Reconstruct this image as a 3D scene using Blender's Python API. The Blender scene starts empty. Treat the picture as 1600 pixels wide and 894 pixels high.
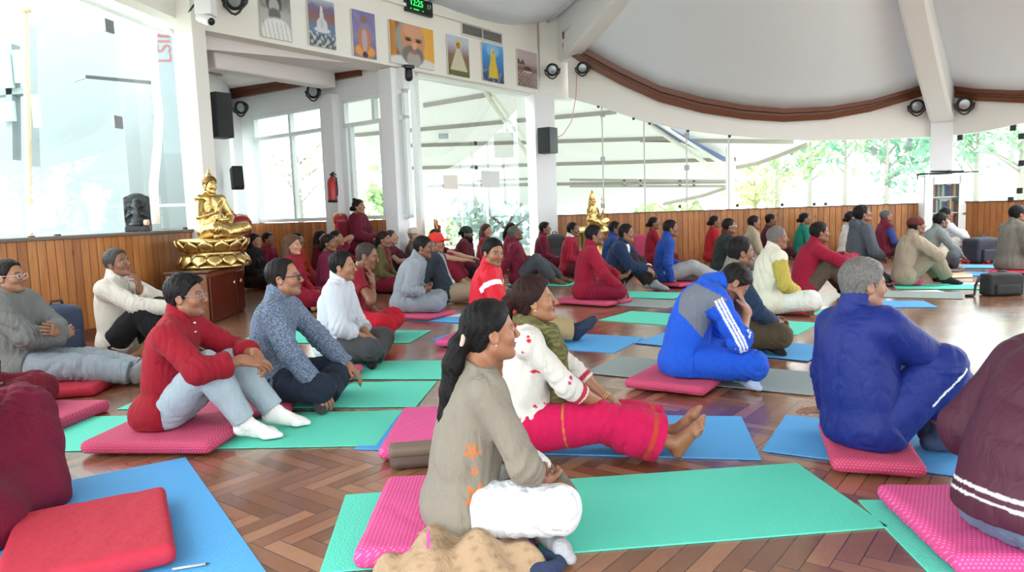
import bpy, bmesh, math, random
import numpy as np
from mathutils import Vector, Matrix
SC = bpy.context.scene
COL = SC.collection
RNG = random.Random(7)
QUICK = 1.0        # voxel size multiplier

# ------------------------------------------------------------------ camera model (1600 x 894)
FP = 1130.0; CAMH = 1.12
TH = math.atan(117/FP); RO = math.atan(.035)
_U0 = np.array([0, math.sin(TH), math.cos(TH)]); _R0 = np.array([1., 0, 0])
CF = np.array([0, math.cos(TH), -math.sin(TH)])
CR = math.cos(RO)*_R0 - math.sin(RO)*_U0
CU = math.sin(RO)*_R0 + math.cos(RO)*_U0
CC = np.array([0, 0, CAMH])
def ray(px, py): return CF*FP + CR*(px-800) + CU*(447-py)
def G(px, py, z=0.0):
    d = ray(px, py); return CC + d*((z-CAMH)/d[2])
def HZ(px): return 330 - .035*(px-800)
def at_depth(px, py, y):
    d = ray(px, py); return CC + d*(y/d[1])
class VP:
    """vertical wall plane through two floor points; s runs a->b, n points to the camera side"""
    def __init__(s, a, b):
        s.a = np.array([a[0], a[1], 0.]); t = np.array([b[0]-a[0], b[1]-a[1], 0.]); s.len = float(np.linalg.norm(t)); s.t = t/s.len
        n = np.array([s.t[1], -s.t[0], 0.])
        if n @ (CC - s.a) < 0: n = -n
        s.n = n
    def U(s, px, py, off=0.):
        d = ray(px, py); o = s.a + s.n*off
        return CC + d*(((o-CC) @ s.n)/(d @ s.n))
    def sz(s, px, py, off=0.):
        p = s.U(px, py, off); return float((p-s.a) @ s.t), float(p[2])
    def P(s, u, z, d=0.): return s.a + s.t*u + s.n*d + np.array([0, 0, z])
    def rot(s): return math.atan2(s.t[1], s.t[0])

# ------------------------------------------------------------------ colours / nodes
def lin(c):
    if isinstance(c, str):
        c = c.lstrip('#'); c = tuple(int(c[i:i+2], 16)/255 for i in (0, 2, 4))
    return tuple((x/12.92 if x <= .04045 else ((x+.055)/1.055)**2.4) for x in c[:3])
def L4(c): return (*lin(c), 1.0)
class NT:
    def __init__(s, name):
        s.m = bpy.data.materials.new(name); s.m.use_nodes = True
        s.t = s.m.node_tree; s.t.nodes.clear()
        s.out = s.n('ShaderNodeOutputMaterial')
    def n(s, typ, **kw):
        nd = s.t.nodes.new(typ)
        for k, v in kw.items():
            if k == 'i':
                for kk, vv in v.items(): s.set(nd, kk, vv)
            else: setattr(nd, k, v)
        return nd
    def set(s, nd, k, v):
        sock = nd.inputs[k]
        if isinstance(v, bpy.types.NodeSocket): s.t.links.new(v, sock)
        elif isinstance(v, bpy.types.Node): s.t.links.new(v.outputs[0], sock)
        else: sock.default_value = v
    def math(s, op, a, b=0., c=None):
        nd = s.n('ShaderNodeMath', operation=op); s.set(nd, 0, a); s.set(nd, 1, b)
        if c is not None: s.set(nd, 2, c)
        return nd.outputs[0]
    def vmath(s, op, a, b=(0, 0, 0)):
        nd = s.n('ShaderNodeVectorMath', operation=op); s.set(nd, 0, a); s.set(nd, 1, b); return nd.outputs[0]
    def mix(s, f, a, b, typ='MIX'):
        nd = s.n('ShaderNodeMix', data_type='RGBA', blend_type=typ)
        s.set(nd, 0, f); s.set(nd, 6, a); s.set(nd, 7, b); return nd.outputs[2]
    def co(s, which='Object'): return s.n('ShaderNodeTexCoord').outputs[which]
    def mapped(s, v, sc=(1, 1, 1), rot=(0, 0, 0)):
        return s.n('ShaderNodeMapping', i={'Vector': v, 'Scale': sc, 'Rotation': rot}).outputs[0]
    def noise(s, v, scale, detail=3., rough=.5, out='Fac', dist=0.):
        nd = s.n('ShaderNodeTexNoise', i={'Vector': v, 'Scale': scale, 'Detail': detail, 'Roughness': rough, 'Distortion': dist}); return nd.outputs[out]
    def ramp(s, f, stops):
        nd = s.n('ShaderNodeValToRGB'); s.set(nd, 0, f); e = nd.color_ramp.elements
        while len(e) < len(stops): e.new(.5)
        for el, (p, c) in zip(e, stops): el.position = p; el.color = c if len(c) == 4 else (*c, 1)
        return nd.outputs[0]
    def bump(s, h, st=.3, dist=.01):
        return s.n('ShaderNodeBump', i={'Height': h, 'Strength': st, 'Distance': dist}).outputs[0]
    def pbsdf(s, **kw):
        b = s.n('ShaderNodeBsdfPrincipled')
        for k, v in kw.items(): s.set(b, k.replace('_', ' '), v)
        s.t.links.new(b.outputs[0], s.out.inputs[0]); return b
MATS = {}
def simple(name, c, rough=.5, metal=0., spec=.5, bump=None, emit=None):
    if name in MATS: return MATS[name]
    t = NT(name)
    kw = dict(Base_Color=L4(c), Roughness=rough, Metallic=metal)
    b = t.pbsdf(**kw); b.inputs['Specular IOR Level'].default_value = spec
    if emit: t.set(b, 'Emission Color', L4(emit[0])); t.set(b, 'Emission Strength', emit[1])
    if bump: t.set(b, 'Normal', t.bump(t.noise(t.co(), bump[0], 4.), bump[1], bump[2] if len(bump) > 2 else .01))
    MATS[name] = t.m; return t.m

# ------------------------------------------------------------------ objects
def empty(name, loc=(0, 0, 0), rz=0.):
    o = bpy.data.objects.new(name, None); COL.objects.link(o); o.location = [float(v) for v in loc]; o.rotation_euler = (0, 0, rz); o.empty_display_size = .05; return o
def tag(o, label=None, cat=None, group=None, kind=None):
    if label: o['label'] = label
    if cat: o['category'] = cat
    if group: o['group'] = group
    if kind: o['kind'] = kind
    return o
def link_mesh(name, V, Fc, mat, parent=None, smooth=False, loc=(0, 0, 0), rz=0., col=None):
    me = bpy.data.meshes.new(name)
    if isinstance(V, np.ndarray):
        me.vertices.add(len(V)); me.vertices.foreach_set('co', np.ascontiguousarray(V, dtype=np.float32).ravel())
        nf = len(Fc); w = Fc.shape[1]
        me.loops.add(nf*w); me.loops.foreach_set('vertex_index', np.ascontiguousarray(Fc, dtype=np.int32).ravel())
        me.polygons.add(nf); me.polygons.foreach_set('loop_start', np.arange(0, nf*w, w, dtype=np.int32))
        me.update(calc_edges=True)
    else:
        me.from_pydata([tuple(float(c) for c in v) for v in V], [], Fc)
    if smooth: me.polygons.foreach_set('use_smooth', np.ones(len(me.polygons), dtype=bool))
    if col is not None:
        a = me.color_attributes.new('Col', 'FLOAT_COLOR', 'POINT')
        c4 = np.ones((len(me.vertices), 4), np.float32); c4[:, :3] = col; a.data.foreach_set('color', c4.ravel())
    me.validate()
    for m in (mat if isinstance(mat, (list, tuple)) else [mat]): me.materials.append(m)
    o = bpy.data.objects.new(name, me); COL.objects.link(o)
    o.location = [float(v) for v in loc]; o.rotation_euler = (0, 0, rz)
    if parent: o.parent = parent
    return o
def rotm(rz=0., rx=0., ry=0.): return np.array((Matrix.Rotation(rz, 3, 'Z') @ Matrix.Rotation(ry, 3, 'Y') @ Matrix.Rotation(rx, 3, 'X')))
class MB:
    def __init__(s): s.v = []; s.f = []; s.mi = []; s.cur = 0
    def add(s, vs, fs):
        b = len(s.v); s.v += [tuple(float(c) for c in v) for v in vs]; s.f += [tuple(b+i for i in f) for f in fs]; s.mi += [s.cur]*len(fs); return s
    def box(s, c, size, R=None):
        x, y, z = [v/2 for v in size]; c = np.array(c, float)
        P = np.array([(-x, -y, -z), (x, -y, -z), (x, y, -z), (-x, y, -z), (-x, -y, z), (x, -y, z), (x, y, z), (-x, y, z)])
        if R is not None: P = P @ np.array(R).T
        return s.add(P+c, [(0, 3, 2, 1), (4, 5, 6, 7), (0, 1, 5, 4), (1, 2, 6, 5), (2, 3, 7, 6), (3, 0, 4, 7)])
    def bar(s, a, b, w, h=None, up=(0, 0, 1)):
        a = np.array(a, float); b = np.array(b, float); d = b-a; ln = np.linalg.norm(d); d /= ln
        u = np.array(up, float); x = np.cross(d, u)
        if np.linalg.norm(x) < 1e-4: x = np.cross(d, (1, 0, 0))
        x /= np.linalg.norm(x); z = np.cross(x, d); R = np.stack([x, d, z], 1)
        return s.box((a+b)/2, (w, ln, h or w), R)
    def tube(s, pts, r, n=8, closed=False):
        P = [np.array(p, float) for p in pts]; N = len(P); rings = []
        rr = r if isinstance(r, (list, tuple)) else [r]*N
        prev = None; vs = []; fs = []
        for i in range(N):
            if closed: d = P[(i+1) % N]-P[i-1]
            else: d = P[min(i+1, N-1)]-P[max(i-1, 0)]
            d = d/(np.linalg.norm(d)+1e-12)
            if prev is None:
                x = np.cross(d, (0, 0, 1)) if abs(d[2]) < .9 else np.cross(d, (1, 0, 0))
            else: x = prev - d*(prev @ d)
            x /= np.linalg.norm(x)+1e-12; prev = x; y = np.cross(d, x)
            for k in range(n):
                a = 2*math.pi*k/n; vs.append(P[i]+rr[i]*(x*math.cos(a)+y*math.sin(a)))
        m = N if closed else N-1
        for i in range(m):
            j = (i+1) % N
            for k in range(n): fs.append((i*n+k, i*n+(k+1) % n, j*n+(k+1) % n, j*n+k))
        if not closed: fs.append(tuple(range(n))[::-1]); fs.append(tuple((N-1)*n+k for k in range(n)))
        return s.add(vs, fs)
    def lathe(s, prof, c=(0, 0, 0), n=24, R=None):
        vs = []; fs = []; c = np.array(c, float)
        for (r, z) in prof:
            for k in range(n):
                a = 2*math.pi*k/n; p = np.array((r*math.cos(a), r*math.sin(a), z))
                vs.append((R @ p if R is not None else p)+c)
        for i in range(len(prof)-1):
            for k in range(n): fs.append((i*n+k, i*n+(k+1) % n, (i+1)*n+(k+1) % n, (i+1)*n+k))
        fs.append(tuple(range(n))[::-1]); fs.append(tuple((len(prof)-1)*n+k for k in range(n)))
        return s.add(vs, fs)
    def prism(s, poly, fn, d0, d1):
        """poly of (u,v); fn(u,v,d) -> world"""
        n = len(poly); vs = [fn(u, v, d0) for u, v in poly]+[fn(u, v, d1) for u, v in poly]
        fs = [tuple(range(n)), tuple(range(2*n-1, n-1, -1))]+[(i, i+n, (i+1) % n+n, (i+1) % n) for i in range(n)]
        return s.add(vs, fs)
    def grid(s, rows):
        n = len(rows[0]); vs = [p for r in rows for p in r]
        return s.add(vs, [(i*n+j, i*n+j+1, (i+1)*n+j+1, (i+1)*n+j) for i in range(len(rows)-1) for j in range(n-1)])
    def build(s, name, mat, parent=None, smooth=False, bevel=0., loc=(0, 0, 0), rz=0., fixn=True, seg=2):
        o = link_mesh(name, s.v, s.f, mat, parent, smooth, loc, rz)
        if isinstance(mat, (list, tuple)): o.data.polygons.foreach_set('material_index', s.mi)
        if fixn:
            bm = bmesh.new(); bm.from_mesh(o.data); bmesh.ops.recalc_face_normals(bm, faces=bm.faces); bm.to_mesh(o.data); bm.free()
        if bevel:
            md = o.modifiers.new('bevel', 'BEVEL'); md.width = bevel; md.segments = seg; md.limit_method = 'ANGLE'; md.angle_limit = .7
            if smooth is False:
                o.data.polygons.foreach_set('use_smooth', np.ones(len(o.data.polygons), dtype=bool))
                w = o.modifiers.new('wn', 'WEIGHTED_NORMAL'); w.keep_sharp = True
        return o
def struct(o): o['kind'] = 'structure'; return o
def copy_tree(o, parent=None):
    c = o.copy(); COL.objects.link(c)
    if parent: c.parent = parent
    for ch in list(o.children): copy_tree(ch, c)
    return c
# ------------------------------------------------------------------ signed-distance modelling
def vec(*a): return np.array(a, float)
def nrm(v): v = np.array(v, float); return v/(np.linalg.norm(v)+1e-12)
def smin(a, b, k):
    if k <= 0: return np.minimum(a, b)
    h = np.maximum(k-np.abs(a-b), 0)/k
    return np.minimum(a, b)-h*h*k*.25
def smax(a, b, k): return -smin(-a, -b, k)
def d_rc(x, y, z, a, b, ra, rb):
    d = b-a; L2 = float(d @ d)+1e-9
    t = np.clip(((x-a[0])*d[0]+(y-a[1])*d[1]+(z-a[2])*d[2])/L2, 0, 1)
    return np.sqrt((x-a[0]-t*d[0])**2+(y-a[1]-t*d[1])**2+(z-a[2]-t*d[2])**2)-(ra+(rb-ra)*t)
def d_el(x, y, z, r):
    k0 = np.sqrt((x/r[0])**2+(y/r[1])**2+(z/r[2])**2); k1 = np.sqrt((x/r[0]**2)**2+(y/r[1]**2)**2+(z/r[2]**2)**2)
    return k0*(k0-1)/(k1+1e-6)
def axis_coords(lo, hi, h, dense=None):
    """coordinate array with spacing h, finer (dense=(lo,hi,h2)) inside"""
    if not dense or dense[2] >= h: return np.arange(lo, hi+h, h)
    a, b, h2 = dense; a = max(a, lo); b = min(b, hi)
    return np.concatenate([np.arange(lo, a-h2*.5, h), np.arange(a, b, h2), np.arange(b, hi+h, h)])
class Field:
    def __init__(s, lo, hi, h, dense=None, dh=None):
        s.h = h
        dn = [None]*3 if dense is None else [(dense[0][i], dense[1][i], dh) for i in range(3)]
        s.ax = [axis_coords(lo[i], hi[i], h, dn[i]).astype(np.float32) for i in range(3)]
        s.D = np.full([len(a) for a in s.ax], .3, np.float32)
    def sub(s, lo, hi, m):
        sl = []
        for i in range(3):
            a = s.ax[i]; i0 = max(int(np.searchsorted(a, lo[i]-m))-1, 0); i1 = min(int(np.searchsorted(a, hi[i]+m))+1, len(a))
            if i1 <= i0: return None
            sl.append(slice(i0, i1))
        return tuple(sl), s.ax[0][sl[0]][:, None, None], s.ax[1][sl[1]][None, :, None], s.ax[2][sl[2]][None, None, :]
    def op(s, lo, hi, k, f, mode='u', cuts=()):
        q = s.sub(lo, hi, k+3*s.h)
        if q is None: return
        sl, x, y, z = q; d = f(x, y, z)
        for (p, n) in cuts: d = np.maximum(d, (x-p[0])*n[0]+(y-p[1])*n[1]+(z-p[2])*n[2])
        if mode == 'u': s.D[sl] = smin(s.D[sl], d, k)
        elif mode == 's': s.D[sl] = smax(s.D[sl], -d, k)
        else: s.D[sl] = smax(s.D[sl], d, k)
    def rc(s, a, b, ra, rb, k=.02, mode='u', cuts=()):
        a = np.array(a, float); b = np.array(b, float); r = max(ra, rb)
        s.op(np.minimum(a, b)-r, np.maximum(a, b)+r, k, lambda x, y, z: d_rc(x, y, z, a, b, ra, rb), mode, cuts)
    def el(s, c, r, R=None, k=.03, mode='u', cuts=()):
        c = np.array(c, float); m = max(r); r = np.array(r, float)
        def f(x, y, z):
            x, y, z = x-c[0], y-c[1], z-c[2]
            if R is not None: x, y, z = (x*R[i][0]+y*R[i][1]+z*R[i][2] for i in range(3))
            return d_el(x, y, z, r)
        e = r if R is None else np.abs(np.array(R).T) @ r
        s.op(c-e, c+e, k, f, mode, cuts)
    def bx(s, c, hs, R=None, rd=.01, k=.02, mode='u', cuts=()):
        c = np.array(c, float); m = float(np.linalg.norm(hs))
        def f(x, y, z):
            x, y, z = x-c[0], y-c[1], z-c[2]
            if R is not None: x, y, z = (x*R[i][0]+y*R[i][1]+z*R[i][2] for i in range(3))
            qx, qy, qz = np.abs(x)-hs[0]+rd, np.abs(y)-hs[1]+rd, np.abs(z)-hs[2]+rd
            return np.sqrt(np.maximum(qx, 0)**2+np.maximum(qy, 0)**2+np.maximum(qz, 0)**2)+np.minimum(np.maximum(qx, np.maximum(qy, qz)), 0)-rd
        s.op(c-m, c+m, k, f, mode, cuts)
    def plane(s, p, n):
        x, y, z = s.ax[0][:, None, None], s.ax[1][None, :, None], s.ax[2][None, None, :]
        s.D = np.maximum(s.D, ((x-p[0])*n[0]+(y-p[1])*n[1]+(z-p[2])*n[2]).astype(np.float32))
    def displace(s, f, band=.03):
        i = np.nonzero(np.abs(s.D) < band)
        if len(i[0]): s.D[i] += f(s.ax[0][i[0]], s.ax[1][i[1]], s.ax[2][i[2]]).astype(np.float32)
    def mesh(s):
        D = s.D; ins = D < 0
        n = np.zeros([d-1 for d in D.shape], np.uint8)
        for dx in (0, 1):
            for dy in (0, 1):
                for dz in (0, 1): n += ins[dx:D.shape[0]-1+dx, dy:D.shape[1]-1+dy, dz:D.shape[2]-1+dz]
        act = np.nonzero((n > 0) & (n < 8)); N = len(act[0])
        if N == 0: return np.zeros((0, 3)), np.zeros((0, 4), int)
        idm = np.full(n.shape, -1, np.int32); idm[act] = np.arange(N)
        corners = [(a, b, c) for a in (0, 1) for b in (0, 1) for c in (0, 1)]
        cv = {c: D[act[0]+c[0], act[1]+c[1], act[2]+c[2]] for c in corners}
        acc = np.zeros((N, 3)); cnt = np.zeros(N)
        for c in corners:
            for ax in range(3):
                if c[ax]: continue
                e = list(c); e[ax] = 1; e = tuple(e); v0, v1 = cv[c], cv[e]
                m = (v0 < 0) != (v1 < 0); t = np.where(m, v0/np.where(m, v0-v1, 1), 0)
                for a2 in range(3): acc[:, a2] += np.where(m, (t if a2 == ax else c[a2]), 0)
                cnt += m
        fr = acc/cnt[:, None]; V = np.empty((N, 3))
        for a in range(3): A = s.ax[a]; V[:, a] = A[act[a]]+fr[:, a]*(A[act[a]+1]-A[act[a]])
        Fs = []
        for ax in range(3):
            o1, o2 = [(1, 2), (2, 0), (0, 1)][ax]
            sl0 = [slice(1, -1)]*3; sl0[ax] = slice(0, -1); sl1 = list(sl0); sl1[ax] = slice(1, None)
            A, B = ins[tuple(sl0)], ins[tuple(sl1)]
            e = np.nonzero(A != B); idx = [e[0]+1, e[1]+1, e[2]+1]; idx[ax] = e[ax]
            if not len(e[0]): continue
            def g(da, db):
                j = [idx[0].copy(), idx[1].copy(), idx[2].copy()]; j[o1] -= da; j[o2] -= db; return idm[tuple(j)]
            q = np.stack([g(1, 1), g(0, 1), g(0, 0), g(1, 0)], 1); fl = ~A[e]
            q[fl] = q[fl][:, ::-1]; Fs.append(q)
        Fc = np.concatenate(Fs); Fc = Fc[(Fc >= 0).all(1)]
        return V, Fc
def relax(V, Fc, n=2, lam=.5):
    """a few passes of neighbour averaging: takes the grid stepping out of a polygonised field"""
    a = Fc[:, [0, 1, 2, 3]].ravel(); b = Fc[:, [1, 2, 3, 0]].ravel(); I = np.concatenate([a, b]); J = np.concatenate([b, a]); N = len(V)
    cnt = np.bincount(I, minlength=N).astype(float); cnt[cnt == 0] = 1
    for k in range(n):
        for l in (lam, -lam*.9):
            M = np.stack([np.bincount(I, V[J, c], N) for c in range(3)], 1)/cnt[:, None]; V = V+l*(M-V)
    return V
def folds(x, y, z, f, seed=0):
    rs = np.random.RandomState(seed); u = rs.normal(size=(5, 3)); u /= np.linalg.norm(u, axis=1)[:, None]; u[:, 2] *= .6; ph = rs.uniform(0, 6, 6)
    a = lambda i: x*u[i][0]+y*u[i][1]+z*u[i][2]
    w = np.sin(.45*f*a(3)+ph[3])
    d = np.sin(f*a(0)+2.0*np.sin(.37*f*a(1)+ph[0])+1.2*w)
    e = np.sin(1.7*f*a(2)+1.6*np.sin(.5*f*a(0)+ph[1])+ph[2])
    return (1-np.abs(d))**1.5*(.6+.5*w)-.35+.3*e*(.5+.5*np.sin(.3*f*a(4)+ph[4]))
# ------------------------------------------------------------------ people
def rx(a): c, s = math.cos(a), math.sin(a); return np.array([[1, 0, 0], [0, c, -s], [0, s, c]])
def ry(a): c, s = math.cos(a), math.sin(a); return np.array([[c, 0, s], [0, 1, 0], [-s, 0, c]])
def rzm(a): c, s = math.cos(a), math.sin(a); return np.array([[c, -s, 0], [s, c, 0], [0, 0, 1]])
D2 = math.pi/180
def ik(a, c, l1, l2, pole):
    a = np.array(a, float); c = np.array(c, float); d = c-a; L = np.linalg.norm(d); u = d/(L+1e-9)
    if L > (l1+l2)*.995: L = (l1+l2)*.995; c = a+u*L
    x = (l1*l1-l2*l2+L*L)/(2*L); hgt = math.sqrt(max(l1*l1-x*x, 0))
    p = np.array(pole, float); p = p-u*(p @ u); p /= np.linalg.norm(p)+1e-9
    return a+u*x+p*hgt, c
M_ = np.array([-1., 1, 1])
LEGS = {   # right leg: ankle, pole, foot direction ; left mirrored unless given.  z is above the mat
    'cross': ((-.12, .25, .065), (1, .5, .22), (-.75, .45, -.12), (.10, .36, .06), (-1, .55, .2), (.8, .35, -.1)),
    'cross2': ((-.10, .33, .06), (1, .55, .2), (-.8, .35, -.1), (.13, .24, .065), (-1, .5, .22), (.75, .45, -.12)),
    'up': ((.11, .50, .085), (.12, .2, 1), (.05, 1, -.12), (-.11, .50, .085), (-.12, .2, 1), (-.05, 1, -.12)),
    'upx': ((.00, .47, .085), (.25, .2, 1), (-.2, 1, -.1), (.02, .56, .085), (-.25, .2, 1), (.25, 1, -.1)),
    'stretch': ((.09, .83, .075), (.3, 0, 1), (.15, .55, .8), (-.09, .83, .075), (-.3, 0, 1), (-.15, .55, .8)),
    'kneel': ((.09, -.06, .05), (.12, 1, -.3), (-.1, -1, -.1), (-.09, -.06, .05), (-.12, 1, -.3), (.1, -1, -.1)),
    'chair': ((.10, .44, .085), (.1, 1, .3), (.08, 1, -.1), (-.10, .44, .085), (-.1, 1, .3), (-.08, 1, -.1)),
    'stand': ((.10, .0, .085), (.1, 1, 0), (.12, 1, -.1), (-.10, .0, .085), (-.1, 1, 0), (-.12, 1, -.1)),
    'side': ((.10, .36, .06), (.8, .6, .3), (-.1, 1, -.1), (-.02, .22, .06), (-1, .6, .15), (.9, .3, -.1)),
}
ARMS = {   # right arm: wrist, elbow pole, finger dir, palm normal, curl ; z above the seat
    'lap': ((.075, .25, .17), (1, -.6, -.4), (-.75, .5, -.25), (-.2, -.3, 1), .5),
    'lapd': ((.10, .27, .19), (1, -.6, -.4), (-.6, .7, -.35), (0, -.2, -1), .35),
    'knee': ((.27, .33, .21), (1, -.3, -.3), (.15, .75, -.65), (0, -.5, -1), .45),
    'kneeup': ((.26, .31, .20), (1, -.3, -.3), (.25, .95, .1), (0, 0, 1), .55),
    'hug': ((.10, .43, .40), (1, -.2, -.5), (-.85, .35, -.25), (-.2, -1, -.1), .5),
    'hugx': ((.14, .43, .44), (1, -.2, -.3), (-.6, .6, -.5), (0, -.5, -.8), .5),
    'back': ((.20, -.30, .05), (.8, -1, .3), (.3, -.95, -.05), (0, 0, -1), .12),
    'floor': ((.34, -.05, .05), (1, -1, .2), (.6, .7, -.1), (0, 0, -1), .12),
    'chin': ((.06, .17, .50), (1, .3, -.6), (-.3, .0, 1), (-.2, -1, .1), .6),
    'folded': ((-.10, .20, .30), (1, .1, -.5), (-.95, .15, .15), (0, -1, 0), .5),
    'side': ((.24, .12, .12), (1, -.8, 0), (.1, .9, -.4), (-.6, 0, -.8), .4),
    'behind': ((.10, .02, .70), (1, .3, .1), (-.9, -.4, .1), (-.2, -.9, 0), .4),
    'hang': ((.25, .03, -.02), (.3, -1, 0), (0, .1, -1), (-1, 0, 0), .35),
    'prayer': ((.07, .22, .22), (1, -.5, -.5), (-.5, .8, .2), (-.6, -.5, .6), .6),
}
def skeleton(sp, fz):
    """joint positions; local frame: +Y forward, +X right, z=0 seat top, floor/mat at fz (<0)"""
    k = {}; fem = sp.get('fem', False)
    lean, curl, side, tw = [sp.get(n, 0.)*D2 for n in ('lean', 'curl', 'side', 'twist')]
    k['fem'] = fem; k['fz'] = fz; k['fat'] = sp.get('fat', 0.)
    def dr(a): return nrm((math.sin(side), math.sin(a), math.cos(a)))
    p0 = vec(0, 0, .10); d1, d2, d3 = dr(lean), dr(lean+curl*.5), dr(lean+curl)
    p1 = p0+.14*d1; p2 = p1+.19*d2; p3 = p2+.19*d3
    def fr(up, tws):
        r = rzm(-tws) @ vec(1, 0, 0); f = nrm(np.cross(up, r)); r = nrm(np.cross(f, up)); return np.stack([r, f, up])
    k['F0'], k['F1'], k['F2'] = fr(d1, 0), fr(d1*.5+d2*.5, tw*.4), fr(nrm(d2*.4+d3*.6), tw)
    k['p0'], k['p1'], k['p2'], k['p3'] = p0, p1, p2, p3
    sw = (.146 if fem else .168)*sp.get('shw', 1.)
    r, f, u = k['F2']
    sh = sp.get('shrug', 0.)
    sf = sp.get('shf', (.02, .02))
    k['sR'] = p3+r*sw-u*(.07-sh)+f*sf[0]; k['sL'] = p3-r*sw-u*(.07-sh)+f*sf[1]
    # head
    hy, hp, hr = [v*D2 for v in sp.get('head', (0, 0, 0))]
    HR = rzm(-hy) @ rx(hp) @ ry(hr)
    k['HF'] = HR.T      # rows: right, forward, up
    nd = nrm(k['F2'][2]*.55+vec(0, 0, 1)*.3+HR[:, 2]*.3)
    if 'neckdir' in sp: nd = vec(0, math.sin(sp['neckdir']*D2), math.cos(sp['neckdir']*D2))
    k['nd'] = nd; k['hc'] = p3+nd*.115+HR[:, 1]*.035+HR[:, 2]*.008
    # legs
    lg = sp.get('legs', 'cross'); lg = list(LEGS[lg]) if isinstance(lg, str) else list(lg)
    if len(lg) == 3: lg = lg+[np.array(lg[0])*M_, np.array(lg[1])*M_, np.array(lg[2])*M_]
    hw = .088
    tl, sl = sp.get('thigh', .39), sp.get('shin', .385)
    for sd, o, sg in (('R', 0, 1), ('L', 3, -1)):
        hip = p0+vec(sg*hw, .01, -.01); an = np.array(lg[o], float)+vec(0, 0, fz)
        kn, an = ik(hip, an, tl, sl, lg[o+1])
        k['h'+sd], k['k'+sd], k['a'+sd], k['f'+sd] = hip, kn, an, nrm(lg[o+2])
    # arms
    for sd, sg in (('R', 1), ('L', -1)):
        a = sp.get('arm'+sd, sp.get('arms', 'lap')); a = ARMS[a] if isinstance(a, str) else a
        m = vec(sg, 1, 1) if isinstance(sp.get('arm'+sd, sp.get('arms', 'lap')), str) else vec(1, 1, 1)
        w = fromH(k, np.array(a[0][1], float)*m) if isinstance(a[0][0], str) else np.array(a[0], float)*m; pole = np.array(a[1], float)*m
        if len(a) > 5 and a[5] == 'floor': w = w+vec(0, 0, fz)
        e, w = ik(k['s'+sd], w, .285, .25, pole)
        k['e'+sd], k['w'+sd] = e, w
        fd = nrm(np.array(a[2], float)*m); n = np.array(a[3], float)*m; n = nrm(n-fd*(n @ fd))
        k['fd'+sd], k['pn'+sd], k['cu'+sd] = fd, n, a[4]
    return k
def head_d(x, y, z, sp):
    ax = np.abs(x)
    d = d_el(x, y+.012, z-.033, (.075, .095, .088))
    d = smin(d, d_el(x, y-.026, z+.028, (.058, .062, .085)), .03)
    jw = .046 if sp.get('fem') else .05
    d = smin(d, d_rc(ax, y, z, vec(jw, -.005, -.055), vec(.014, .066, -.088), .021, .019), .028)
    d = smin(d, d_el(x, y-.073, z+.092, (.021, .018, .016)), .015)
    d = smin(d, d_el(ax-.036, y-.058, z+.022, (.026, .024, .024)), .02)
    br = 0.0 if sp.get('fem') else .0015
    d = smin(d, d_rc(ax, y, z, vec(0, .083, .024), vec(.04, .068, .026), .011+br, .009+br), .014)
    d = smax(d, -d_el(ax-.031, y-.096, z-.008, (.017, .014, .010)), .012)
    d = smin(d, d_el(ax-.031, y-.0725, z-.008, (.0135, .0135, .0125)), .003)
    d = smin(d, d_rc(ax*0+x, y, z, vec(0, .086, .016), vec(0, .110, -.021), .0075, .0108), .009)
    d = smin(d, d_el(ax-.011, y-.1, z+.026, (.0085, .0095, .0075)), .006)
    d = smin(d, d_el(x, y-.0885, z+.0525, (.023, .011, .0055)), .004)
    d = smin(d, d_el(x, y-.0865, z+.063, (.019, .0105, .006)), .004)
    # ears
    c, s = math.cos(.25), math.sin(.25)
    ey, ez = (y+.010)*c+(z+.006)*s, -(y+.010)*s+(z+.006)*c
    e = d_el(ax-.0775+.25*ey*0, ey, ez, (.0105, .019, .031))
    e = smax(e, -d_el(ax-.089, ey-.002, ez-.003, (.0085, .0115, .02)), .006)
    return smin(d, e, .01)
def toH(k, x, y, z):
    c = k['hc']; H = k['HF']; x, y, z = x-c[0], y-c[1], z-c[2]
    return tuple(x*H[i][0]+y*H[i][1]+z*H[i][2] for i in range(3))
def fromH(k, p): return k['hc']+np.array(p, float) @ k['HF']
def torso(f, k, o, k_=.05, cuts=()):
    """torso surface grown by o"""
    fem = k['fem']; ft = k['fat']; F0, F1, F2 = k['F0'], k['F1'], k['F2']
    f.el(k['p0']+F0[1]*.0, ((.165 if not fem else .17)+ft*.5+o, .118+ft*.5+o, .115+o), F0, k_, cuts=cuts)
    f.el(k['p1']+F1[1]*(.012+ft*.35), ((.142 if not fem else .128)+ft+o, .105+ft+o, .15+o), F1, k_, cuts=cuts)
    f.el(k['p2']+F2[2]*.02+F2[1]*.008, ((.16 if not fem else .138)+ft*.6+o, (.112 if not fem else .098)+ft*.5+o, .17+o), F2, k_, cuts=cuts)
    f.rc(k['sR'], k['sL'], .05+o, .05+o, k_, cuts=cuts)
    if fem:
        for sg in (1, -1): f.el(k['p2']+F2[0]*sg*.07+F2[1]*.082-F2[2]*.015, (.062+o, .055+o, .06+o), F2, .03, cuts=cuts)
    for sd in 'RL': f.rc(k['p3']+k['nd']*.035-F2[1]*.012, k['s'+sd]+(k['p3']-k['s'+sd])*.22+F2[2]*.004, .036+o*.6, .042+o*.8, .03, cuts=cuts)
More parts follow.
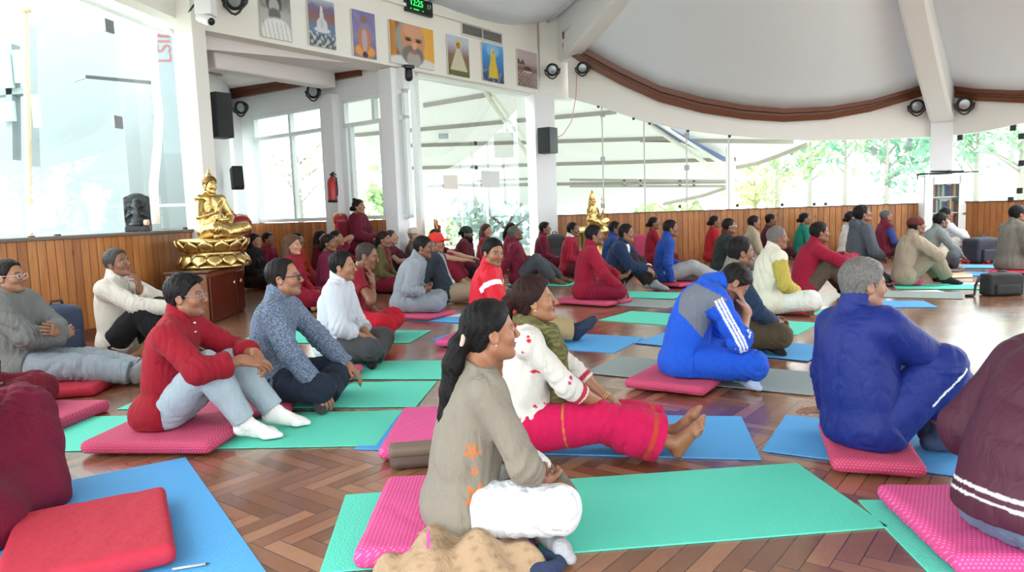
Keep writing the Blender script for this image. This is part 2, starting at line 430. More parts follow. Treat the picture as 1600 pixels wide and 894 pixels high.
def foot(f, k, sd, o, fine, kk=.02):
    a, d = k['a'+sd], k['f'+sd]; sg = 1 if sd == 'R' else -1
    sh = nrm(a-k['k'+sd]); dn = nrm(sh-d*(sh @ d))     # towards the sole
    if abs(sh @ d) > .93: dn = nrm(vec(0, 0, -1)-d*(-d[2]))
    heel = a+dn*.035-d*.035; ball = a+dn*.05+d*.135
    f.rc(a, heel, .034+o, .033+o, kk)
    f.rc(heel, ball, .031+o, .027+o, kk); f.rc(a+d*.01, ball-dn*.005, .034+o, .024+o, kk)
    lat = nrm(np.cross(dn, d))*sg   # inner side
    lat = -lat
    f.rc(ball+lat*.022, ball-lat*.024-d*.015, .025+o, .023+o, kk)
    if not fine: f.rc(ball+lat*.012, ball+d*.05+dn*.004, .024+o, .019+o, kk); f.rc(ball-lat*.02, ball+d*.03-lat*.018, .021+o, .016+o, kk)
    else:
        for i, (l, r, w) in enumerate(((.058, .0125, .03), (.052, .009, .011), (.046, .0085, -.004), (.038, .008, -.019), (.028, .008, -.033))):
            f.rc(ball+lat*w+d*.005, ball+lat*w*1.12+d*l+dn*.006, r+.003, r, .006)
def hand(f, k, sd, h):
    w, d, n, c = k['w'+sd], k['fd'+sd], k['pn'+sd], k['cu'+sd]; t = np.cross(d, n)*(1 if sd == 'R' else -1)
    R = np.stack([t, d, n]); mr = .62*h
    f.bx(w+d*.05, (.04, .05, max(.0135, mr)), R, .0125, .02)
    f.rc(w-d*.01, w+d*.03, .027, .026, .02)
    f.el(w+d*.035+t*.024+n*.006, (.018, .03, .016), R, .015)
    for i in range(4):
        b = w+d*(.092, .098, .094, .084)[i]+t*(.0315, .0105, -.0105, -.031)[i]
        ln = (.074, .083, .077, .06)[i]; r = max((.0088, .009, .0086, .0076)[i], mr); a = 0.
        cc = c*(.85+.1*i)
        p = b-d*.015
        for j, q in enumerate((.46, .3, .24)):
            a += cc*(.75, 1.0, .7)[j]; dd = d*math.cos(a)+n*math.sin(a)+t*(.06-.04*i)*(1-min(1, abs(c)))
            p2 = p+nrm(dd)*(ln*q+(.015 if j == 0 else 0)); f.rc(p, p2, r*(1-.06*j), r*(.96-.07*j), .003 if h < .009 else .001); p = p2
    p = w+d*.03+t*.03; d1 = nrm(d*.7+t*.62+n*.3); p2 = p+d1*.042; d2 = nrm(d*.9+t*.15+n*.4); r = max(.0105, mr)
    f.rc(p, p2, r+.003, r, .008); f.rc(p2, p2+d2*.034, r, r*.85, .003)
def body_mesh(sp, k, h, hh, cush):
    pts = np.array([k[n] for n in ('p0', 'p3', 'sR', 'sL', 'hR', 'hL', 'kR', 'kL', 'aR', 'aL', 'eR', 'eL', 'wR', 'wL', 'hc')])
    ext = [k['wR']+k['fdR']*.2, k['wL']+k['fdL']*.2, k['aR']+k['fR']*.23, k['aL']+k['fL']*.23]
    pts = np.vstack([pts, ext]); lo = pts.min(0)-.16; hi = pts.max(0)+.16
    lo[2] = k['fz']-.02
    f = Field(lo, hi, h, (k['hc']-.12, k['hc']+.13), hh)
    torso(f, k, -.006, .04)
    nb = k['hc']-k['HF'][2]*.055-k['HF'][1]*.025
    nr = .05 if k['fem'] else .056
    f.rc(k['p3']-k['F2'][2]*.03, nb, nr+.004, nr-.002, .016)
    for sd in 'RL':
        f.rc(k['h'+sd], k['k'+sd], .085, .056, .03)
        a, b = k['k'+sd], k['a'+sd]; f.rc(a, a+(b-a)*.35, .052, .053, .025); f.rc(a+(b-a)*.3, b, .052, .036, .02)
        foot(f, k, sd, -.001, 'socks' not in sp and h < .007)
        f.rc(k['s'+sd], k['e'+sd], .046, .038, .03)
        a, b = k['e'+sd], k['w'+sd]; f.rc(a, a+(b-a)*.35, .039, .04, .02); f.rc(a+(b-a)*.3, b, .04, .027, .02)
        hand(f, k, sd, h)
    f.op(k['hc']-.13, k['hc']+.14, .018, lambda x, y, z: head_d(*toH(k, x, y, z), sp))
    finish(f, k, cush, 0.)
    V, Fc = f.mesh()
    return relax(V, Fc, 2, .5), Fc
def finish(f, k, cush, o):
    f.plane((0, 0, k['fz']+.002+o), (0, 0, -1))
    for (c, hs, R) in cush: f.bx(c, (hs[0]+.002+o, hs[1]+.002+o, hs[2]+.002+o), R, .02, .0, 's')
def sstep(a, b, x): t = np.clip((x-a)/(b-a), 0, 1); return t*t*(3-2*t)
def skin_cols(V, k, sp):
    base = np.array(lin(sp.get('skin', '#a8755a')))*np.array((.80, .78, .76)); C = np.tile(base, (len(V), 1))
    x, y, z = toH(k, V[:, 0], V[:, 1], V[:, 2]); ax = np.abs(x)
    def mixin(w, c):
        nonlocal C
        w = np.clip(w, 0, 1)[:, None]; C = C*(1-w)+np.array(lin(c) if isinstance(c, str) else c)*w
    near = (ax < .1) & (y > .03) & (z < .12) & (z > -.13)
    rosy = base*np.array((1.08, .86, .82))
    mixin(.35*near*np.exp(-(((ax-.04)/.025)**2+((z+.025)/.02)**2)), rosy)
    st = sp.get('stubble', 0.)
    if st:
        m = near*sstep(-.02, -.045, z+.25*(ax-.02))*1.0
        m2 = near*np.exp(-((z+.042)/.008)**2)*(ax < .03)*(y > .08)
        mixin(st*np.maximum(m, m2), '#1d1714')
    mixin(near*(y > .07)*sstep(1.25, .8, np.sqrt((ax/.025)**2+((z+.058)/.0115)**2))*.75, base*np.array((.9, .62, .6)) if not sp.get('lip') else sp['lip'])
    mixin(near*(y > .07)*np.exp(-((z+.0575)/.0016)**2)*(ax < .024)*.6, '#3a1a16')
    eb = .0275+.004*sstep(.01, .03, ax)-.006*sstep(.035, .055, ax)
    mixin(near*(y > .045)*sstep(.0065 if not sp.get('fem') else .005, .002, np.abs(z-eb))*sstep(.009, .014, ax)*sstep(.055, .047, ax)*.92, sp.get('brow', '#17110f'))
    ez = z-.0075; ellp = np.sqrt(((ax-.031)/.0135)**2+(ez/.0048)**2)
    on = near*(y > .055)
    mixin(on*sstep(1.35, 1.1, ellp)*.7, '#1c1210'); mixin(on*sstep(1.08, .85, ellp), '#b9b0a6')
    lk = sp.get('look', 0.)
    mixin(on*sstep(.0068, .0052, np.sqrt((x-np.sign(x)*.031-lk)**2+ez**2))*sstep(1.15, .95, ellp), '#140c0a')
    if sp.get('tilak'): mixin(on*sstep(.005, .003, np.sqrt(x**2+(z-.04)**2)), '#7d1410')
    return C
# ---- materials shared by all people
def person_mats():
    t = NT('skin'); a = t.n('ShaderNodeAttribute', attribute_name='Col').outputs['Color']
    n = t.noise(t.co(), 60, 4.)
    c = t.mix(t.math('MULTIPLY', n, .25), a, t.mix(1., a, (.72, .6, .55, 1), 'MULTIPLY'))
    b = t.pbsdf(Base_Color=c, Roughness=.48); t.set(b, 'Normal', t.bump(t.noise(t.co(), 220, 3.), .12, .004))
    t.set(b, 'Subsurface Weight', .06); t.set(b, 'Subsurface Radius', (.5, .2, .1)); t.set(b, 'Subsurface Scale', .02)
    MATS['skin'] = t.m
    t = NT('cloth'); a = t.n('ShaderNodeAttribute', attribute_name='Col').outputs['Color']; o = t.co()
    n = t.noise(o, 14, 4.); c = t.mix(t.math('MULTIPLY', n, .22), a, t.mix(1., a, (.7, .7, .7, 1), 'MULTIPLY'))
    wv = t.noise(o, 420., 2.)
    hgt = t.math('ADD', t.math('MULTIPLY', wv, .1), t.math('MULTIPLY', t.noise(t.mapped(o, (1, 1, .45), (.5, .3, 0)), 22, 4., .55, dist=.8), 1.))
    b = t.pbsdf(Base_Color=c, Roughness=.82, Normal=t.bump(hgt, .75, .02)); t.set(b, 'Sheen Weight', .03); t.set(b, 'Specular IOR Level', .2)
    MATS['cloth'] = t.m
    t = NT('nylon'); a = t.n('ShaderNodeAttribute', attribute_name='Col').outputs['Color']; o = t.co()
    hgt = t.noise(t.mapped(o, (1, 1, .5), (.6, .2, 0)), 20, 4., .55, dist=1.2)
    b = t.pbsdf(Base_Color=a, Roughness=.55, Normal=t.bump(hgt, .6, .014)); t.set(b, 'Specular IOR Level', .25)
    MATS['nylon'] = t.m
    t = NT('knit'); a = t.n('ShaderNodeAttribute', attribute_name='Col').outputs['Color']; o = t.co()
    v = t.mapped(o, (1, 1, 2.2)); ns = t.noise(v, 85, 2., .5)
    m = t.ramp(ns, [(.46, (0, 0, 0)), (.56, (1, 1, 1))])
    c = t.mix(m, t.mix(1., a, (.36, .38, .42, 1), 'MULTIPLY'), a)
    t.pbsdf(Base_Color=c, Roughness=.85, Normal=t.bump(ns, .5, .008)); MATS['knit'] = t.m
    t = NT('hair'); a = t.n('ShaderNodeAttribute', attribute_name='Col').outputs['Color']; o = t.co()
    s = t.noise(t.mapped(o, (9, 1.2, 1.6), (.2, 0, .1)), 42, 4., .6)
    c = t.mix(t.math('MULTIPLY', s, .5), t.mix(1., a, (.55, .55, .55, 1), 'MULTIPLY'), t.mix(1., a, (1.7, 1.6, 1.5, 1), 'MULTIPLY'))
    b = t.pbsdf(Base_Color=c, Roughness=.46, Normal=t.bump(s, .8, .006)); t.set(b, 'Specular IOR Level', .16); MATS['hair'] = t.m
    t = NT('gilt'); o = t.co(); n = t.noise(o, 30, 4.)
    c = t.mix(n, (*lin('#a8843f'), 1), (*lin('#e6cd92'), 1))
    t.pbsdf(Base_Color=c, Metallic=1., Roughness=t.math('MULTIPLY_ADD', n, .25, .22)); MATS['gilt'] = t.m
def solid(c, n): return np.tile(np.array(lin(c)), (n, 1))
def bounds(pts, m): P = np.array(pts); return P.min(0)-m, P.max(0)+m
def add_cloth(name, f, k, root, col, cush, mat='cloth', paint=None, o=0., fold=(.004, 40), seed=0, label=None, keep=None):
    if fold and fold[0]: f.displace(lambda x, y, z: fold[0]*folds(x, y, z, fold[1], seed))
    finish(f, k, cush, .0015+o)
    V, Fc = f.mesh()
    if not len(V): return None
    V = relax(V, Fc, 4, .6)
    C = solid(col, len(V))
    if paint: C = paint(V, k, C)
    ob = link_mesh(name, V, Fc, MATS[mat], root, True, col=C)
    if label: ob['label'] = label
    return ob
def make_top(sp, k, root, h, cush, seed):
    T = sp['top']; lo_ = T.get('loose', .0); o = .014+lo_
    pts = [k[n] for n in ('p0', 'p3', 'sR', 'sL', 'eR', 'eL', 'wR', 'wL', 'hc', 'hR', 'hL')]
    hem = T.get('hem', 'shirt')
    if hem in ('kurta', 'long'): pts += [k['kR'], k['kL']]
    lo, hi = bounds(pts, .19); hi[2] = max(k['p3'][2]+.13, k['eR'][2]+.1, k['eL'][2]+.1, k['wR'][2]+.06, k['wL'][2]+.06); lo[2] = k['fz']-.02
    f = Field(lo, hi, h)
    torso(f, k, o, .05)
    F2 = k['F2']
    f.el((k['p0']+k['p2'])*.5, (.158+o+k['fat']*.8, .116+o+k['fat']*.8, .27), k['F1'], .04)
    # lower skirt of the garment
    if hem in ('kurta', 'long', 'shirt'):
        f.el(k['p0']+vec(0, -.015-T.get('hipback', 0.), -.02), (.192+lo_, .145+lo_, .13), k['F0'], .04)
    if hem in ('kurta', 'long', 'shirt'):
        fr = {'long': .8, 'kurta': .5, 'shirt': .2}[hem]; fr = T.get('skirt', fr)
        for sd in 'RL':
            a = k['h'+sd]; b = a+(k['k'+sd]-a)*fr; d = nrm(b-a)
            f.rc(a, b, .119+lo_, .119-.028*fr+lo_, .04, cuts=[(b, d)])
        if hem != 'shirt' and sp.get('legs', 'cross') in ('cross', 'cross2'):
            m = (k['kR']+k['kL'])/2; f.el(k['p0']*.45+m*.55*fr*1.2+vec(0, 0, -.02), (.16, .13, .06), None, .06)
    # neck opening
    nk = k['p3']+k['nd']*T.get('neck', .028)+F2[1]*.0
    pl = nrm(k['nd']*.85-F2[1]*T.get('vneck', -.3)*-1.0) if T.get('vneck') else nrm(k['nd']-F2[1]*-.18)
    f.op(k['p3']-.2, k['p3']+.2, .0, lambda x, y, z: (x-nk[0])*pl[0]+(y-nk[1])*pl[1]+(z-nk[2])*pl[2], 'i')
    if T.get('scoop'):
        sc = T['scoop']; f.el(k['p3']+F2[1]*.085-F2[2]*.02, (sc, .07, sc*1.1), F2, .01, 's')
    # sleeves
    sl = T.get('sl', 'long'); slr = .012+lo_+T.get('slv', 0.)
    for sd in 'RL':
        s_, e, w = k['s'+sd], k['e'+sd], k['w'+sd]
        if sl == 'none':
            continue
        fr = {'long': 1.0, 'three': .38, 'elbow': 0., 'short': -.45, 'push': .55}.get(sl, sl) if not isinstance(sl, dict) else sl[sd]
        du, df = nrm(e-s_), nrm(w-e)
        if fr <= 0:
            end = s_+(e-s_)*(1+fr); f.rc(s_, e, .051+slr, .05+slr, .045, cuts=[(end, du)])
        else:
            f.rc(s_, e, .051+slr, .043+slr, .04)
            end = e+(w-e)*fr-(df*.008 if fr == 1. else 0)
            f.rc(e, w+df*.03, .046+slr, .033+slr+T.get('cuff', 0.), .02, cuts=[(end, df)])
            if T.get('rolled', sl in ('push', 'three')): f.rc(end-df*.045, end, .049+slr, .047+slr, .008, cuts=[(end, df), (end-df*.05, -df)])
    c = T.get('collar', 'none'); pn = k['p3']+k['nd']*.02+F2[1]*-.005
    if c in ('mandarin', 'shirt', 'zip', 'hood', 'turtle'):
        hgt = {'mandarin': .05, 'shirt': .045, 'zip': .062, 'hood': .03, 'turtle': .06}[c]; nr = .068 if not k['fem'] else .06
        ax_ = nrm(k['nd']+F2[1]*.16); e0 = pn-ax_*.035; e1 = pn+ax_*hgt
        tilt = nrm(ax_+F2[1]*.25)
        f.rc(e0, e1+ax_*.03, nr+.006, nr-.001, .012, cuts=[(e1, nrm(ax_+F2[1]*.28))])
        if c == 'shirt':
            for sg in (1, -1): f.el(pn+F2[1]*.062+F2[0]*sg*.035+k['nd']*.0, (.03, .014, .022), F2, .006)
        if c == 'hood':
            f.el(pn-F2[1]*.075-F2[2]*.02, (.105, .05, .07), F2, .02); f.rc(pn+F2[0]*.07, pn+F2[1]*.07-F2[2]*.03, .026, .02, .015); f.rc(pn-F2[0]*.07, pn+F2[1]*.07-F2[2]*.03, .026, .02, .015)
    cutl = T.get('hemz')
    if cutl is not None: f.plane((0, 0, cutl), (0, 0, -1))
    am = T.get('fold', .0075)*1.15
    def fold_arm(x, y, z):
        d = am*folds(x, y, z, 34, seed)+am*.45*folds(x, y, z, 78, seed+1)
        for sd in 'RL':   # rings bunching at the elbows
            e = k['e'+sd]; r = np.sqrt((x-e[0])**2+(y-e[1])**2+(z-e[2])**2); a = nrm(k['w'+sd]-e)
            q = (x-e[0])*a[0]+(y-e[1])*a[1]+(z-e[2])*a[2]
            d = d+am*.7*np.exp(-(r/.1)**2)*np.sin(q*150+3*np.sin(x*30+y*20))
        return d
    f.displace(fold_arm)
    for fn in T.get('ops', ()): fn(f, k)
    return add_cloth(T.get('name', 'shirt'), f, k, root, T['c'], cush, T.get('mat', 'cloth'), T.get('paint'), .0015, None, seed, T.get('label'))
def make_bottom(sp, k, root, h, cush, seed):
    B = sp['bot']; o = .012+B.get('loose', 0.); kind = B.get('kind', 'pants')
    pts = [k[n] for n in ('p0', 'hR', 'hL', 'kR', 'kL', 'aR', 'aL')]; lo, hi = bounds(pts, .17); lo[2] = k['fz']-.02; hi[2] += .02
    f = Field(lo, hi, h)
    f.el(k['p0'], (.166+o*.5, .12+o*.5, .115), k['F0'], .03)
    for sd in 'RL':
        a, b, c = k['h'+sd], k['k'+sd], k['a'+sd]; d = nrm(c-b)
        f.rc(a, b, .09+o, .062+o, .035)
        hem = B.get('hem', .93); end = b+(c-b)*hem; x = B.get('flare', .0)
        if hem > .05: f.rc(b, b+(c-b)*.4, .06+o, .062+o+x*.4, .03, cuts=[(end, d)]); f.rc(b+(c-b)*.35, c+d*.05, .062+o+x*.4, .046+o+x, .03, cuts=[(end, d)])
        if B.get('cuff') is not None: f.rc(end-d*.05, end, B['cuff'], B['cuff'], .006, cuts=[(end, d)])
    if kind == 'robe':
        m = (k['kR']+k['kL'])/2
        f.el(m*.6+k['p0']*.4+vec(0, .0, -.03), (abs(k['kR'][0]-k['kL'][0])*.4+.04, .17, .07), None, .07)
        for sd in 'RL': f.rc((k['k'+sd]*.7+k['a'+sd]*.3), (k['p0']+m)*.5+vec(0, .05, -.05), .05, .05, .06)
    am = B.get('fold', .0065)*1.15
    def fk(x, y, z):
        d = am*folds(x, y, z, 32, seed+3)+am*.4*folds(x, y, z, 75, seed+4)
        for sd in 'RL':
            for jn in ('k', 'h'):
                e = k[jn+sd]; r = np.sqrt((x-e[0])**2+(y-e[1])**2+(z-e[2])**2); a = nrm(k['a'+sd]-k['k'+sd]) if jn == 'k' else nrm(k['k'+sd]-e)
                q = (x-e[0])*a[0]+(y-e[1])*a[1]+(z-e[2])*a[2]
                d = d+am*.6*np.exp(-(r/.12)**2)*np.sin(q*120+3*np.sin(x*25+z*22))
        return d
    f.displace(fk)
    for fn in B.get('ops', ()): fn(f, k)
    return add_cloth(B.get('name', 'trousers'), f, k, root, B['c'], cush, B.get('mat', 'cloth'), B.get('paint'), 0., None, seed, B.get('label'))
def make_socks(sp, k, root, h, cush):
    c = sp['socks']; c, up = (c if isinstance(c, tuple) else (c, .10))
    for sd in 'RL':
        a = k['a'+sd]; lo, hi = bounds([a, a+k['f'+sd]*.23, a+(k['k'+sd]-a)*.3], .09); lo[2] = max(lo[2], k['fz']-.02)
        f = Field(lo, hi, h); foot(f, k, sd, .004, False)
        u = nrm(k['k'+sd]-a); f.rc(a, a+u*(up+.05), .039, .045, .02, cuts=[(a+u*up, u)])
        ob = add_cloth('sock', f, k, root, c, cush, 'cloth', sp.get('sockpaint'), 0., (.0012, 70), 5)
def hair_line(style, sp):
    rec = sp.get('recede', 0.)
    if style in ('short', 'crew', 'bald'):
        return np.interp, [-.13, -.075, -.05, -.032, -.018, .004, .016, .03, .05-rec*.3, .072-rec, .10-rec, .13], [-.06, -.068, -.055, -.03, .012, .014, -.012, .02, .048, .078+rec*.2, .093+rec*.4, .1+rec*.6]
    return np.interp, [-.13, -.05, -.01, .012, .03, .05, .07, .10], [-.075, -.06, .0, .01, .028, .052, .078, .095]
def make_hair(sp, k, root, hh):
    H = sp.get('hair', {}); st = H.get('style', 'short')
    if st == 'none': return
    pts = [k['hc']]
    chain = [fromH(k, p) if not w else np.array(p, float) for (p, w) in [((q[:3], q[4] if len(q) > 4 else 0)) for q in H.get('chain', ())]]
    lo, hi = bounds([k['hc']]+chain, .15)
    f = Field(lo, hi, hh)
    fn, xs, zs = hair_line(st, H); up = H.get('thick', .012)
    def d(x, y, z):
        qx, qy, qz = toH(k, x, y, z)
        g = up*(.55+.6*np.clip((qz+.02)/.12, 0, 1)+H.get('quiff', 0.)*np.clip((qy)/.08, 0, 1)*np.clip((qz-.04)/.06, 0, 1))
        dd = d_el(qx, qy+.012, qz-.033, (.0755, .0955, .0885))
        dd = smin(dd, d_el(qx, qy+.03, qz+.03, (.058, .058, .06)), .03)-g
        dd = dd+.0011*np.sin(qx*260+6*np.sin(qy*40))*np.clip(up/.012, .3, 1.3)+.0008*np.sin(qy*150+qx*90)
        ln = np.interp(qy, xs, zs)+H.get('side', 0.)*0
        if st not in ('long', 'bun', 'pony', 'loose'): ln = ln+.02*np.clip((np.abs(qx)-.03)/.03, 0, 1)*np.clip((qy-.045)/.03, 0, 1)
        cut = (ln-qz)*.75
        if st == 'bald': cut = np.maximum(cut, (qz-(.045-.25*(qy+.05)))*.8)
        return smax(dd, cut, .006)
    c = k['hc']; f.op(c-.14, c+.14, .01, d)
    q = H.get('chain', ())
    for i in range(len(chain)-1):
        if q[i][3] <= 0 or q[i+1][3] < 0: continue
        f.rc(chain[i], chain[i+1], q[i][3], q[i+1][3], H.get('k', .015))
    for (p, r) in H.get('balls', ()): f.el(fromH(k, p), r, k['HF'], .015)
    f.displace(lambda x, y, z: .0015*np.sin(300*(x*.7+y*.5)+9*np.sin(z*22))+H.get('wave', 0.)*np.sin(z*60+x*40), .02)
    V, Fc = f.mesh(); C = solid(H.get('c', '#14100e'), len(V))
    if H.get('grey'):
        x, y, z = toH(k, *V.T); g = np.clip(H['grey']*(.55+.9*np.random.RandomState(3).uniform(0, 1, len(V))), 0, 1)[:, None]; C = C*(1-g)+np.array(lin('#a9a8a6'))*g
    if H.get('grey_side'):
        x, y, z = toH(k, *V.T); g = np.clip((.03-z)/.06, 0, 1)[:, None]*H['grey_side']; C = C*(1-g)+np.array(lin('#8d8a86'))*g
    if len(V): link_mesh(H.get('name', 'hair'), V, Fc, MATS[H.get('mat', 'hair')], root, True, col=C)
def make_beard(sp, k, root, hh):
    B = sp['beard']; c = k['hc']; f = Field(c-.15, c+.15, hh)
    L = B.get('len', .01)
    def d(x, y, z):
        qx, qy, qz = toH(k, x, y, z); ax = np.abs(qx)
        dd = np.minimum(d_rc(ax, qy, qz, vec(.05, .0, -.04), vec(.016, .068, -.085), .026, .026), d_el(qx, qy-.062, qz+.085+L*.7, (.034, .034, .032+L)))-L*.25
        mu = d_rc(ax, qy, qz, vec(0, .102, -.043), vec(.03, .084, -.058), .0075, .006)
        cut = np.maximum(qz+.048-.6*np.clip(ax-.035, 0, 1), -(d_el(qx, qy-.09, qz+.06, (.022, .04, .009))))
        return np.minimum(np.maximum(dd, cut), mu)+.0012*np.sin(qx*500+qz*200)
    f.op(c-.14, c+.14, .004, d); V, Fc = f.mesh(); C = solid(B.get('c', '#16110f'), len(V))
    link_mesh('beard', V, Fc, MATS['hair'], root, True, col=C)
def make_glasses(k, root, c='#16130f', thick=.0022, rim=True):
    m = MB()
    for sg in (1, -1):
        P = [fromH(k, (sg*.033+.022*math.cos(a)*(1 if abs(math.cos(a)) < .8 else 1.02), .103-.006*abs(math.cos(a)), .004+.0165*math.sin(a))) for a in np.linspace(0, 2*math.pi, 19)[:-1]]
        if rim: m.tube(P, thick, 6, True)
        m.tube([fromH(k, q) for q in ((sg*.055, .098, .01), (sg*.072, .085, .012), (sg*.08, .03, .012), (sg*.0825, -.005, .014), (sg*.082, -.02, .0))], thick, 6)
    m.tube([fromH(k, q) for q in ((-.011, .106, .008), (0, .109, .011), (.011, .106, .008))], thick, 6)
    g = m.build('glasses', simple('frame_'+c.strip('#'), c, .35), root, True)
    l = MB()
    for sg in (1, -1): l.prism([(.0215*math.cos(a), .016*math.sin(a)) for a in np.linspace(0, 2*math.pi, 17)[:-1]], lambda u, v, d, sg=sg: fromH(k, (sg*.033+u, .1005+d-.0055*abs(u)/.0215, .004+v)), 0, .0012)
    l.build('lens', MATS['clear'], g)
PEOPLE = []
def person(label, x, y, yaw, seat=.07, base=.0125, s=1., q=2, cush=(), group=None, name='person', cat='person', **sp):
    """q: 0 close (fine) .. 3 far (coarse)"""
    hB, hH, hC, hA = [(.0046, .0032, .0056, .0042), (.0062, .0042, .0068, .005), (.0095, .0062, .0095, .0075), (.0125, .0082, .0125, .0095)][q]
    if QUICK > 1: hB, hH, hC, hA = [v*QUICK for v in (hB, hH, hC, hA)]
    fz = (base-seat)/s; k = skeleton(sp, fz); k['s'] = s
    a = -yaw*D2; Rw = rzm(a)
    cl = []
    for (c, hs, rz) in cush:
        cw = np.array(c, float)-vec(x, y, seat); cl.append((Rw.T @ cw/s, np.array(hs)/s, (rzm(rz).T @ Rw)))
    V, Fc = body_mesh(sp, k, hB, hH, cl)
    root = link_mesh(name, V, Fc, MATS[sp.get('bodymat', 'skin')], None, True, (x, y, seat), a, col=skin_cols(V, k, sp)); root.scale = (s, s, s)
    tag(root, label, cat, group)
    seed = len(PEOPLE)*7+1
    if 'bot' in sp: make_bottom(sp, k, root, hC, cl, seed)
    if 'top' in sp: make_top(sp, k, root, hC, cl, seed)
    if 'socks' in sp: make_socks(sp, k, root, hC*.8, cl)
    make_hair(sp, k, root, hA)
    if 'beard' in sp: make_beard(sp, k, root, hH)
    if 'glasses' in sp: make_glasses(k, root, *sp['glasses'])
    for ex in sp.get('extra', ()): ex(k, root, hC, cl)
    PEOPLE.append(root); root['_k'] = 0; del root['_k']
    return root, k
# ------------------------------------------------------------------ room materials
def wall_paint(name, c, r=.7):
    t = NT(name); o = t.co(); n = t.noise(o, 3., 4.); f = t.noise(o, 90., 3.)
    b = t.pbsdf(Base_Color=t.mix(t.math('MULTIPLY', n, .12), L4(c), t.mix(1., L4(c), (.86, .85, .83, 1), 'MULTIPLY')), Roughness=r, Normal=t.bump(f, .08, .004))
    MATS[name] = t.m; return t.m
def wood_planks(name, dark, light, w=.11):
    t = NT(name); o = t.co('UV'); s = t.n('ShaderNodeSeparateXYZ', i={'Vector': o}); u, v = s.outputs[0], s.outputs[1]
    k = t.math('DIVIDE', u, w); idx = t.math('FLOOR', k); fr = t.math('FRACT', k)
    rnd = t.n('ShaderNodeTexWhiteNoise', noise_dimensions='1D', i={'W': idx})
    cv = t.n('ShaderNodeCombineXYZ', i={'X': t.math('MULTIPLY', u, 34.), 'Y': t.math('MULTIPLY_ADD', v, 2.6, t.math('MULTIPLY', rnd.outputs[0], 40.)), 'Z': t.math('MULTIPLY', idx, 3.1)})
    g = t.noise(cv, 1., 5., .6, dist=.5)
    c = t.mix(t.ramp(g, [(.3, (0, 0, 0)), (.7, (1, 1, 1))]), L4(dark), L4(light))
    c = t.mix(t.math('MULTIPLY', rnd.outputs[0], .75), c, t.mix(1., c, (.5, .42, .36, 1), 'MULTIPLY'))
    kn = t.n('ShaderNodeTexVoronoi', i={'Vector': t.n('ShaderNodeCombineXYZ', i={'X': t.math('MULTIPLY', u, 5.), 'Y': t.math('MULTIPLY', v, 2.2)}), 'Scale': 1.})
    c = t.mix(t.ramp(kn.outputs[0], [(.03, (1, 1, 1)), (.09, (0, 0, 0))]), c, L4('#4a2410'))
    e = t.math('ABSOLUTE', t.math('SUBTRACT', fr, .5)); gap = t.ramp(e, [(.455, (1, 1, 1)), (.485, (0, 0, 0))])
    c = t.mix(gap, L4('#3a1c0c'), c)
    t.pbsdf(Base_Color=c, Roughness=.38, Normal=t.bump(gap, .9, .012)); MATS[name] = t.m; return t.m
def parquet():
    t = NT('parquet'); o = t.co(); p = t.mapped(o, (1, 1, 1), (0, 0, math.radians(38)))
    s = t.n('ShaderNodeSeparateXYZ', i={'Vector': p}); x, y = s.outputs[0], s.outputs[1]
    # herringbone: blocks 0.09 x 0.36
    W = .07; N = 5
    X = t.math('DIVIDE', x, W); Y = t.math('DIVIDE', y, W)
    fx, fy = t.math('FLOOR', X), t.math('FLOOR', Y)
    dm = t.math('MODULO', t.math('ADD', t.math('SUBTRACT', fx, fy), 8000.), 2.*N)
    hor = t.math('LESS_THAN', dm, float(N)-.5)
    # horizontal block: start = fx-dm, row fy ; vertical block: column fx, start
    hx = t.math('SUBTRACT', fx, dm)
    dv = t.math('SUBTRACT', dm, float(N)); dvv = t.math('SUBTRACT', float(N)-1., dv)
    vy = t.math('SUBTRACT', fy, dvv)
    def sel(a, b): return t.math('ADD', t.math('MULTIPLY', hor, a), t.math('MULTIPLY', t.math('SUBTRACT', 1., hor), b))
    idv = t.n('ShaderNodeCombineXYZ', i={'X': sel(hx, fx), 'Y': sel(fy, vy), 'Z': hor})
    rnd = t.n('ShaderNodeTexWhiteNoise', noise_dimensions='3D', i={'Vector': idv}).outputs[0]
    lu = sel(t.math('SUBTRACT', X, hx), t.math('SUBTRACT', Y, vy)); lv = sel(t.math('SUBTRACT', Y, fy), t.math('SUBTRACT', X, fx))
    gr = t.noise(t.n('ShaderNodeCombineXYZ', i={'X': t.math('MULTIPLY', lu, .9), 'Y': t.math('MULTIPLY', lv, 5.), 'Z': t.math('MULTIPLY', rnd, 60.)}), 1.4, 4., .6)
    c = t.ramp(rnd, [(.0, lin('#6a4230')), (.35, lin('#855740')), (.7, lin('#99694d')), (1., lin('#ae7e60'))])
    c = t.mix(t.math('MULTIPLY', gr, .6), c, t.mix(1., c, (.5, .42, .4, 1), 'MULTIPLY'))
    c = t.mix(t.ramp(t.noise(o, .8, 3.), [(.4, (0, 0, 0)), (.75, (.6, .6, .6))]), c, L4('#a87c5c'))
    el = t.math('MINIMUM', t.math('MINIMUM', lu, t.math('SUBTRACT', float(N), lu)), t.math('MINIMUM', lv, t.math('SUBTRACT', 1., lv)))
    gp = t.ramp(el, [(.0, (0, 0, 0)), (.045, (1, 1, 1))]); c = t.mix(gp, L4('#2a1109'), c)
    rg = t.math('MULTIPLY_ADD', t.noise(o, 5., 4.), .16, .13)
    bh = t.math('ADD', t.math('MULTIPLY', gp, .4), t.math('ADD', t.math('MULTIPLY', rnd, .25), t.math('MULTIPLY', t.noise(o, 2.2, 3.), .8)))
    b = t.pbsdf(Base_Color=c, Roughness=rg, Normal=t.bump(bh, .10, .02)); t.set(b, 'Coat Weight', .5); t.set(b, 'Coat Roughness', .16); t.set(b, 'Coat Normal', t.bump(t.noise(o, 3., 3.), .05, .03))
    MATS['parquet'] = t.m; return t.m
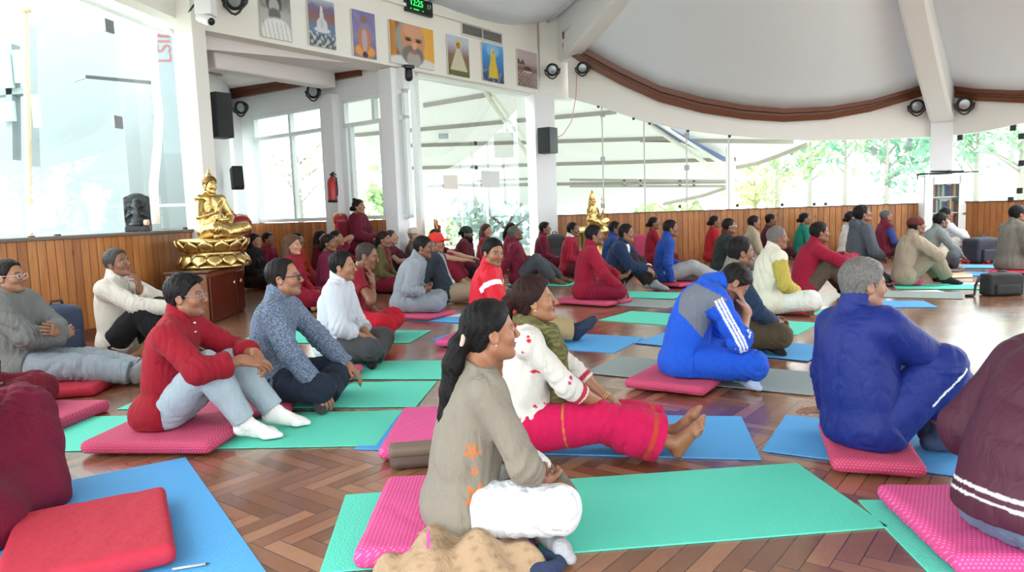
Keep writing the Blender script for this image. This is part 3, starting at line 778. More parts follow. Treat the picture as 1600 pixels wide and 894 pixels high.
def glass_mat(name, tint, k=.5):
    t = NT(name); f = t.n('ShaderNodeFresnel', i={'IOR': 1.45})
    tr = t.n('ShaderNodeBsdfTransparent', i={'Color': (*tint, 1)}); gl = t.n('ShaderNodeBsdfGlossy', i={'Roughness': .02})
    m = t.n('ShaderNodeMixShader', i={0: t.math('MULTIPLY', f, k), 1: tr.outputs[0], 2: gl.outputs[0]}); t.t.links.new(m.outputs[0], t.out.inputs[0]); MATS[name] = t.m; return t.m
WHITE = wall_paint('white paint', '#e9eaed'); CREAM = wall_paint('cream paint', '#ebe8e3'); CEIL = wall_paint('tent fabric', '#eaf0f8', .8)
def _tl():
    nt = CEIL.node_tree; b = [n for n in nt.nodes if n.type == 'BSDF_PRINCIPLED'][0]; o = [n for n in nt.nodes if n.type == 'OUTPUT_MATERIAL'][0]
    tr = nt.nodes.new('ShaderNodeBsdfTranslucent'); tr.inputs[0].default_value = (.85, .92, 1., 1); mx = nt.nodes.new('ShaderNodeMixShader'); mx.inputs[0].default_value = .05
    nt.links.new(b.outputs[0], mx.inputs[1]); nt.links.new(tr.outputs[0], mx.inputs[2]); nt.links.new(mx.outputs[0], o.inputs[0])
_tl()
PINKW = wall_paint('bay ceiling paint', '#e2dbdc', .8)
FRAME = simple('window enamel', '#e9efef', .35); GLASS = glass_mat('window glass', (.95, .985, .975), .15); MATS['clear'] = glass_mat('lens glass', (.97, .97, .97), .15)
BROWN = simple('brown varnish', '#6b3a22', .35, bump=(6, .2)); DARKW = simple('dark varnish', '#45190f', .3, bump=(8, .15))
PLANK = wood_planks('pine planks', '#ab6632', '#cb8c4c'); PLANKL = wood_planks('pine planks bay', '#b06a38', '#cc8a50', .13)
BLACK = simple('black plastic', '#17181a', .45); GREYM = simple('steel grey', '#8b8f92', .35, .6); DGREY = simple('dark rubber', '#2b2d30', .6)
PARQ = parquet()
person_mats()
# ------------------------------------------------------------------ plan of the hall
A_ = np.array((-4.02, 9.2)); LC = np.array((.78, 15.6)); RC = np.array((8.35, 14.1)); R2 = np.array((11.8, 6.0)); QC = A_+(LC-A_)*.475; BC = np.array((-5.62, 15.2))
W0 = np.array((-4.98, 2.4))
PA, PR, PR2, PWL = VP(A_, LC), VP(LC, RC), VP(RC, R2), VP(W0, A_+np.array((.13, .43)))
PB1, PB2 = VP(A_+np.array((.06, .16)), BC), VP(BC, QC)
def uvbox(me_obj, vp, su=1., z0=0.):
    me = me_obj.data; uv = me.uv_layers.new(name='UVMap')
    for l in me.loops:
        c = me.vertices[l.vertex_index].co; uv.data[l.index].uv = (float((np.array(c)-vp.a) @ vp.t), c.z)
fl = MB(); poly = [(-6.6, -3), (-4.98-.35, 2.4), (-4.5, 9.0), (-6.3, 15.3), (-5.7, 15.6), QC+(0, .25), LC+(0, .2), RC+(.1, .2), R2+(.3, 0), (10, -3)]
fl.prism([tuple(p) for p in poly], lambda u, v, d: (u, v, d), -.12, 0.)
struct(fl.build('floor', PARQ))
g = MB(); g.box((0, 15, -.4), (120, 120, .4)); struct(g.build('ground', simple('pale paving', '#b9bdae', .9, bump=(2, .3))))
def wallslab(name, vp, poly, mat, d0=-.18, d1=0., uv=False):
    m = MB(); m.prism(poly, vp.P, d0, d1); o = struct(m.build(name, mat))
    if uv: uvbox(o, vp)
    return o
# left wall: plank dado with a grey ledge
WZ = 1.0
lz = [(0, 0), (PWL.len-.02, 0), (PWL.len-.02, WZ), (0, WZ)]
wl = wallslab('wall_left', PWL, lz, PLANK, -.16, 0., True)
m = MB(); m.prism([(0, WZ), (PWL.len, WZ), (PWL.len, WZ+.035), (0, WZ+.035)], PWL.P, -.32, .035); struct(m.build('trim_1', simple('grey ledge', '#6d625c', .5), bevel=.006))
m = MB(); m.prism([(0, 0), (PWL.len, 0), (PWL.len, .09), (0, .09)], PWL.P, 0., .018); struct(m.build('baseboard_left', BROWN))
def dado(name, vp, s0, s1, z, mat=PLANK, cap='#3a2318'):
    o = wallslab(name, vp, [(s0, 0), (s1, 0), (s1, z), (s0, z)], mat, -.14, 0., True)
    return o
dado('wall_right', PR, .19, PR.len-.0, .985)
dado('wall_right_side', PR2, .0, PR2.len, .985)
for i, (vp, a, b) in enumerate(((PR, .19, PR.len), (PR2, 0, PR2.len))):
    m = MB(); m.prism([(a, .985), (b, .985), (b, 1.005), (a, 1.005)], vp.P, -.15, .02); struct(m.build('trim_%d' % (2+i), simple('dark cap', '#4b3528', .5)))
dado('wall_bay_side', PB1, 0, PB1.len, 1.05, PLANKL)
dado('wall_bay', PB2, 0, PB2.len-.1, 1.05, PLANKL)
# ------------------------------------------------------------------ columns
def column(name, c, w, d, ang, z1, mat=WHITE, z0=0.):
    m = MB(); m.box((c[0], c[1], (z0+z1)/2), (w, d, z1-z0), rotm(ang)); return struct(m.build(name, mat, bevel=.012))
aw = PA.rot()
FZ0, FZ1 = 3.545, 4.62
column('column', A_+np.array((.165, .0)), .24, .3, PWL.rot()-math.pi/2, 5.2, CREAM)
column('column', QC-PA.n[:2]*.2, .28, .3, aw, FZ0-.005, WHITE)
column('column', LC-PA.n[:2]*.22+(.12, -.1), .46, .5, (PA.rot()+PR.rot())/2, FZ0-.005, WHITE)
column('column', RC+(0, -.02), .38, .38, PR.rot()-.35, 3.0, WHITE)
pc = PB2.U(524, 250)[:2]; column('column', pc, .36, .3, PB2.rot(), 3.3, WHITE)
column('column', BC+(.05, -.1), .34, .34, PB2.rot(), 3.3, WHITE)
# ------------------------------------------------------------------ picture fascia over the bay opening
def zA(px, py): return PA.sz(px, py)
top = [zA(*p) for p in ((671, 4), (690, 9), (714, 18.5), (746, 29), (779, 37), (803, 39), (827, 37), (850, 35))]
s_r = PA.len-.12; zb = FZ0
fas = [(.0, zb), (s_r, zb), (s_r, top[-1][1])]+top[::-1]
s0, z0 = top[0]
fas += [(s0*.55, z0+.55), (.0, z0+.75)]
m = MB(); m.prism(fas, PA.P, -.55, 0.); struct(m.build('wall_picture', CREAM))
# shadow-gap ledge above the pictures
m = MB(); a, b = PA.sz(455, -30), PA.sz(758, 44); m.bar(PA.P(a[0], a[1]+.1, .03), PA.P(b[0]+.1, b[1], .03), .06, .05); struct(m.build('trim_4', CREAM))
m = MB(); m.box((LC[0]+.22, LC[1]+.18, 4.5), (.9, .3, 2.1), rotm(.25)); struct(m.build('wall_corner', CREAM))
# ------------------------------------------------------------------ far wall band with sagging edge, brown cornice
def pts(vp, L): return [vp.sz(*p) for p in L]
botR = pts(PR, [(888, 152), (935, 165), (1009, 190), (1075, 203), (1141, 211), (1206, 216.5), (1272, 219), (1337, 218), (1400, 216), (1460, 214)])
trT = pts(PR, [(880, 52), (917, 78), (970, 107), (1031, 136), (1097, 154), (1162, 166), (1224, 171), (1294, 168), (1359, 157), (1416, 141), (1462, 126)])
trB = pts(PR, [(880, 80), (920, 106), (970, 133), (1031, 160), (1097, 177), (1162, 187), (1224, 191), (1294, 187), (1359, 175), (1416, 158), (1462, 144)])
def band(name, vp, low, high, d0, d1, mat, **kw):
    m = MB(); n = len(low); H = np.array(high); hi = [(u, float(np.interp(u, H[:, 0], H[:, 1]))) for u, _ in low]
    for i in range(n-1): m.prism([low[i], low[i+1], hi[i+1], hi[i]], vp.P, d0, d1)
    bm = bmesh.new(); o = m.build(name, mat, **kw); bm.from_mesh(o.data); bmesh.ops.remove_doubles(bm, verts=bm.verts, dist=1e-4); bm.to_mesh(o.data); bm.free(); return struct(o)
band('wall_far', PR, botR, [(u, z+.1) for u, z in trT], -.16, 0., CREAM)
def cornice(name, vp, low, high):
    m = MB(); n = len(low); prof = [(0, 0, .02), (.0, .0, .1), (.38, 0, .13), (.42, 0, .09), (.6, 0, .09), (.64, 0, .17), (1., 0, .19), (1., 0, .02)]
    rows = []
    for i in range(n):
        l, h = low[i], high[i]; rows.append([vp.P(l[0]+(h[0]-l[0])*f, l[1]+(h[1]-l[1])*f, d) for f, _, d in prof])
    m.grid(rows); return struct(m.build(name, BROWN))
cornice('trim_5', PR, trB, trT)
botR2 = pts(PR2, [(1478, 213), (1534, 206), (1600, 192), (1640, 180), (1700, 160)])
trT2 = pts(PR2, [(1474, 130), (1486, 133), (1534, 139), (1600, 141.5), (1660, 139), (1720, 130)]); trB2 = pts(PR2, [(1474, 148), (1486, 151), (1534, 158), (1600, 161), (1660, 159), (1720, 151)])
band('wall_far_side', PR2, botR2, [(u, z+.1) for u, z in trT2], -.16, 0., CREAM)
cornice('trim_6', PR2, trB2, trT2)
# ------------------------------------------------------------------ tent ceiling and ribs
ap = ray(1330, -520); APEX = CC+ap*((6.9-CAMH)/ap[2])
def vault(name, edge, sag=.5, mat=CEIL):
    rows = []
    for j in range(15):
        f = j/14; rows.append([p*(1-f)+APEX*f+np.array([0, 0, -sag*math.sin(math.pi*f)]) for p in edge])
    m = MB(); m.grid(rows); o = struct(m.build(name, mat, smooth=True, fixn=False)); s = o.modifiers.new('solid', 'SOLIDIFY'); s.thickness = .05; return o
def dens(P, n=5):
    out = []
    for a, b in zip(P[:-1], P[1:]): out += [a+(b-a)*i/n for i in range(n)]
    return out+[P[-1]]
eR = dens([PR.P(u, z-.02, .16) for u, z in trT]); vault('ceiling', eR, .35)
eR2 = dens([PR2.P(u, z-.02, .16) for u, z in trT2]); vault('ceiling_right', eR2, .3)
eA = dens([PA.P(0, z0+.75, .0), PA.P(s0*.55, z0+.5, .0)]+[PA.P(u, z-.0, .0) for u, z in top]+[PA.P(PA.len+.12, top[-1][1]-.05, .0), PA.P(PA.len+1.4, top[-1][1]+.5, -.9)]); vault('ceiling_left', eA, .35)
# light wall above the cornice corner (between fascia top and rib)
def rib(name, foot, w, h, drop=.0):
    m = MB(); d = APEX-foot; n = 12; rows = []
    d2 = nrm(np.array([d[0], d[1], 0])); sd = np.array([-d2[1], d2[0], 0])
    for i in range(n+1):
        f = i/n; p = foot+d*f+np.array([0, 0, -.35*math.sin(math.pi*f)-drop])
        rows.append([p+sd*w/2+np.array([0, 0, h]), p+sd*w/2+np.array([0, 0, .04]), p+sd*(w/2-.05), p-sd*(w/2-.05), p-sd*w/2+np.array([0, 0, .04]), p-sd*w/2+np.array([0, 0, h])])
    m.grid(rows); return struct(m.build(name, WHITE))
rib('beam', PA.U(872, 112, -.02), .4, 1.5); rib('beam', PR.U(1471, 190, .22), .4, .6)
m = MB(); p = PR.U(1471, 190, .22); m.box(p+np.array([0, .12, .2]), (.36, .3, .5), rotm(PR.rot()-.3)); 
# ------------------------------------------------------------------ roof above the left glass, header and jamb
hz = PWL.sz(200, 2)[1]
m = MB(); m.prism([(0, hz+.03), (PWL.len, hz+.03), (PWL.len, hz+1.6), (0, hz+1.6)], PWL.P, -.2, .02); struct(m.build('wall_left_top', CREAM))
eL = dens([PWL.P(0, hz+.9, 0), PWL.P(PWL.len*.5, hz+.9, 0), PWL.P(PWL.len, hz+1.55, 0)]); vault('ceiling_left_rear', eL, .3)
# unseen rest of umbrella roof behind and beside camera, added to block zenith sky
RV = [np.array((*PWL.P(0, 0)[:2], hz+.9)), np.array((-2.2, -2.8, 3.5)), np.array((5., -4.2, 3.3)), np.array((10.5, -1., 3.3)), np.array((R2[0], R2[1], trT2[-1][1]))]
for i_ in range(4): vault('ceiling_rear_block', dens([RV[i_], (RV[i_]+RV[i_+1])/2+np.array([0, 0, -.25]), RV[i_+1]]), .3)
# ------------------------------------------------------------------ windows
def window_frame(root, vp, rects, t=.05, d0=-.1, d1=.0, mat=FRAME):
    for (a, b, c, dd) in rects:
        m = MB(); m.prism([(a, b), (c, b), (c, dd), (a, dd)], vp.P, d0, d1); m.build('mullion', mat, root, bevel=.006)
def pane(root, vp, poly, d=-.06, mat=GLASS):
    m = MB(); m.prism(poly, vp.P, d-.006, d+.006); return m.build('pane', mat, root)
def clamp(root, vp, px, py, s=.11, d=-.03, mat=None):
    u, z = vp.sz(px, py, d); m = MB(); m.prism([(u-s/2, z-s/2), (u+s/2, z-s/2), (u+s/2, z+s/2), (u-s/2, z+s/2)], vp.P, d, d+.03); m.build('glass_clamp', mat or GREYM, root, bevel=.004)
# left glass wall
w1 = struct(empty('window_1'))
us = PWL.sz(178, 190, -.3)[0]; ue = PWL.len-.2
window_frame(w1, PWL, [(ue+.08, WZ+.035, PWL.len-.02, hz+.05), (0, hz-.06, PWL.len, hz+.05)], d0=-.34, d1=-.26)
for a, b in ((0, us-1.6), (us-1.59, us-.004), (us+.004, ue+.08)): pane(w1, PWL, [(a, WZ+.035), (b, WZ+.035), (b, hz-.06), (a, hz-.06)], -.3)
for p in ((168, 41), (182, 191), (197, 337)): clamp(w1, PWL, *p, s=.14, d=-.29)
for p in ((47, 374), (88, 371), (218, 365), (288, 359)): clamp(w1, PWL, p[0], p[1], s=.06, mat=DGREY, d=-.05)
# far glass
w2 = struct(empty('window_2')); B = np.array(botR); seams = [PR.sz(x, 260)[0] for x in (942, 1007, 1073, 1139, 1209, 1300, 1385)]
ed = [.2]+seams+[PR.len-.15]
for a, b in zip(ed[:-1], ed[1:]):
    uu = np.linspace(a+.004, b-.004, 5); tp = [(float(u), float(np.interp(u, B[:, 0], B[:, 1]))) for u in uu]
    pane(w2, PR, [(float(uu[0]), 1.005), (float(uu[-1]), 1.005)]+tp[::-1])
for x in (942, 1007, 1073, 1139): 
    u = PR.sz(x, 260)[0]; m = MB(); m.prism([(u-.014, 1.005), (u+.014, 1.005), (u+.014, float(np.interp(u, B[:, 0], B[:, 1]))), (u-.014, float(np.interp(u, B[:, 0], B[:, 1])))], PR.P, -.05, -.03); m.build('seam', simple('silicone joint', '#cfd3d1', .6), w2)
for p in ((942, 179), (942, 249), (942, 322), (1073, 212), (1073, 262), (1366, 238), (1420, 225)): clamp(w2, PR, *p, s=.1)
for x in (935, 990, 1015, 1075, 1140): clamp(w2, PR, x, float(np.interp(x, [888, 935, 1009, 1075, 1141], [152, 165, 190, 203, 211]))+2, s=.05, mat=DGREY)
for x in (1062, 1152, 1222, 1272, 1290): clamp(w2, PR, x, 327-.018*(x-1000)-3, s=.06, mat=DGREY)
w3 = struct(empty('window_3')); B2 = np.array(botR2)
ed = [.15]+[PR2.sz(x, 260)[0] for x in (1530, 1595)]+[PR2.len]
for a, b in zip(ed[:-1], ed[1:]):
    uu = np.linspace(a+.004, b-.004, 4); pane(w3, PR2, [(float(uu[0]), 1.005), (float(uu[-1]), 1.005)]+[(float(u), float(np.interp(u, B2[:, 0], B2[:, 1]))) for u in uu][::-1])
for p in ((1597, 213), (1597, 255), (1594, 298), (1501, 215), (1584, 200), (1580, 312)): clamp(w3, PR2, *p, s=.1, mat=DGREY)
# opening between the two columns under the pictures
w4 = struct(empty('window_4')); c0 = PA.sz(662, 230)[0]; c1 = PA.len-.36
ed = [c0+.05]+[PA.sz(x, 250)[0] for x in (704, 755, 806)]+[c1]
for a, b in zip(ed[:-1], ed[1:]): pane(w4, PA, [(a+.004, .03), (b-.004, .03), (b-.004, FZ0-.03), (a+.004, FZ0-.03)], -.2)
window_frame(w4, PA, [(c0-.02, 0, c0+.07, FZ0), (c0, FZ0-.06, c1, FZ0)], d0=-.25, d1=-.12)
clamp(w4, PA, 742, 224, .07, -.17, DGREY); clamp(w4, PA, 743, 262, .07, -.17, DGREY)
# bay windows
def bay_window(n, vp, x0, x1, ytop, ytr, ymul, ybot, mull):
    w = struct(empty('window_%d' % n)); (s0, zt0), (s1, zt1) = vp.sz(x0, ytop[0]), vp.sz(x1, ytop[1]); zt = (zt0+zt1)/2
    zr = (vp.sz(x0, ytr[0])[1]+vp.sz(x1, ytr[1])[1])/2; zb = 1.06; t = .07; h = t/2
    sm = vp.sz(mull[0], 200)[0]; R_ = [(s0, zb, s0+t, zt), (s1-t, zb, s1, zt), (s0, zt-t, s1, zt), (s0, zr-h, s1, zr+h), (s0, zb, s1, zb+t), (sm-h, zr+h, sm+h, zt-t)]
    ms = [vp.sz(x, 270)[0] for x in mull[1:]]; R_ += [(q-h, zb+t, q+h, zr-h) for q in ms]
    window_frame(w, vp, R_)
    for a, b in ((s0+t, sm-h), (sm+h, s1-t)): pane(w, vp, [(a, zr+h), (b, zr+h), (b, zt-t), (a, zt-t)])
    e = [s0+t]+ms+[s1-t]
    for a, b in zip(e[:-1], e[1:]): pane(w, vp, [(a, zb+t), (b, zb+t), (b, zr-h), (a, zr-h)])
    return s0, s1, zt
a1 = bay_window(5, PB2, 393, 510, (183, 162), (219, 201), 0, 0, (452, 457))
a2 = bay_window(6, PB2, 533, 631, (157, 137), (196, 184), 0, 0, (584, 549, 598))
zt = max(a1[2], a2[2])-.02
m = MB()

UE = PB2.len-.42
for (u0, u1, zl) in ((0, a1[0], 1.05), (a1[0], a1[1], a1[2]), (a1[1], a2[0], 1.05), (a2[0], a2[1], a2[2])):
    m.prism([(u0, zl), (u1, zl), (u1, FZ0-.01), (u0, FZ0-.01)], PB2.P, -.15, 0.)
    if u0 < UE: m.prism([(u0, FZ0-.01), (min(u1, UE), FZ0-.01), (min(u1, UE), 3.9), (u0, 3.9)], PB2.P, -.15, 0.)
struct(m.build('wall_bay_top', WHITE))
# bay side wall: slit window
e0 = PB1.sz(361, 260)[0]; e1 = PB1.sz(381, 260)[0]; zs = 3.0
m = MB()
for (u0, u1, zl) in ((0, e0, 1.05), (e0, e1, zs), (e1, PB1.len, 1.05)): m.prism([(u0, zl), (u1, zl), (u1, 3.9), (u0, 3.9)], PB1.P, -.15, 0.)
struct(m.build('wall_bay_side_top', WHITE))
w7 = struct(empty('window_7')); pane(w7, PB1, [(e0, 1.06), (e1, 1.06), (e1, zs), (e0, zs)]); window_frame(w7, PB1, [(e0, 1.05, e0+.06, zs), (e1-.06, 1.05, e1, zs), (e0, zs-.06, e1, zs), (e0, 1.05, e1, 1.11)])
# bay ceiling, brown cornices and rib
c1a, c1b = PB1.U(300, 100, .03), PB1.U(374, 152, .03); zc = c1b[2]
c2b = PB2.U(566, 118, .03); 
def cor(name, vp, a, b, h=.2):
    m = MB(); m.prism([(a[0], a[1]), (b[0], b[1]), (b[0], b[1]+h), (a[0], a[1]+h)], vp.P, 0, .08); m.prism([(a[0], a[1]+h*.55), (b[0], b[1]+h*.55), (b[0], b[1]+h), (a[0], a[1]+h)], vp.P, .08, .13); return struct(m.build(name, BROWN))
qa, qb = PB1.sz(300, 106), PB1.sz(374, 152); qc, qd = PB2.sz(380, 152), PB2.sz(566, 119)
cor('trim_7', PB1, qa, (PB1.len-.05, qb[1])); cor('trim_8', PB2, (0.1, qc[1]), qd); 
m = MB(); z1 = max(qa[1], qc[1], qd[1])+.2
nn = PA.n[:2]; tri = [A_-nn*.3+(.2, .15), BC+(-.2, .2), QC-nn*.3+(.1, .1), A_-nn*.3+(.05, 0)]
hts = [qa[1]+.25, qc[1]+.22, FZ0+.06, FZ0+.25]
m.add([(p[0], p[1], z) for p, z in zip(tri, hts)]+[(p[0], p[1], z+.15) for p, z in zip(tri, hts)], [(0, 1, 2), (0, 2, 3), (4, 6, 5), (4, 7, 6), (0, 4, 5, 1), (1, 5, 6, 2), (2, 6, 7, 3), (3, 7, 4, 0)])
struct(m.build('ceiling_bay', PINKW))
m = MB(); f0 = PA.U(322, 98, -.55)+np.array([0, 0, .12]); f1 = PB2.U(513, 128, .2)+np.array([0, 0, .1]); m.bar(f0, f1, .3, .42); struct(m.build('beam', PINKW, bevel=.03))

# ------------------------------------------------------------------ things on the walls
def board(vp, quad, d=.02, th=.03, paint=None, n=(46, 64), name='poster', label=None, group=None):
    """quad px: TL, TR, BR, BL on the wall; a printed board of real thickness with its picture as colours of the face"""
    P = [np.array(vp.sz(*q)) for q in quad]; nu, nv = n
    w = (np.linalg.norm(P[1]-P[0])+np.linalg.norm(P[2]-P[3]))/2; h = (np.linalg.norm(P[3]-P[0])+np.linalg.norm(P[2]-P[1]))/2; c = sum(P)/4
    root = empty(name, vp.P(c[0], c[1], d), vp.rot()+(0 if vp.n @ rotm(vp.rot()) @ np.array([0, -1., 0]) > 0 else math.pi))
    tag(root, label, 'poster', group)
    m = MB(); m.box((0, -th/2, 0), (w, th, h)); m.build('backing', simple('foam board', '#d8d4cc', .6), root, bevel=.003)
    U, Vv = np.meshgrid(np.linspace(0, 1, nu+1), np.linspace(0, 1, nv+1))
    X = np.stack([(U-.5)*w, np.full_like(U, -th-.002), (Vv-.5)*h], -1).reshape(-1, 3)
    idx = np.arange((nu+1)*(nv+1)).reshape(nv+1, nu+1); Fq = np.stack([idx[:-1, :-1], idx[:-1, 1:], idx[1:, 1:], idx[1:, :-1]], -1).reshape(-1, 4)
    C = paint(U.ravel(), Vv.ravel(), w/h); link_mesh('print', X, Fq, MATS['print'], root, True, col=C)
    return root
t = NT('print'); t.pbsdf(Base_Color=t.n('ShaderNodeAttribute', attribute_name='Col').outputs['Color'], Roughness=.35); MATS['print'] = t.m
def blend(C, w, c): w = np.clip(w, 0, 1)[:, None]; return C*(1-w)+np.array(lin(c))*w
def eli(u, v, c, r, s=.25): q = np.sqrt(((u-c[0])/r[0])**2+((v-c[1])/r[1])**2); return sstep(1+s*.5, 1-s*.5, q)
def nz(u, v, f, s=0): return .5+.25*np.sin(u*f+3*np.sin(v*f*.7+s))+.25*np.sin(v*f*1.3+2.5*np.sin(u*f*.8+s*2))
def grad(v, cols):
    P = np.array([lin(c) for c in cols]); x = v*(len(cols)-1); i = np.clip(x.astype(int), 0, len(cols)-2); f = (x-i)[:, None]; return P[i]*(1-f)+P[i+1]*f
def p_mono(u, v, a):
    C = grad(v, ['#b9b9ba', '#a9a9aa', '#6c6a6b']); C = blend(C, nz(u, v, 14)*.5*(v > .6), '#5b595a')
    C = blend(C, eli(u, v, (.45, .75), (.26, .22)), '#3c3a3b'); C = blend(C, eli(u, v, (.45, .68), (.17, .16)), '#a9a5a4'); C = blend(C, eli(u, v, (.45, .5), (.2, .14)), '#5d5a5b')
    C = blend(C, eli(u, v, (.5, .12), (.5, .32)), '#dcdbdb'); return blend(C, (np.abs(np.sin(u*22+v*5)) < .25)*(v < .35)*.7, '#7f7d7e')
def p_statue(u, v, a):
    C = grad(v, ['#69727c', '#6d7f94', '#5a7da2', '#8a5f56', '#7b5a6b', '#a9bad0'])
    C = blend(C, (v > .72)*(v < .8+.1*np.sin(u*9))*.8, '#6c6590'); C = blend(C, (v < .28)*(nz(u, v, 30) > .5), '#4b5054'); C = blend(C, (v < .3)*(nz(u, v, 24, 2) > .62), '#b9bcc0')
    for c, r in (((.5, .36), (.3, .06)), ((.5, .5), (.15, .14)), ((.36, .45), (.06, .12)), ((.64, .45), (.06, .12)), ((.5, .68), (.075, .07)), ((.5, .78), (.05, .09))): C = blend(C, eli(u, v, c, r), '#cdd2d6')
    return blend(C, eli(u, v, (.5, .5), (.05, .11))*.4, '#8d98a4')
def p_saffron(u, v, a):
    C = grad(v, ['#5d5480', '#7b72a6', '#7d76ab', '#6d6aa4']); C = blend(C, nz(u, v, 10)*.3, '#a8a2c2')
    for c, r, k in (((.5, .14), (.48, .14), '#c9814e'), ((.3, .15), (.2, .1), '#dd9a55'), ((.72, .15), (.2, .1), '#dd9a55'), ((.5, .42), (.27, .3), '#c07a55'), ((.5, .4), (.12, .28), '#b9a5ac'), ((.5, .7), (.13, .11), '#8a8bb0'), ((.5, .82), (.16, .09), '#8d6a60'), ((.5, .06), (.12, .07), '#3b3458')): C = blend(C, eli(u, v, c, r), k)
    return C
def p_face(u, v, a):
    C = grad(u, ['#b97a35', '#c98a45', '#d9a24a', '#e5ac4c', '#e9b04f']); C = blend(C, sstep(.12, .14, u)*sstep(.3, .2, u), '#8a4f2c')
    for c, r, k in (((.5, .02), (.62, .22), '#d9dadc'), ((.44, .6), (.33, .5), '#9a9896'), ((.5, .68), (.27, .42), '#c9906f'), ((.52, .86), (.22, .2), '#d19c7b'), ((.5, .26), (.25, .24), '#77706d'), ((.52, .16), (.16, .2), '#a7a3a1'), ((.53, .33), (.09, .035), '#a9685c'), ((.54, .5), (.06, .09), '#d6a384')): C = blend(C, eli(u, v, c, r), k)
    for x in (.4, .64): C = blend(C, eli(u, v, (x, .62), (.075, .028)), '#3b2a25'); C = blend(C, eli(u, v, (x, .67), (.09, .018)), '#6d5648')
    return blend(C, sstep(.84, .86, u)*sstep(.2, .26, v), '#e6a941')
def p_robe(u, v, a):
    C = grad(v, ['#57602f', '#6d6b3c', '#806a4c', '#85675a', '#a79aa6', '#b6c3d6', '#bccbdd'])
    C = blend(C, eli(u, v, (.5, .8), (.17, .11)), '#d8bd6a')
    w = .11+.32*(1-np.clip((v-.14)/.55, 0, 1)); C = blend(C, sstep(w, w-.05, np.abs(u-.5))*(v > .13)*(v < .7), '#cfc5ad'); C = blend(C, (np.abs(np.sin(u*40+v*9)) < .2)*.35*(np.abs(u-.5) < w)*(v > .13)*(v < .7), '#a39680')
    C = blend(C, eli(u, v, (.5, .77), (.085, .075)), '#4a3222'); return blend(C, eli(u, v, (.51, .765), (.045, .05)), '#b98b6b')
def p_yellow(u, v, a):
    C = grad(v, ['#2f3f58', '#43577a', '#3f78b8', '#3f86cf', '#4b97dc', '#74b5e8']); C = blend(C, (v < .3)*(nz(u, v, 16) > .55)*.8, '#7c8da6'); C = blend(C, eli(u, v, (.5, .82), (.3, .16))*.5, '#9fd0ee')
    w = .19+.05*np.sin(v*7); C = blend(C, sstep(w, w-.05, np.abs(u-.5))*(v > .1)*(v < .78), '#d8bf3b'); C = blend(C, (np.abs(np.sin(u*34)) < .25)*.5*(np.abs(u-.5) < w)*(v > .1)*(v < .78), '#b5952c')
    C = blend(C, eli(u, v, (.5, .8), (.09, .08)), '#e3d7a8'); return blend(C, eli(u, v, (.52, .79), (.045, .05)), '#a88a6d')
def p_ruin(u, v, a):
    C = grad(v, ['#6e5a58', '#8a7570', '#8d7168', '#7b5a52', '#b9a5a8', '#c3b2b7', '#bfaeb5']); C = blend(C, (v < .42)*(nz(u, v, 40) > .55)*.8, '#b5a49e'); C = blend(C, (v < .3)*(nz(u, v, 55, 3) > .6)*.8, '#5a4644')
    C = blend(C, ((v > .6)*(v < .7+.04*np.sin(u*30))*(u < .35)), '#5b4a48'); C = blend(C, eli(u, v, (.5, .5), (.2, .07), .05), '#54393a'); return blend(C, eli(u, v, (.5, .42), (.22, .03), .05), '#cbbcb8')
Q = [((403, -20), (451, -6), (453.5, 66), (406, 57), p_mono, 'grey portrait poster of a bearded man in a pale robe, nearest the pillar'),
     ((477, -6), (519, 6), (523, 79), (482, 70), p_statue, 'poster of a pale seated statue before blue water and hills'),
     ((546, 13), (583, 24), (586, 95), (551, 86), p_saffron, 'violet poster of a cross-legged figure in orange'),
     ((607, 31), (674, 48), (677, 111), (607, 97), p_face, 'wide orange poster with the face of a grey-bearded man'),
     ((697, 54.5), (730, 61), (731, 121), (698, 117), p_robe, 'small poster of a robed figure with a pale halo below the vent'),
     ((751, 67), (784, 73), (785, 131), (752, 126), p_yellow, 'blue poster of a standing figure in a yellow robe'),
     ((806, 78), (837, 83), (837, 138), (807, 135), p_ruin, 'brown poster of a stony landscape, rightmost in the row by the column')]
for tl, tr, br, bl, fn, lab in Q: board(PA, (tl, tr, br, bl), .005, .03, fn, label=lab, group='picture boards above the bay opening')
def mounted(vp, px, py, d=0., off=0.): u, z = vp.sz(px, py, off); return vp.P(u, z, off)
def facing(vp): return vp.rot()+(0 if (rotm(vp.rot()) @ np.array([0, -1., 0])) @ vp.n > 0 else math.pi)
def text(body, size, mat, parent, loc, rot, name, ext=.002, align='CENTER'):
    cu = bpy.data.curves.new(name, 'FONT'); cu.body = body; cu.size = size; cu.extrude = ext; cu.align_x = align; cu.align_y = 'CENTER'; cu.materials.append(mat)
    o = bpy.data.objects.new(name+'_outline', cu); COL.objects.link(o)
    bpy.context.view_layer.update(); me = bpy.data.meshes.new_from_object(o.evaluated_get(bpy.context.evaluated_depsgraph_get())); bpy.data.objects.remove(o)
    me.materials.clear(); me.materials.append(mat); o = bpy.data.objects.new(name, me); COL.objects.link(o); o.parent = parent; o.location = loc; o.rotation_euler = rot; return o
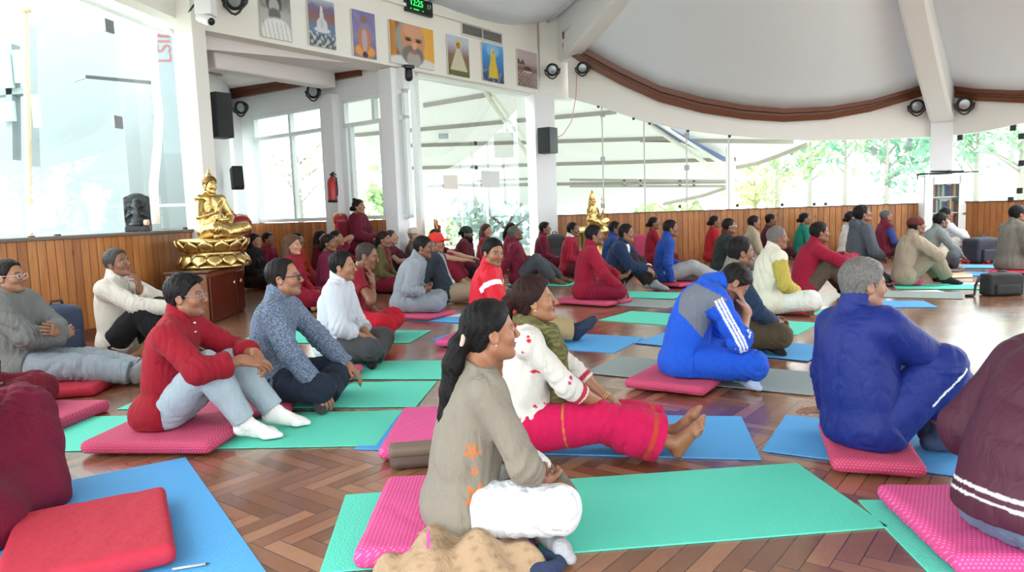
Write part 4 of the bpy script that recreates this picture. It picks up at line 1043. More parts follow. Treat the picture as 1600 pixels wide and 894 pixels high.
# digital clock
u0, zz = PA.sz(630, -6); u1, _ = PA.sz(671.5, 8); cw = u1-u0; ch = .25; c = PA.P((u0+u1)/2, PA.sz(651, 11)[1], .0)
ck = tag(empty('digital_clock', c, facing(PA)), 'black digital wall clock with green figures reading 12:25', 'clock')
m = MB(); m.box((0, -.035, 0), (cw, .07, ch)); m.build('housing', BLACK, ck, bevel=.01); m = MB(); m.box((0, -.071, 0), (cw*.92, .004, ch*.84)); m.build('display', simple('display black', '#0a110d', .15), ck)
LED = simple('green led', '#12ff50', .4, emit=('#18ff58', 1.6)); LED2 = simple('dim led', '#7fa08c', .4, emit=('#9fd0b0', .25))
text('12:25', ch*.58, LED, ck, (-cw*.14, -.076, ch*.12), (math.pi/2, 0, 0), 'digits'); text('17', ch*.42, LED2, ck, (cw*.33, -.076, ch*.08), (math.pi/2, 0, 0), 'digits')
m = MB(); [m.box((x*cw, -.075, -.3*ch), (w*cw, .004, .05*ch)) for x, w in ((-.36, .03), (-.22, .06), (-.12, .12), (.1, .03))]; m.build('indicator_row', LED, ck)
# vent
u0, z0_ = PA.sz(720, 41); u1, z1_ = PA.sz(783, 55); c = PA.P((u0+u1)/2, (PA.sz(752, 53)[1]), 0.); vw, vh = u1-u0, .2
vt = tag(empty('air_vent', c, facing(PA)), 'grey louvred air vent set in the wall above the posters', 'vent')
m = MB(); [m.box(p, s) for p, s in (((0, -.01, vh/2), (vw+.04, .03, .025)), ((0, -.01, -vh/2), (vw+.04, .03, .025)), ((-vw/2, -.01, 0), (.025, .03, vh)), ((vw/2, -.01, 0), (.025, .03, vh)), ((0, -.012, 0), (.02, .03, vh)))]; m.build('frame', simple('vent white', '#d2d2d0', .5), vt)
m = MB(); m.box((0, .005-.008, 0), (vw, .006, vh)); m.build('backing', DGREY, vt)
m = MB(); [m.box((0, -.012, -vh/2+.025*(i+1)), (vw-.02, .014, .012), rotm(0, .5)) for i in range(int(vh/.025)-1)]; m.build('louvre', simple('vent grey', '#8d8b88', .5), vt)
# speakers
def speaker(vp, px, py, w, h, dp, yaw, label, tilt=0., off=.12):
    u, z = vp.sz(px, py, off); root = tag(empty('wall_speaker', vp.P(u, z, off), 0), label, 'speaker'); root.rotation_euler = (tilt, 0, yaw)
    m = MB(); m.prism([(-w/2, dp/2), (w/2, dp/2), (w*.42, -dp/2), (-w*.42, -dp/2)], lambda a, b, d: (a, b, d), -h/2, h/2); m.build('cabinet', BLACK, root, bevel=.012)
    m = MB(); m.box((0, -dp/2-.004, 0), (w*.78, .012, h*.94)); m.build('grille', simple('grille', '#26292c', .7, bump=(300, .5)), root, bevel=.004)
    m = MB(); m.tube([(0, dp/2, 0), (0, dp/2+.08, 0)], .025); m.box((0, dp/2+.07, 0), (.05, .03, h*.5)); m.build('bracket', DGREY, root); return root
speaker(PR, 855, 220, .34, .52, .3, math.radians(-32), 'black loudspeaker on the white column beside the far glass', 0, .52)
sp_ = speaker(PB1, 371, 278, .2, .36, .2, math.radians(28), 'small tilted black loudspeaker in front of the slit window', -.2, .25)
speaker(PWL, 343, 181, .3, .62, .26, math.radians(55), 'tall black loudspeaker on the back of the thick pillar', 0, -.25)
# stage lamps (round black cans with a yoke)
def lamp(vp, px, py, label, r=.13, off=.2, aim=(-.3, -1, -.25)):
    u, z = vp.sz(px, py, off); p = vp.P(u, z, off); root = tag(empty('stage_lamp', p, 0), label, 'lamp')
    d = nrm(aim); x = nrm(np.cross(d, (0, 0, 1))); y = np.cross(x, d); R = np.stack([x, y, d], 1)
    m = MB(); m.lathe([(r*.3, -r*1.25), (r*.7, -r*1.15), (r*.95, -r*.55), (r, 0), (r*1.02, r*.15), (r*.9, r*.18), (r*.88, 0)], n=20, R=R); m.build('can', BLACK, root, True)
    m = MB(); m.lathe([(r*.86, .0), (r*.6, r*.06), (.001, r*.08)], n=20, R=R); m.build('lens', simple('lamp lens', '#9aa0a4', .25, .4), root, True)
    m = MB(); m.tube([x*r*1.15, x*r*1.15+np.array([0, 0, -r*.5]), np.array([0, 0, -r*1.25])+x*r*.4, np.array([0, 0, -r*1.4]), np.array([0, 0, -r*1.25])-x*r*.4, -x*r*1.15+np.array([0, 0, -r*.5]), -x*r*1.15], .016, 6); m.tube([x*r*1.3, x*r*.9], .022, 8); m.tube([-x*r*1.3, -x*r*.9], .022, 8); m.tube([-d*r, -d*r-vp.n*.08], .02); m.build('yoke', DGREY, root, True)
    return root
lamp(PA, 863, 109, 'round black stage lamp left of the sloping rib over the column', .13, .36); lamp(PR, 910, 106, 'round black stage lamp right of the rib, at the cornice end', .12)
lamp(PR, 1433, 166, 'round black stage lamp left of the rib above the bookcase', .13); lamp(PR2, 1507, 163, 'round black stage lamp right of the rib above the bookcase', .13)
lamp(PB1, 376, 168, 'round black lamp in the corner of the bay', .12, .25); lamp(PB2, 489, 143, 'black lamp under the bay rib above the left bay window', .12, .25)
lamp(PA, 366, -2, 'black lamp at the top edge of the picture wall, over the first poster', .14)
# cable of the column speaker
m = MB(); m.tube([PR.U(901, 116, .1), PR.U(900, 150, .12), PR.U(893, 190, .2), PR.U(880, 210, .35), PR.U(868, 216, .42)], .008, 6); tag(m.build('cable', simple('pink cable', '#d88d84', .5), None, True), 'thin pink cable from lamp down to the column loudspeaker', 'cable')
# hanging camera on the fascia edge
p = PA.P(PA.sz(631, 113)[0], FZ0+.03, .1); cm = tag(empty('ceiling_camera', p, 0), 'black camera hanging under the edge of the picture wall', 'camera')
m = MB(); m.box((0, 0, -.03), (.18, .14, .06), rotm(.6)); m.build('mount', BLACK, cm, bevel=.01); m = MB(); m.lathe([(.05, -.05), (.07, -.09), (.075, -.19), (.06, -.24), (.02, -.26)], n=16); m.build('housing', BLACK, cm, True); m = MB(); m.tube([(.02, -.07, -.2), (.03, -.1, -.21)], .03, 12); m.build('lens', DGREY, cm, True)
# white bullet camera on the pillar
p = at_depth(322, 20, 8.93); cc = tag(empty('security_camera', p, 0), 'white bullet security camera with a box on the thick pillar', 'camera'); WPL = simple('white plastic', '#e8e8ea', .4)
m = MB(); m.box((0, 0, .06), (.2, .2, .2)); m.build('junction_box', WPL, cc, bevel=.015)
d = nrm((.75, -.55, -.35)); R = np.stack([nrm(np.cross(d, (0, 0, 1))), np.cross(nrm(np.cross(d, (0, 0, 1))), d), d], 1)
m = MB(); m.lathe([(.02, -.16), (.055, -.13), (.06, .1), (.057, .13), (.045, .125)], (0.02, -.08, -.1), 16, R); m.build('barrel', WPL, cc, True); m = MB(); m.lathe([(.044, .1), (.044, .128), (.001, .13)], (.02, -.08, -.1), 16, R); m.build('lens', BLACK, cc, True)
m = MB(); m.tube([(0, 0, .16), (-.05, .05, .22), (-.2, .1, .1), (-.35, .15, -.05)], .012, 6); m.build('cable', DGREY, cc, True)
# extinguisher
p = mounted(PB2, 519, 296, 0, .24); ex = tag(empty('fire_extinguisher', p, 0), 'red fire extinguisher hung on the white post between bay windows', 'fire extinguisher')
m = MB(); m.lathe([(.02, -.22), (.075, -.215), (.08, -.19), (.08, .12), (.06, .18), (.025, .21), (.025, .23)], n=18); m.build('cylinder', simple('red enamel', '#b8232a', .3), ex, True)
m = MB(); m.tube([(0, 0, .22), (0, 0, .27), (.05, 0, .3)], .018, 8); m.box((.03, 0, .26), (.12, .02, .02)); m.build('valve', BLACK, ex); m = MB(); m.tube([(.0, 0, .25), (.09, -.02, .2), (.1, -.02, 0), (.09, -.02, -.12)], .012, 6); m.build('hose', BLACK, ex, True); m = MB(); m.lathe([(.082, -.23), (.086, -.2), (.086, -.185), (.0, -.185)], n=18); m.build('base_ring', BLACK, ex, True)
# two paper notices on the glass, a switch plate on the column
for (x0, y0, x1, y1, lab, c) in ((706, 273, 727, 295, 'small blank cream paper stuck on the glass under the pictures', '#e3ded3'), (765, 267, 792, 292, 'larger pale grey paper stuck on the glass near the column', '#d6dad8')):
    a, b = PA.sz(x0, y1), PA.sz(x1, y0); m = MB(); m.prism([(a[0], a[1]), (b[0], a[1]), (b[0], b[1]), (a[0], b[1])], PA.P, -.192, -.189); tag(m.build('paper_notice', simple('paper '+c, c, .8)), lab, 'notice')
# ------------------------------------------------------------------ outside
SKYW = simple('render white', '#909a9d', .8)
def roofn():
    p = nrm((.37, .93, 0)); t_ = nrm((.93, -.37, 0)); O = np.array([.6, 17.0, 3.92]); down = nrm(p*1.0+np.array([0, 0, -.30])); n = np.cross(t_, down); return O, t_, down, n
RO_, Rt, Rd, Rn = roofn()
def RU(px, py, off=0.): d = ray(px, py); o = RO_+np.array([0, 0, -off]); return CC+d*(((o-CC) @ Rn)/(d @ Rn))
t = NT('canopy sheet'); o = t.co(); w = t.n('ShaderNodeTexWave', i={'Vector': t.mapped(o, (1, 1, 1), (0, 0, -.38)), 'Scale': 6., 'Distortion': .2}, bands_direction='X').outputs[1]
df = t.n('ShaderNodeBsdfDiffuse', i={'Color': L4('#d8d7d2')}); tr = t.n('ShaderNodeBsdfTranslucent', i={'Color': L4('#eaeaea')}); mx = t.n('ShaderNodeMixShader', i={0: .3, 1: df.outputs[0], 2: tr.outputs[0]}); t.t.links.new(mx.outputs[0], t.out.inputs[0]); CAN = t.m
cn = tag(empty('canopy_roof', (1, 18, 0)), 'pale sheet canopy roof on steel purlins outside the far glass', 'canopy'); cn.matrix_basis = Matrix.Identity(4)
outl = [(540, 150), (600, 125), (660, 116), (760, 112), (850, 120), (900, 132), (1000, 160), (1150, 185), (1262, 222), (1220, 239), (1185, 252), (1150, 259), (1146, 287), (1100, 303), (1035, 317), (900, 321), (740, 323), (668, 316), (640, 288), (600, 246), (545, 203)]
V = [RU(*q) for q in outl]; m = MB(); m.add(V+[v+np.array([0, 0, .03]) for v in V], [tuple(range(len(V))), tuple(range(2*len(V)-1, len(V)-1, -1))]+[(i, i+len(V), (i+1) % len(V)+len(V), (i+1) % len(V)) for i in range(len(V))])
cs = m.build('roof_sheet', CAN, cn)
PUR = simple('steel purlin', '#8b867d', .6); WST = simple('white steel', '#dcd9d0', .5)
for a, b in (((662, 165), (775, 146)), ((540, 213), (963, 175)), ((600, 229), (1050, 216)), ((1000, 219), (1240, 222)), ((640, 263), (1150, 249)), ((668, 291), (1140, 284))):
    m = MB(); m.bar(RU(*a, .06), RU(*b, .06), .05, .1); m.build('purlin', PUR, cn)
for a, b in (((762, 133), (846, 250)), ((752, 135), (838, 262)), ((1008, 190), (1150, 288)), ((1020, 186), (1160, 276))):
    m = MB(); m.bar(RU(*a, .2), RU(*b, .2), .08, .08); m.build('rafter', WST, cn)
m = MB(); m.bar(RU(1014, 189, .16), RU(1128, 249, .16), .35, .03); m.build('blue_sheet', simple('blue tarp', '#5a6a9a', .6), cn)
m = MB(); [m.bar(RU(*a, -.02), RU(*b, -.02), .03, .22) for a, b in (((1262, 222), (1220, 239)), ((1220, 239), (1185, 252)), ((1185, 252), (1150, 259)), ((1146, 287), (1100, 303)), ((1100, 303), (1035, 317)))]; m.build('edge_valance', simple('faded valance', '#a49f90', .8), cn)
for a, b in (((890, 281), (1145, 283)), ((890, 291), (1145, 291)), ((975, 281), (976, 291)), ((1000, 281), (1001, 291)), ((1062, 282), (1062, 291)), ((1084, 282), (1084, 291)), ((745, 283), (840, 279))):
    m = MB(); m.bar(at_depth(*a, 21), at_depth(*b, 21), .07, .07); m.build('truss_bar', PUR, cn)
for (x, y0, y1, dd) in ((1140, 230, 345, 19), (760, 285, 345, 22), (720, 290, 345, 22)):
    a = at_depth(x, y0, dd); m = MB(); m.bar((a[0], a[1], a[2]), (a[0], a[1], -.2), .16 if x > 1000 else .07); m.build('post', WST, cn)
for x, y in ((693, 213), (799, 202)):
    p = RU(x, y, .12); fl_ = MB(); fl_.box(p, (.26, .12, .13)); fl_.build('floodlight', GREYM, cn)
# white house and things beyond the left glass
hs = tag(empty('white_house', (-11, 10, -.2)), 'bright white house with dark roof edges beyond the left glass', 'house')
def hp(x, y, z): return (x+11, y-10, z+.2)
m = MB(); m.box(hp(-9.3, 16.5, 2.4), (4.6, 6, 5.2)); m.build('wall', SKYW, hs)
def hbar(a, b, dd, w, nm, mat): m = MB(); pa, pb = at_depth(*a, dd), at_depth(*b, dd); m.bar(hp(*pa), hp(*pb), w, w); m.build(nm, mat, hs)
hbar((135, 120), (278, 133), 12.0, .05, 'roof_edge', DGREY); hbar((115, 127), (136, 120), 12.0, .03, 'roof_edge', GREYM); hbar((158, 324), (292, 320), 12.0, .05, 'ledge', GREYM)
p1, p2 = at_depth(-40, 60, 12.5), at_depth(60, 260, 12.5)
for (x0, y0, x1, y1) in ((2, 85, 17, 138), (25, 78, 37, 130), (2, 158, 22, 190), (54, 148, 62, 200)):
    m = MB(); a, b = at_depth(x0, y1, 12.2), at_depth(x1, y0, 12.2); m.box(hp((a[0]+b[0])/2, 12.2, (a[2]+b[2])/2), (abs(b[0]-a[0]), .05, abs(b[2]-a[2]))); m.build('window', simple('teal reflection', '#9fc0be', .2), hs)
m = MB(); [m.bar(hp(*at_depth(*a, 12.4)), hp(*at_depth(*b, 12.4)), .22, .1) for a, b in (((-30, 148), (45, 143)), ((45, 40), (52, 260)), ((20, 70), (22, 250)))]; m.build('frame', SKYW, hs)
m = MB(); m.tube([at_depth(37, -60, 8.8), at_depth(40, 30, 8.8), at_depth(42, 130, 8.8), at_depth(47, 380, 8.8), at_depth(50, 540, 8.8)], .035, 8); m.tube([at_depth(30, 12, 8.75), at_depth(48, 14, 8.75)], .04, 8); tag(m.build('pole', simple('beige timber', '#d8c6a8', .8), None, True), 'pale timber pole outside at the left end of the glass', 'pole')  # plain beige, the timber's own colour
tr_ = [(238, -40), (241, 20), (238, 70), (243, 130), (248, 180), (246, 230), (240, 290), (243, 350)]
m = MB(); m.tube([at_depth(x, y, 9.6) for x, y in tr_], [.05, .05, .055, .05, .055, .05, .055, .06], 10); tk = tag(m.build('bare_tree', simple('white bark', '#e5e3de', .9, bump=(12, .8)), None, True), 'slim wavy white tree trunk right outside the left glass', 'tree trunk')
m = MB(); 
for i in range(12):
    y = 150+i*15; p = at_depth(243, y, 9.56); m.bar(p-np.array([.055, 0, 0]), p+np.array([.02, -.03, .01]), .012, .008)
m.build('bark_scar', GREYM, tk)
a, b = at_depth(252, 18, 10.2), at_depth(276, 240, 10.2); bn = tag(empty('banner', ((a[0]+b[0])/2, 10.2, (a[2]+b[2])/2), .15), 'pale hanging banner with red letters behind the white trunk', 'banner')
m = MB(); m.box((0, 0, 0), (.27, .015, a[2]-b[2])); m.build('cloth', simple('banner cloth', '#7b868b', .8), bn); m = MB(); m.tube([(.145, 0, (a[2]-b[2])/2), (.155, 0, -(a[2]-b[2])/2)], .012, 6); m.build('rod', GREYM, bn)
text('LSIM', .27, simple('red ink', '#8d2f3a', .7), bn, (-.02, -.012, (a[2]-b[2])/2-.42), (math.pi/2, -math.pi/2, 0), 'lettering', .001)
# trees
def tree(px, dd, zc, r, h, label, c1, seed, n=420, lean=0.):
    rs = np.random.RandomState(seed); b = at_depth(px, HZ(px), dd); bx, by = b[0], b[1]
    root = tag(empty('tree', (bx, by, -.2)), label, 'tree', 'trees beyond the glass'); V = []; Fq = []; C = []
    m = MB(); m.tube([(0, 0, 0), (lean*.3, 0, zc*.45), (lean, 0, zc)], [.14, .11, .06], 8)
    for i in range(6):
        an = rs.uniform(0, 6.3); z = zc*rs.uniform(.5, .95); m.tube([(lean*z/zc, 0, z), (lean+math.cos(an)*r*.5, math.sin(an)*r*.5, z+r*.35), (lean+math.cos(an)*r*.8, math.sin(an)*r*.8, z+r*.5)], [.05, .03, .015], 6)
    m.build('trunk', simple('grey bark', '#8e8a80', .9), root, True)
    cl = [rs.normal(size=3)*np.array([r*.5, r*.5, h*.32])+np.array([lean, 0, zc]) for _ in range(14)]; base = np.array(lin(c1))
    for i in range(n):
        c = cl[i % 14]+rs.normal(size=3)*r*.2; s = rs.uniform(.12, .3); u = nrm(rs.normal(size=3)); v = nrm(np.cross(u, rs.normal(size=3))); k = len(V)
        V += [c-u*s, c-v*s*.45, c+u*s, c+v*s*.45]; Fq.append((k, k+1, k+2, k+3)); C += [base*rs.uniform(.6, 1.3)]*4
    link_mesh('foliage', np.array(V), np.array(Fq), MATS['leaf'], root, False, col=np.clip(np.array(C), 0, 1))
t = NT('leaf'); a = t.n('ShaderNodeAttribute', attribute_name='Col').outputs['Color']; df = t.n('ShaderNodeBsdfDiffuse', i={'Color': a}); tr = t.n('ShaderNodeBsdfTranslucent', i={'Color': a}); mx = t.n('ShaderNodeMixShader', i={0: .5, 1: df.outputs[0], 2: tr.outputs[0]}); t.t.links.new(mx.outputs[0], t.out.inputs[0]); MATS['leaf'] = t.m
for i, a in enumerate((
        (1215, 30, 3.6, 1.5, 2.4, 'slender pale green tree just right of the canopy edge', '#9dbb88'), (1265, 34, 4.4, 1.8, 3., 'dark leafed tree behind the glass, between canopy and bookcase', '#6d9a80'),
        (1320, 38, 4.6, 2.2, 3.4, 'wide light tree behind the glass, second left of the bookcase', '#9ab890'), (1385, 30, 3.9, 1.5, 2.6, 'bushy blue-green tree nearest the left of the bookcase post', '#7fa88f'),
        (1440, 40, 4.4, 2.2, 3.5, 'tall tree half hidden behind the bookcase post', '#8db594'), (1525, 34, 4.4, 1.8, 3.2, 'tree with drooping branches right of the bookcase', '#84ad8c'),
        (1595, 25, 3.6, 1.8, 3., 'tree at the right end of the glass', '#9dbf9a'), (1180, 42, 2.2, 2., 2., 'low yellowish bush under the canopy edge', '#b5c47a'),
        (470, 26, 3.6, 1.8, 3., 'pale tree seen through the left bay window', '#dfe6cc'), (600, 33, 2.2, 1.2, 1.8, 'low green shrub seen through the right bay window', '#b4cf9a'),
        (790, 26, .8, 1.6, 1.2, 'blue-green shrub outside the glass by the column', '#b9cfcf'), (1060, 30, .9, 1.6, 1., 'low shrub under the canopy behind the far glass', '#a5b883'),
        (700, 30, 1.0, 1.5, 1.2, 'pale shrub outside the tall glass, left half', '#c9d9b8'))): tree(a[0], a[1], a[2], a[3], a[4], a[5], a[6], i+3)
# ------------------------------------------------------------------ sky, light, camera
w = bpy.data.worlds.new('sky'); SC.world = w; w.use_nodes = True; nt = w.node_tree; bg = nt.nodes['Background']
bg.inputs[0].default_value = (.93, .97, 1., 1); bg.inputs[1].default_value = 4.5
cam = bpy.data.cameras.new('camera'); co = bpy.data.objects.new('camera', cam); COL.objects.link(co); SC.camera = co
cam.sensor_width = 36; cam.lens = 36*FP/1600; cam.clip_end = 300
co.matrix_world = Matrix([[CR[i], CU[i], -CF[i], CC[i]] for i in range(3)]+[[0, 0, 0, 1]])
SC.view_settings.view_transform = 'Standard'; SC.view_settings.look = 'None'; SC.view_settings.exposure = .48; SC.view_settings.gamma = 1.; SC.view_settings.use_curve_mapping = False
SC.cycles.max_bounces = 8; SC.cycles.diffuse_bounces = 5; SC.cycles.transparent_max_bounces = 12; SC.cycles.glossy_bounces = 3; SC.cycles.use_denoising = True; SC.cycles.sample_clamp_indirect = 6.; SC.cycles.caustics_reflective = False; SC.cycles.caustics_refractive = False
# ------------------------------------------------------------------ mats and cushions
def foam(name, c):
    t = NT(name); o = t.co(); n = t.n('ShaderNodeTexVoronoi', i={'Vector': o, 'Scale': 130.}).outputs[0]; sm = t.noise(o, 2.5, 4.)
    t.pbsdf(Base_Color=t.mix(t.math('MULTIPLY', sm, .25), L4(c), t.mix(1., L4(c), (.8, .82, .85, 1), 'MULTIPLY')), Roughness=.75, Normal=t.bump(n, .35, .004)); MATS[name] = t.m; return t.m
MG, MBL, MGR = foam('green foam', '#5ad4ba'), foam('blue foam', '#50a4e2'), foam('grey foam', '#8d9a97')
def dotted(name, c, d):
    t = NT(name); o = t.co(); s = t.n('ShaderNodeSeparateXYZ', i={'Vector': o}); S = .014
    def cell(ax, off=0.): return t.math('SUBTRACT', t.math('FRACT', t.math('ADD', t.math('DIVIDE', ax, S), off)), .5)
    row = t.math('FLOOR', t.math('DIVIDE', t.math('ADD', s.outputs[1], s.outputs[2]), S)); off = t.math('MULTIPLY', t.math('MODULO', t.math('ADD', row, 4000.), 2.), .5)
    a, b = cell(s.outputs[0], off), cell(t.math('ADD', s.outputs[1], s.outputs[2])); r = t.math('SQRT', t.math('ADD', t.math('MULTIPLY', a, a), t.math('MULTIPLY', b, b)))
    m = t.ramp(r, [(.14, (1, 1, 1)), (.27, (0, 0, 0))]); hh = t.noise(o, 9, 4.)
    t.pbsdf(Base_Color=t.mix(m, L4(c), L4(d)), Roughness=.8, Normal=t.bump(hh, .4, .02)); MATS[name] = t.m; return t.m
PINK, PINKD, REDC = dotted('pink dotted cotton', '#cf4384', '#e883b0'), dotted('rose dotted cotton', '#b93a60', '#cf708e'), simple('red canvas', '#b5233a', .8, bump=(16, .5, .015))
LV = {}
def mat(c, A, B, w, label, L=None, keep='B', toward=False, z=0., zpx=0.):
    """A, B: two pixels on one long edge; the mat extends w away from the camera (or toward it)"""
    a, b = G(*A)[:2], G(*B)[:2]; t = (b-a)/np.linalg.norm(b-a)
    if L: 
        if keep == 'B': a = b-t*L
        else: b = a+t*L
    n = np.array((-t[1], t[0])); n = n if n[1] > 0 else -n
    if toward: n = -n
    Lm = float(np.linalg.norm(b-a)); c0 = (a+b)/2+n*w/2
    m = MB(); nx = 16; 
    m.box((0, 0, .003), (Lm, w, .006)); 
    o = m.build('yoga_mat', {'g': MG, 'b': MBL, 'y': MGR}[c], None, bevel=.002, loc=(c0[0], c0[1], z+(len(LV) % 8)*.0008), rz=math.atan2(t[1], t[0]))
    LV[len(LV)] = 1; return tag(o, label, 'yoga mat', 'yoga mats on the parquet')
CUSH = {}
def cushion(key, A, B, w, label, matl=None, th=.06, z=.0125, L=None, keep='A', world=None, toward=False):
    """A,B px of the near top edge"""
    if world: c0, Lm, w, rz = np.array(world[:2]), world[2], world[3], world[4]
    else:
        a, b = G(*A, z+th)[:2], G(*B, z+th)[:2]; t = (b-a)/np.linalg.norm(b-a)
        if L: 
            if keep == 'B': a = b-t*L
            else: b = a+t*L
        n = np.array((-t[1], t[0])); n = n if n[1] > 0 else -n
        if toward: n = n if n[0] > 0 else -n
        Lm = float(np.linalg.norm(b-a)); c0 = (a+b)/2+n*w/2; rz = math.atan2(t[1], t[0])
    f = Field((-Lm/2-.03, -w/2-.03, -.03), (Lm/2+.03, w/2+.03, th+.03), .012)
    f.bx((0, 0, th/2), (Lm/2, w/2, th/2), None, min(.024, th*.45), 0.)
    s0 = len(CUSH)*3+1
    f.displace(lambda x, y, z_: .003*folds(x, y, z_, 26, s0)-.003*np.exp(-((np.abs(z_-th/2))/.006)**2))
    f.plane((0, 0, .001), (0, 0, -1)); V, Fc = f.mesh()
    o = link_mesh('floor_cushion', V, Fc, matl or PINKD, None, True, (c0[0], c0[1], z), rz)
    tag(o, label, 'cushion', 'floor cushions'); CUSH[key] = ((c0[0], c0[1], z+th/2), (Lm/2, w/2, th/2+.004), rz); return o
# near field
a, b = G(290, 716)[:2], G(415, 894)[:2]; t = (b-a)/np.linalg.norm(b-a); n = np.array((t[1], -t[0])); n = n if n[0] < 0 else -n; c0 = a+t*.92+n*.36
m = MB(); m.box((0, 0, .003), (1.84, .72, .006)); tag(m.build('yoga_mat', MBL, None, bevel=.002, loc=(*c0, 0), rz=math.atan2(t[1], t[0])), 'blue yoga mat under the loose red cushion at the lower left', 'yoga mat', 'yoga mats on the parquet')
d1_, d2_ = np.array((.46, -.89)), np.array((-.88, -.47)); c0 = np.array((-1.41, 2.8))+d1_*.31+d2_*.25
cushion('redloose', None, None, 0, 'red canvas cushion lying alone on the blue mat, lower left', REDC, .07, .0125, world=(c0[0], c0[1], .5, .62, math.atan2(.47, .88)))
mat('g', (540, 775), (1245, 725), .64, 'green yoga mat under the woman in the grey tunic', toward=True)
cushion('gray', (550, 862), (605, 742), .46, 'pink dotted cushion under the woman in the grey tunic', PINK, .065, .0125, toward=True)
mat('b', (553, 703), (1190, 720), .66, 'blue yoga mat under the barefoot woman in pink trousers')
cushion('floral', (590, 700), (630, 635), .56, 'pink dotted cushion under the barefoot woman in pink trousers', PINK, .06, .0125, toward=True)
mat('g', (110, 706), (588, 698), .62, 'green yoga mat under the man in the red kurta and white socks', 1.85)
cushion('redk', (122, 691), (325, 691), .5, 'rose dotted cushion under the man in the red kurta and white socks', PINKD, .065, .0125)
mat('g', (190, 641), (650, 637), .62, 'green yoga mat under the man in the patterned blue-grey tunic', 1.85)
cushion('knit', (300, 650), (455, 636), .46, 'rose dotted cushion under the man in the patterned tunic', PINKD, .05, .0125)
mat('g', (520, 594), (700, 594), .6, 'green yoga mat under the man in the white shirt', 1.8)
cushion('white', (465, 590), (545, 588), .4, 'rose cushion under the man in the white shirt', PINKD, .05, .0125)
mat('g', (600, 537), (640, 537), .64, 'green yoga mat beside the bald man hiding his mouth', 1.7)
mat('y', (912, 584), (1270, 620), .6, 'grey yoga mat under the man in the blue tracksuit')
cushion('bt', (975, 592), (1100, 605), .6, 'rose dotted cushion under the man in the blue tracksuit', PINKD, .06, .0125)
mat('b', (990, 537), (1262, 566), .6, 'blue yoga mat under the man in the grey vest')
mat('b', (800, 541), (960, 552), .7, 'blue yoga mat under the dark-socked feet of the man in the red track jacket', 1.75)
cushion('redt', (678, 532), (722, 533), .5, 'pink cushion under the man in the red track jacket', PINK, .055, .0125, L=.55)
mat('g', (935, 501), (1245, 524), .69, 'empty green yoga mat behind the bowed man in blue')
mat('b', (1190, 706), (1447, 740), .62, 'blue yoga mat under the grey-haired man in the royal blue jacket', 1.75, 'A')
cushion('royal', (1300, 717), (1450, 727), .6, 'rose dotted cushion under the grey-haired man in the royal blue jacket', PINKD, .06, .0125)
a = G(1333, 775)[:2]; n = np.array((.995, -.09)); t = np.array((-.09, -.995)); c0 = a+n*.9+t*.36
m = MB(); m.box((0, 0, .003), (1.8, .62, .006)); tag(m.build('yoga_mat', MG, None, bevel=.002, loc=(*c0, 0), rz=math.atan2(n[1], n[0])), 'green yoga mat at the lower right under the maroon bomber jacket', 'yoga mat', 'yoga mats on the parquet')
a = G(1362, 755, .07)[:2]; c0 = a+n*.32+t*.3
cushion('bomber', None, None, 0, 'pink dotted cushion at the lower right under the maroon bomber jacket', PINK, .065, .0125, world=(c0[0], c0[1], .62, .58, math.atan2(n[1], n[0])))
# middle and far
mat('b', (585, 497), (722, 506), .6, 'blue yoga mat under the man in the pale grey shirt')
cushion('grey15', (604, 490), (668, 494), .5, 'rose cushion under the man in the pale grey shirt', PINKD, .05, .0125)
mat('y', (852, 471), (1042, 483), .64, 'grey yoga mat under the cross-legged man in the red kurta')
cushion('red', (862, 467), (948, 473), .55, 'rose cushion under the cross-legged man in the red kurta', PINKD, .05, .0125)
mat('g', (930, 464), (1052, 468), .62, 'green yoga mat in front of the man in the navy blazer', 1.25)
mat('g', (1000, 446), (1092, 448), .6, 'green yoga mat under the man in the royal blue sweater')
cushion('blue', (1018, 441), (1062, 444), .5, 'pink cushion under the man in the royal blue sweater', PINKD, .05, .0125)
mat('g', (790, 446), (886, 448), .62, 'green yoga mat under the man leaning back in maroon')
mat('b', (570, 441), (645, 447), .6, 'blue yoga mat under the woman in the olive cardigan')
mat('b', (690, 433), (755, 436), .6, 'blue yoga mat under the woman in the bright red dress')
mat('g', (1186, 488), (1274, 493), .62, 'green yoga mat under the man in the cream vest')
cushion('yel', (1188, 482), (1262, 486), .5, 'dark red cushion under the man in the cream vest', REDC, .04, .0125)
mat('b', (1365, 481), (1466, 481), .5, 'short blue yoga mat in front of the grey mat on the right')
mat('y', (1330, 464), (1505, 468), .62, 'grey yoga mat lying in the glare on the right')
mat('g', (1400, 452), (1532, 453), .55, 'green yoga mat under the man in the maroon cap')
cushion('cap', (1392, 440), (1440, 441), .5, 'pink cushion under the man in the maroon cap', PINKD, .045, .0125)
mat('b', (1495, 431), (1600, 434), .6, 'blue yoga mat by the black bag, nearest of two')
mat('b', (1480, 419), (1560, 420), .6, 'blue yoga mat behind the other by the black bag')
cushion('blazer', (1545, 424), (1610, 425), .5, 'dark red cushion under the man in the tweed blazer', REDC, .045, .0125)
cushion('whitetop', (1500, 406), (1545, 407), .5, 'dark red cushion beside the dark bundle on the right', REDC, .05, .002)
mat('b', (1080, 428), (1160, 430), .6, 'blue yoga mat under the man in the dark green sweater')
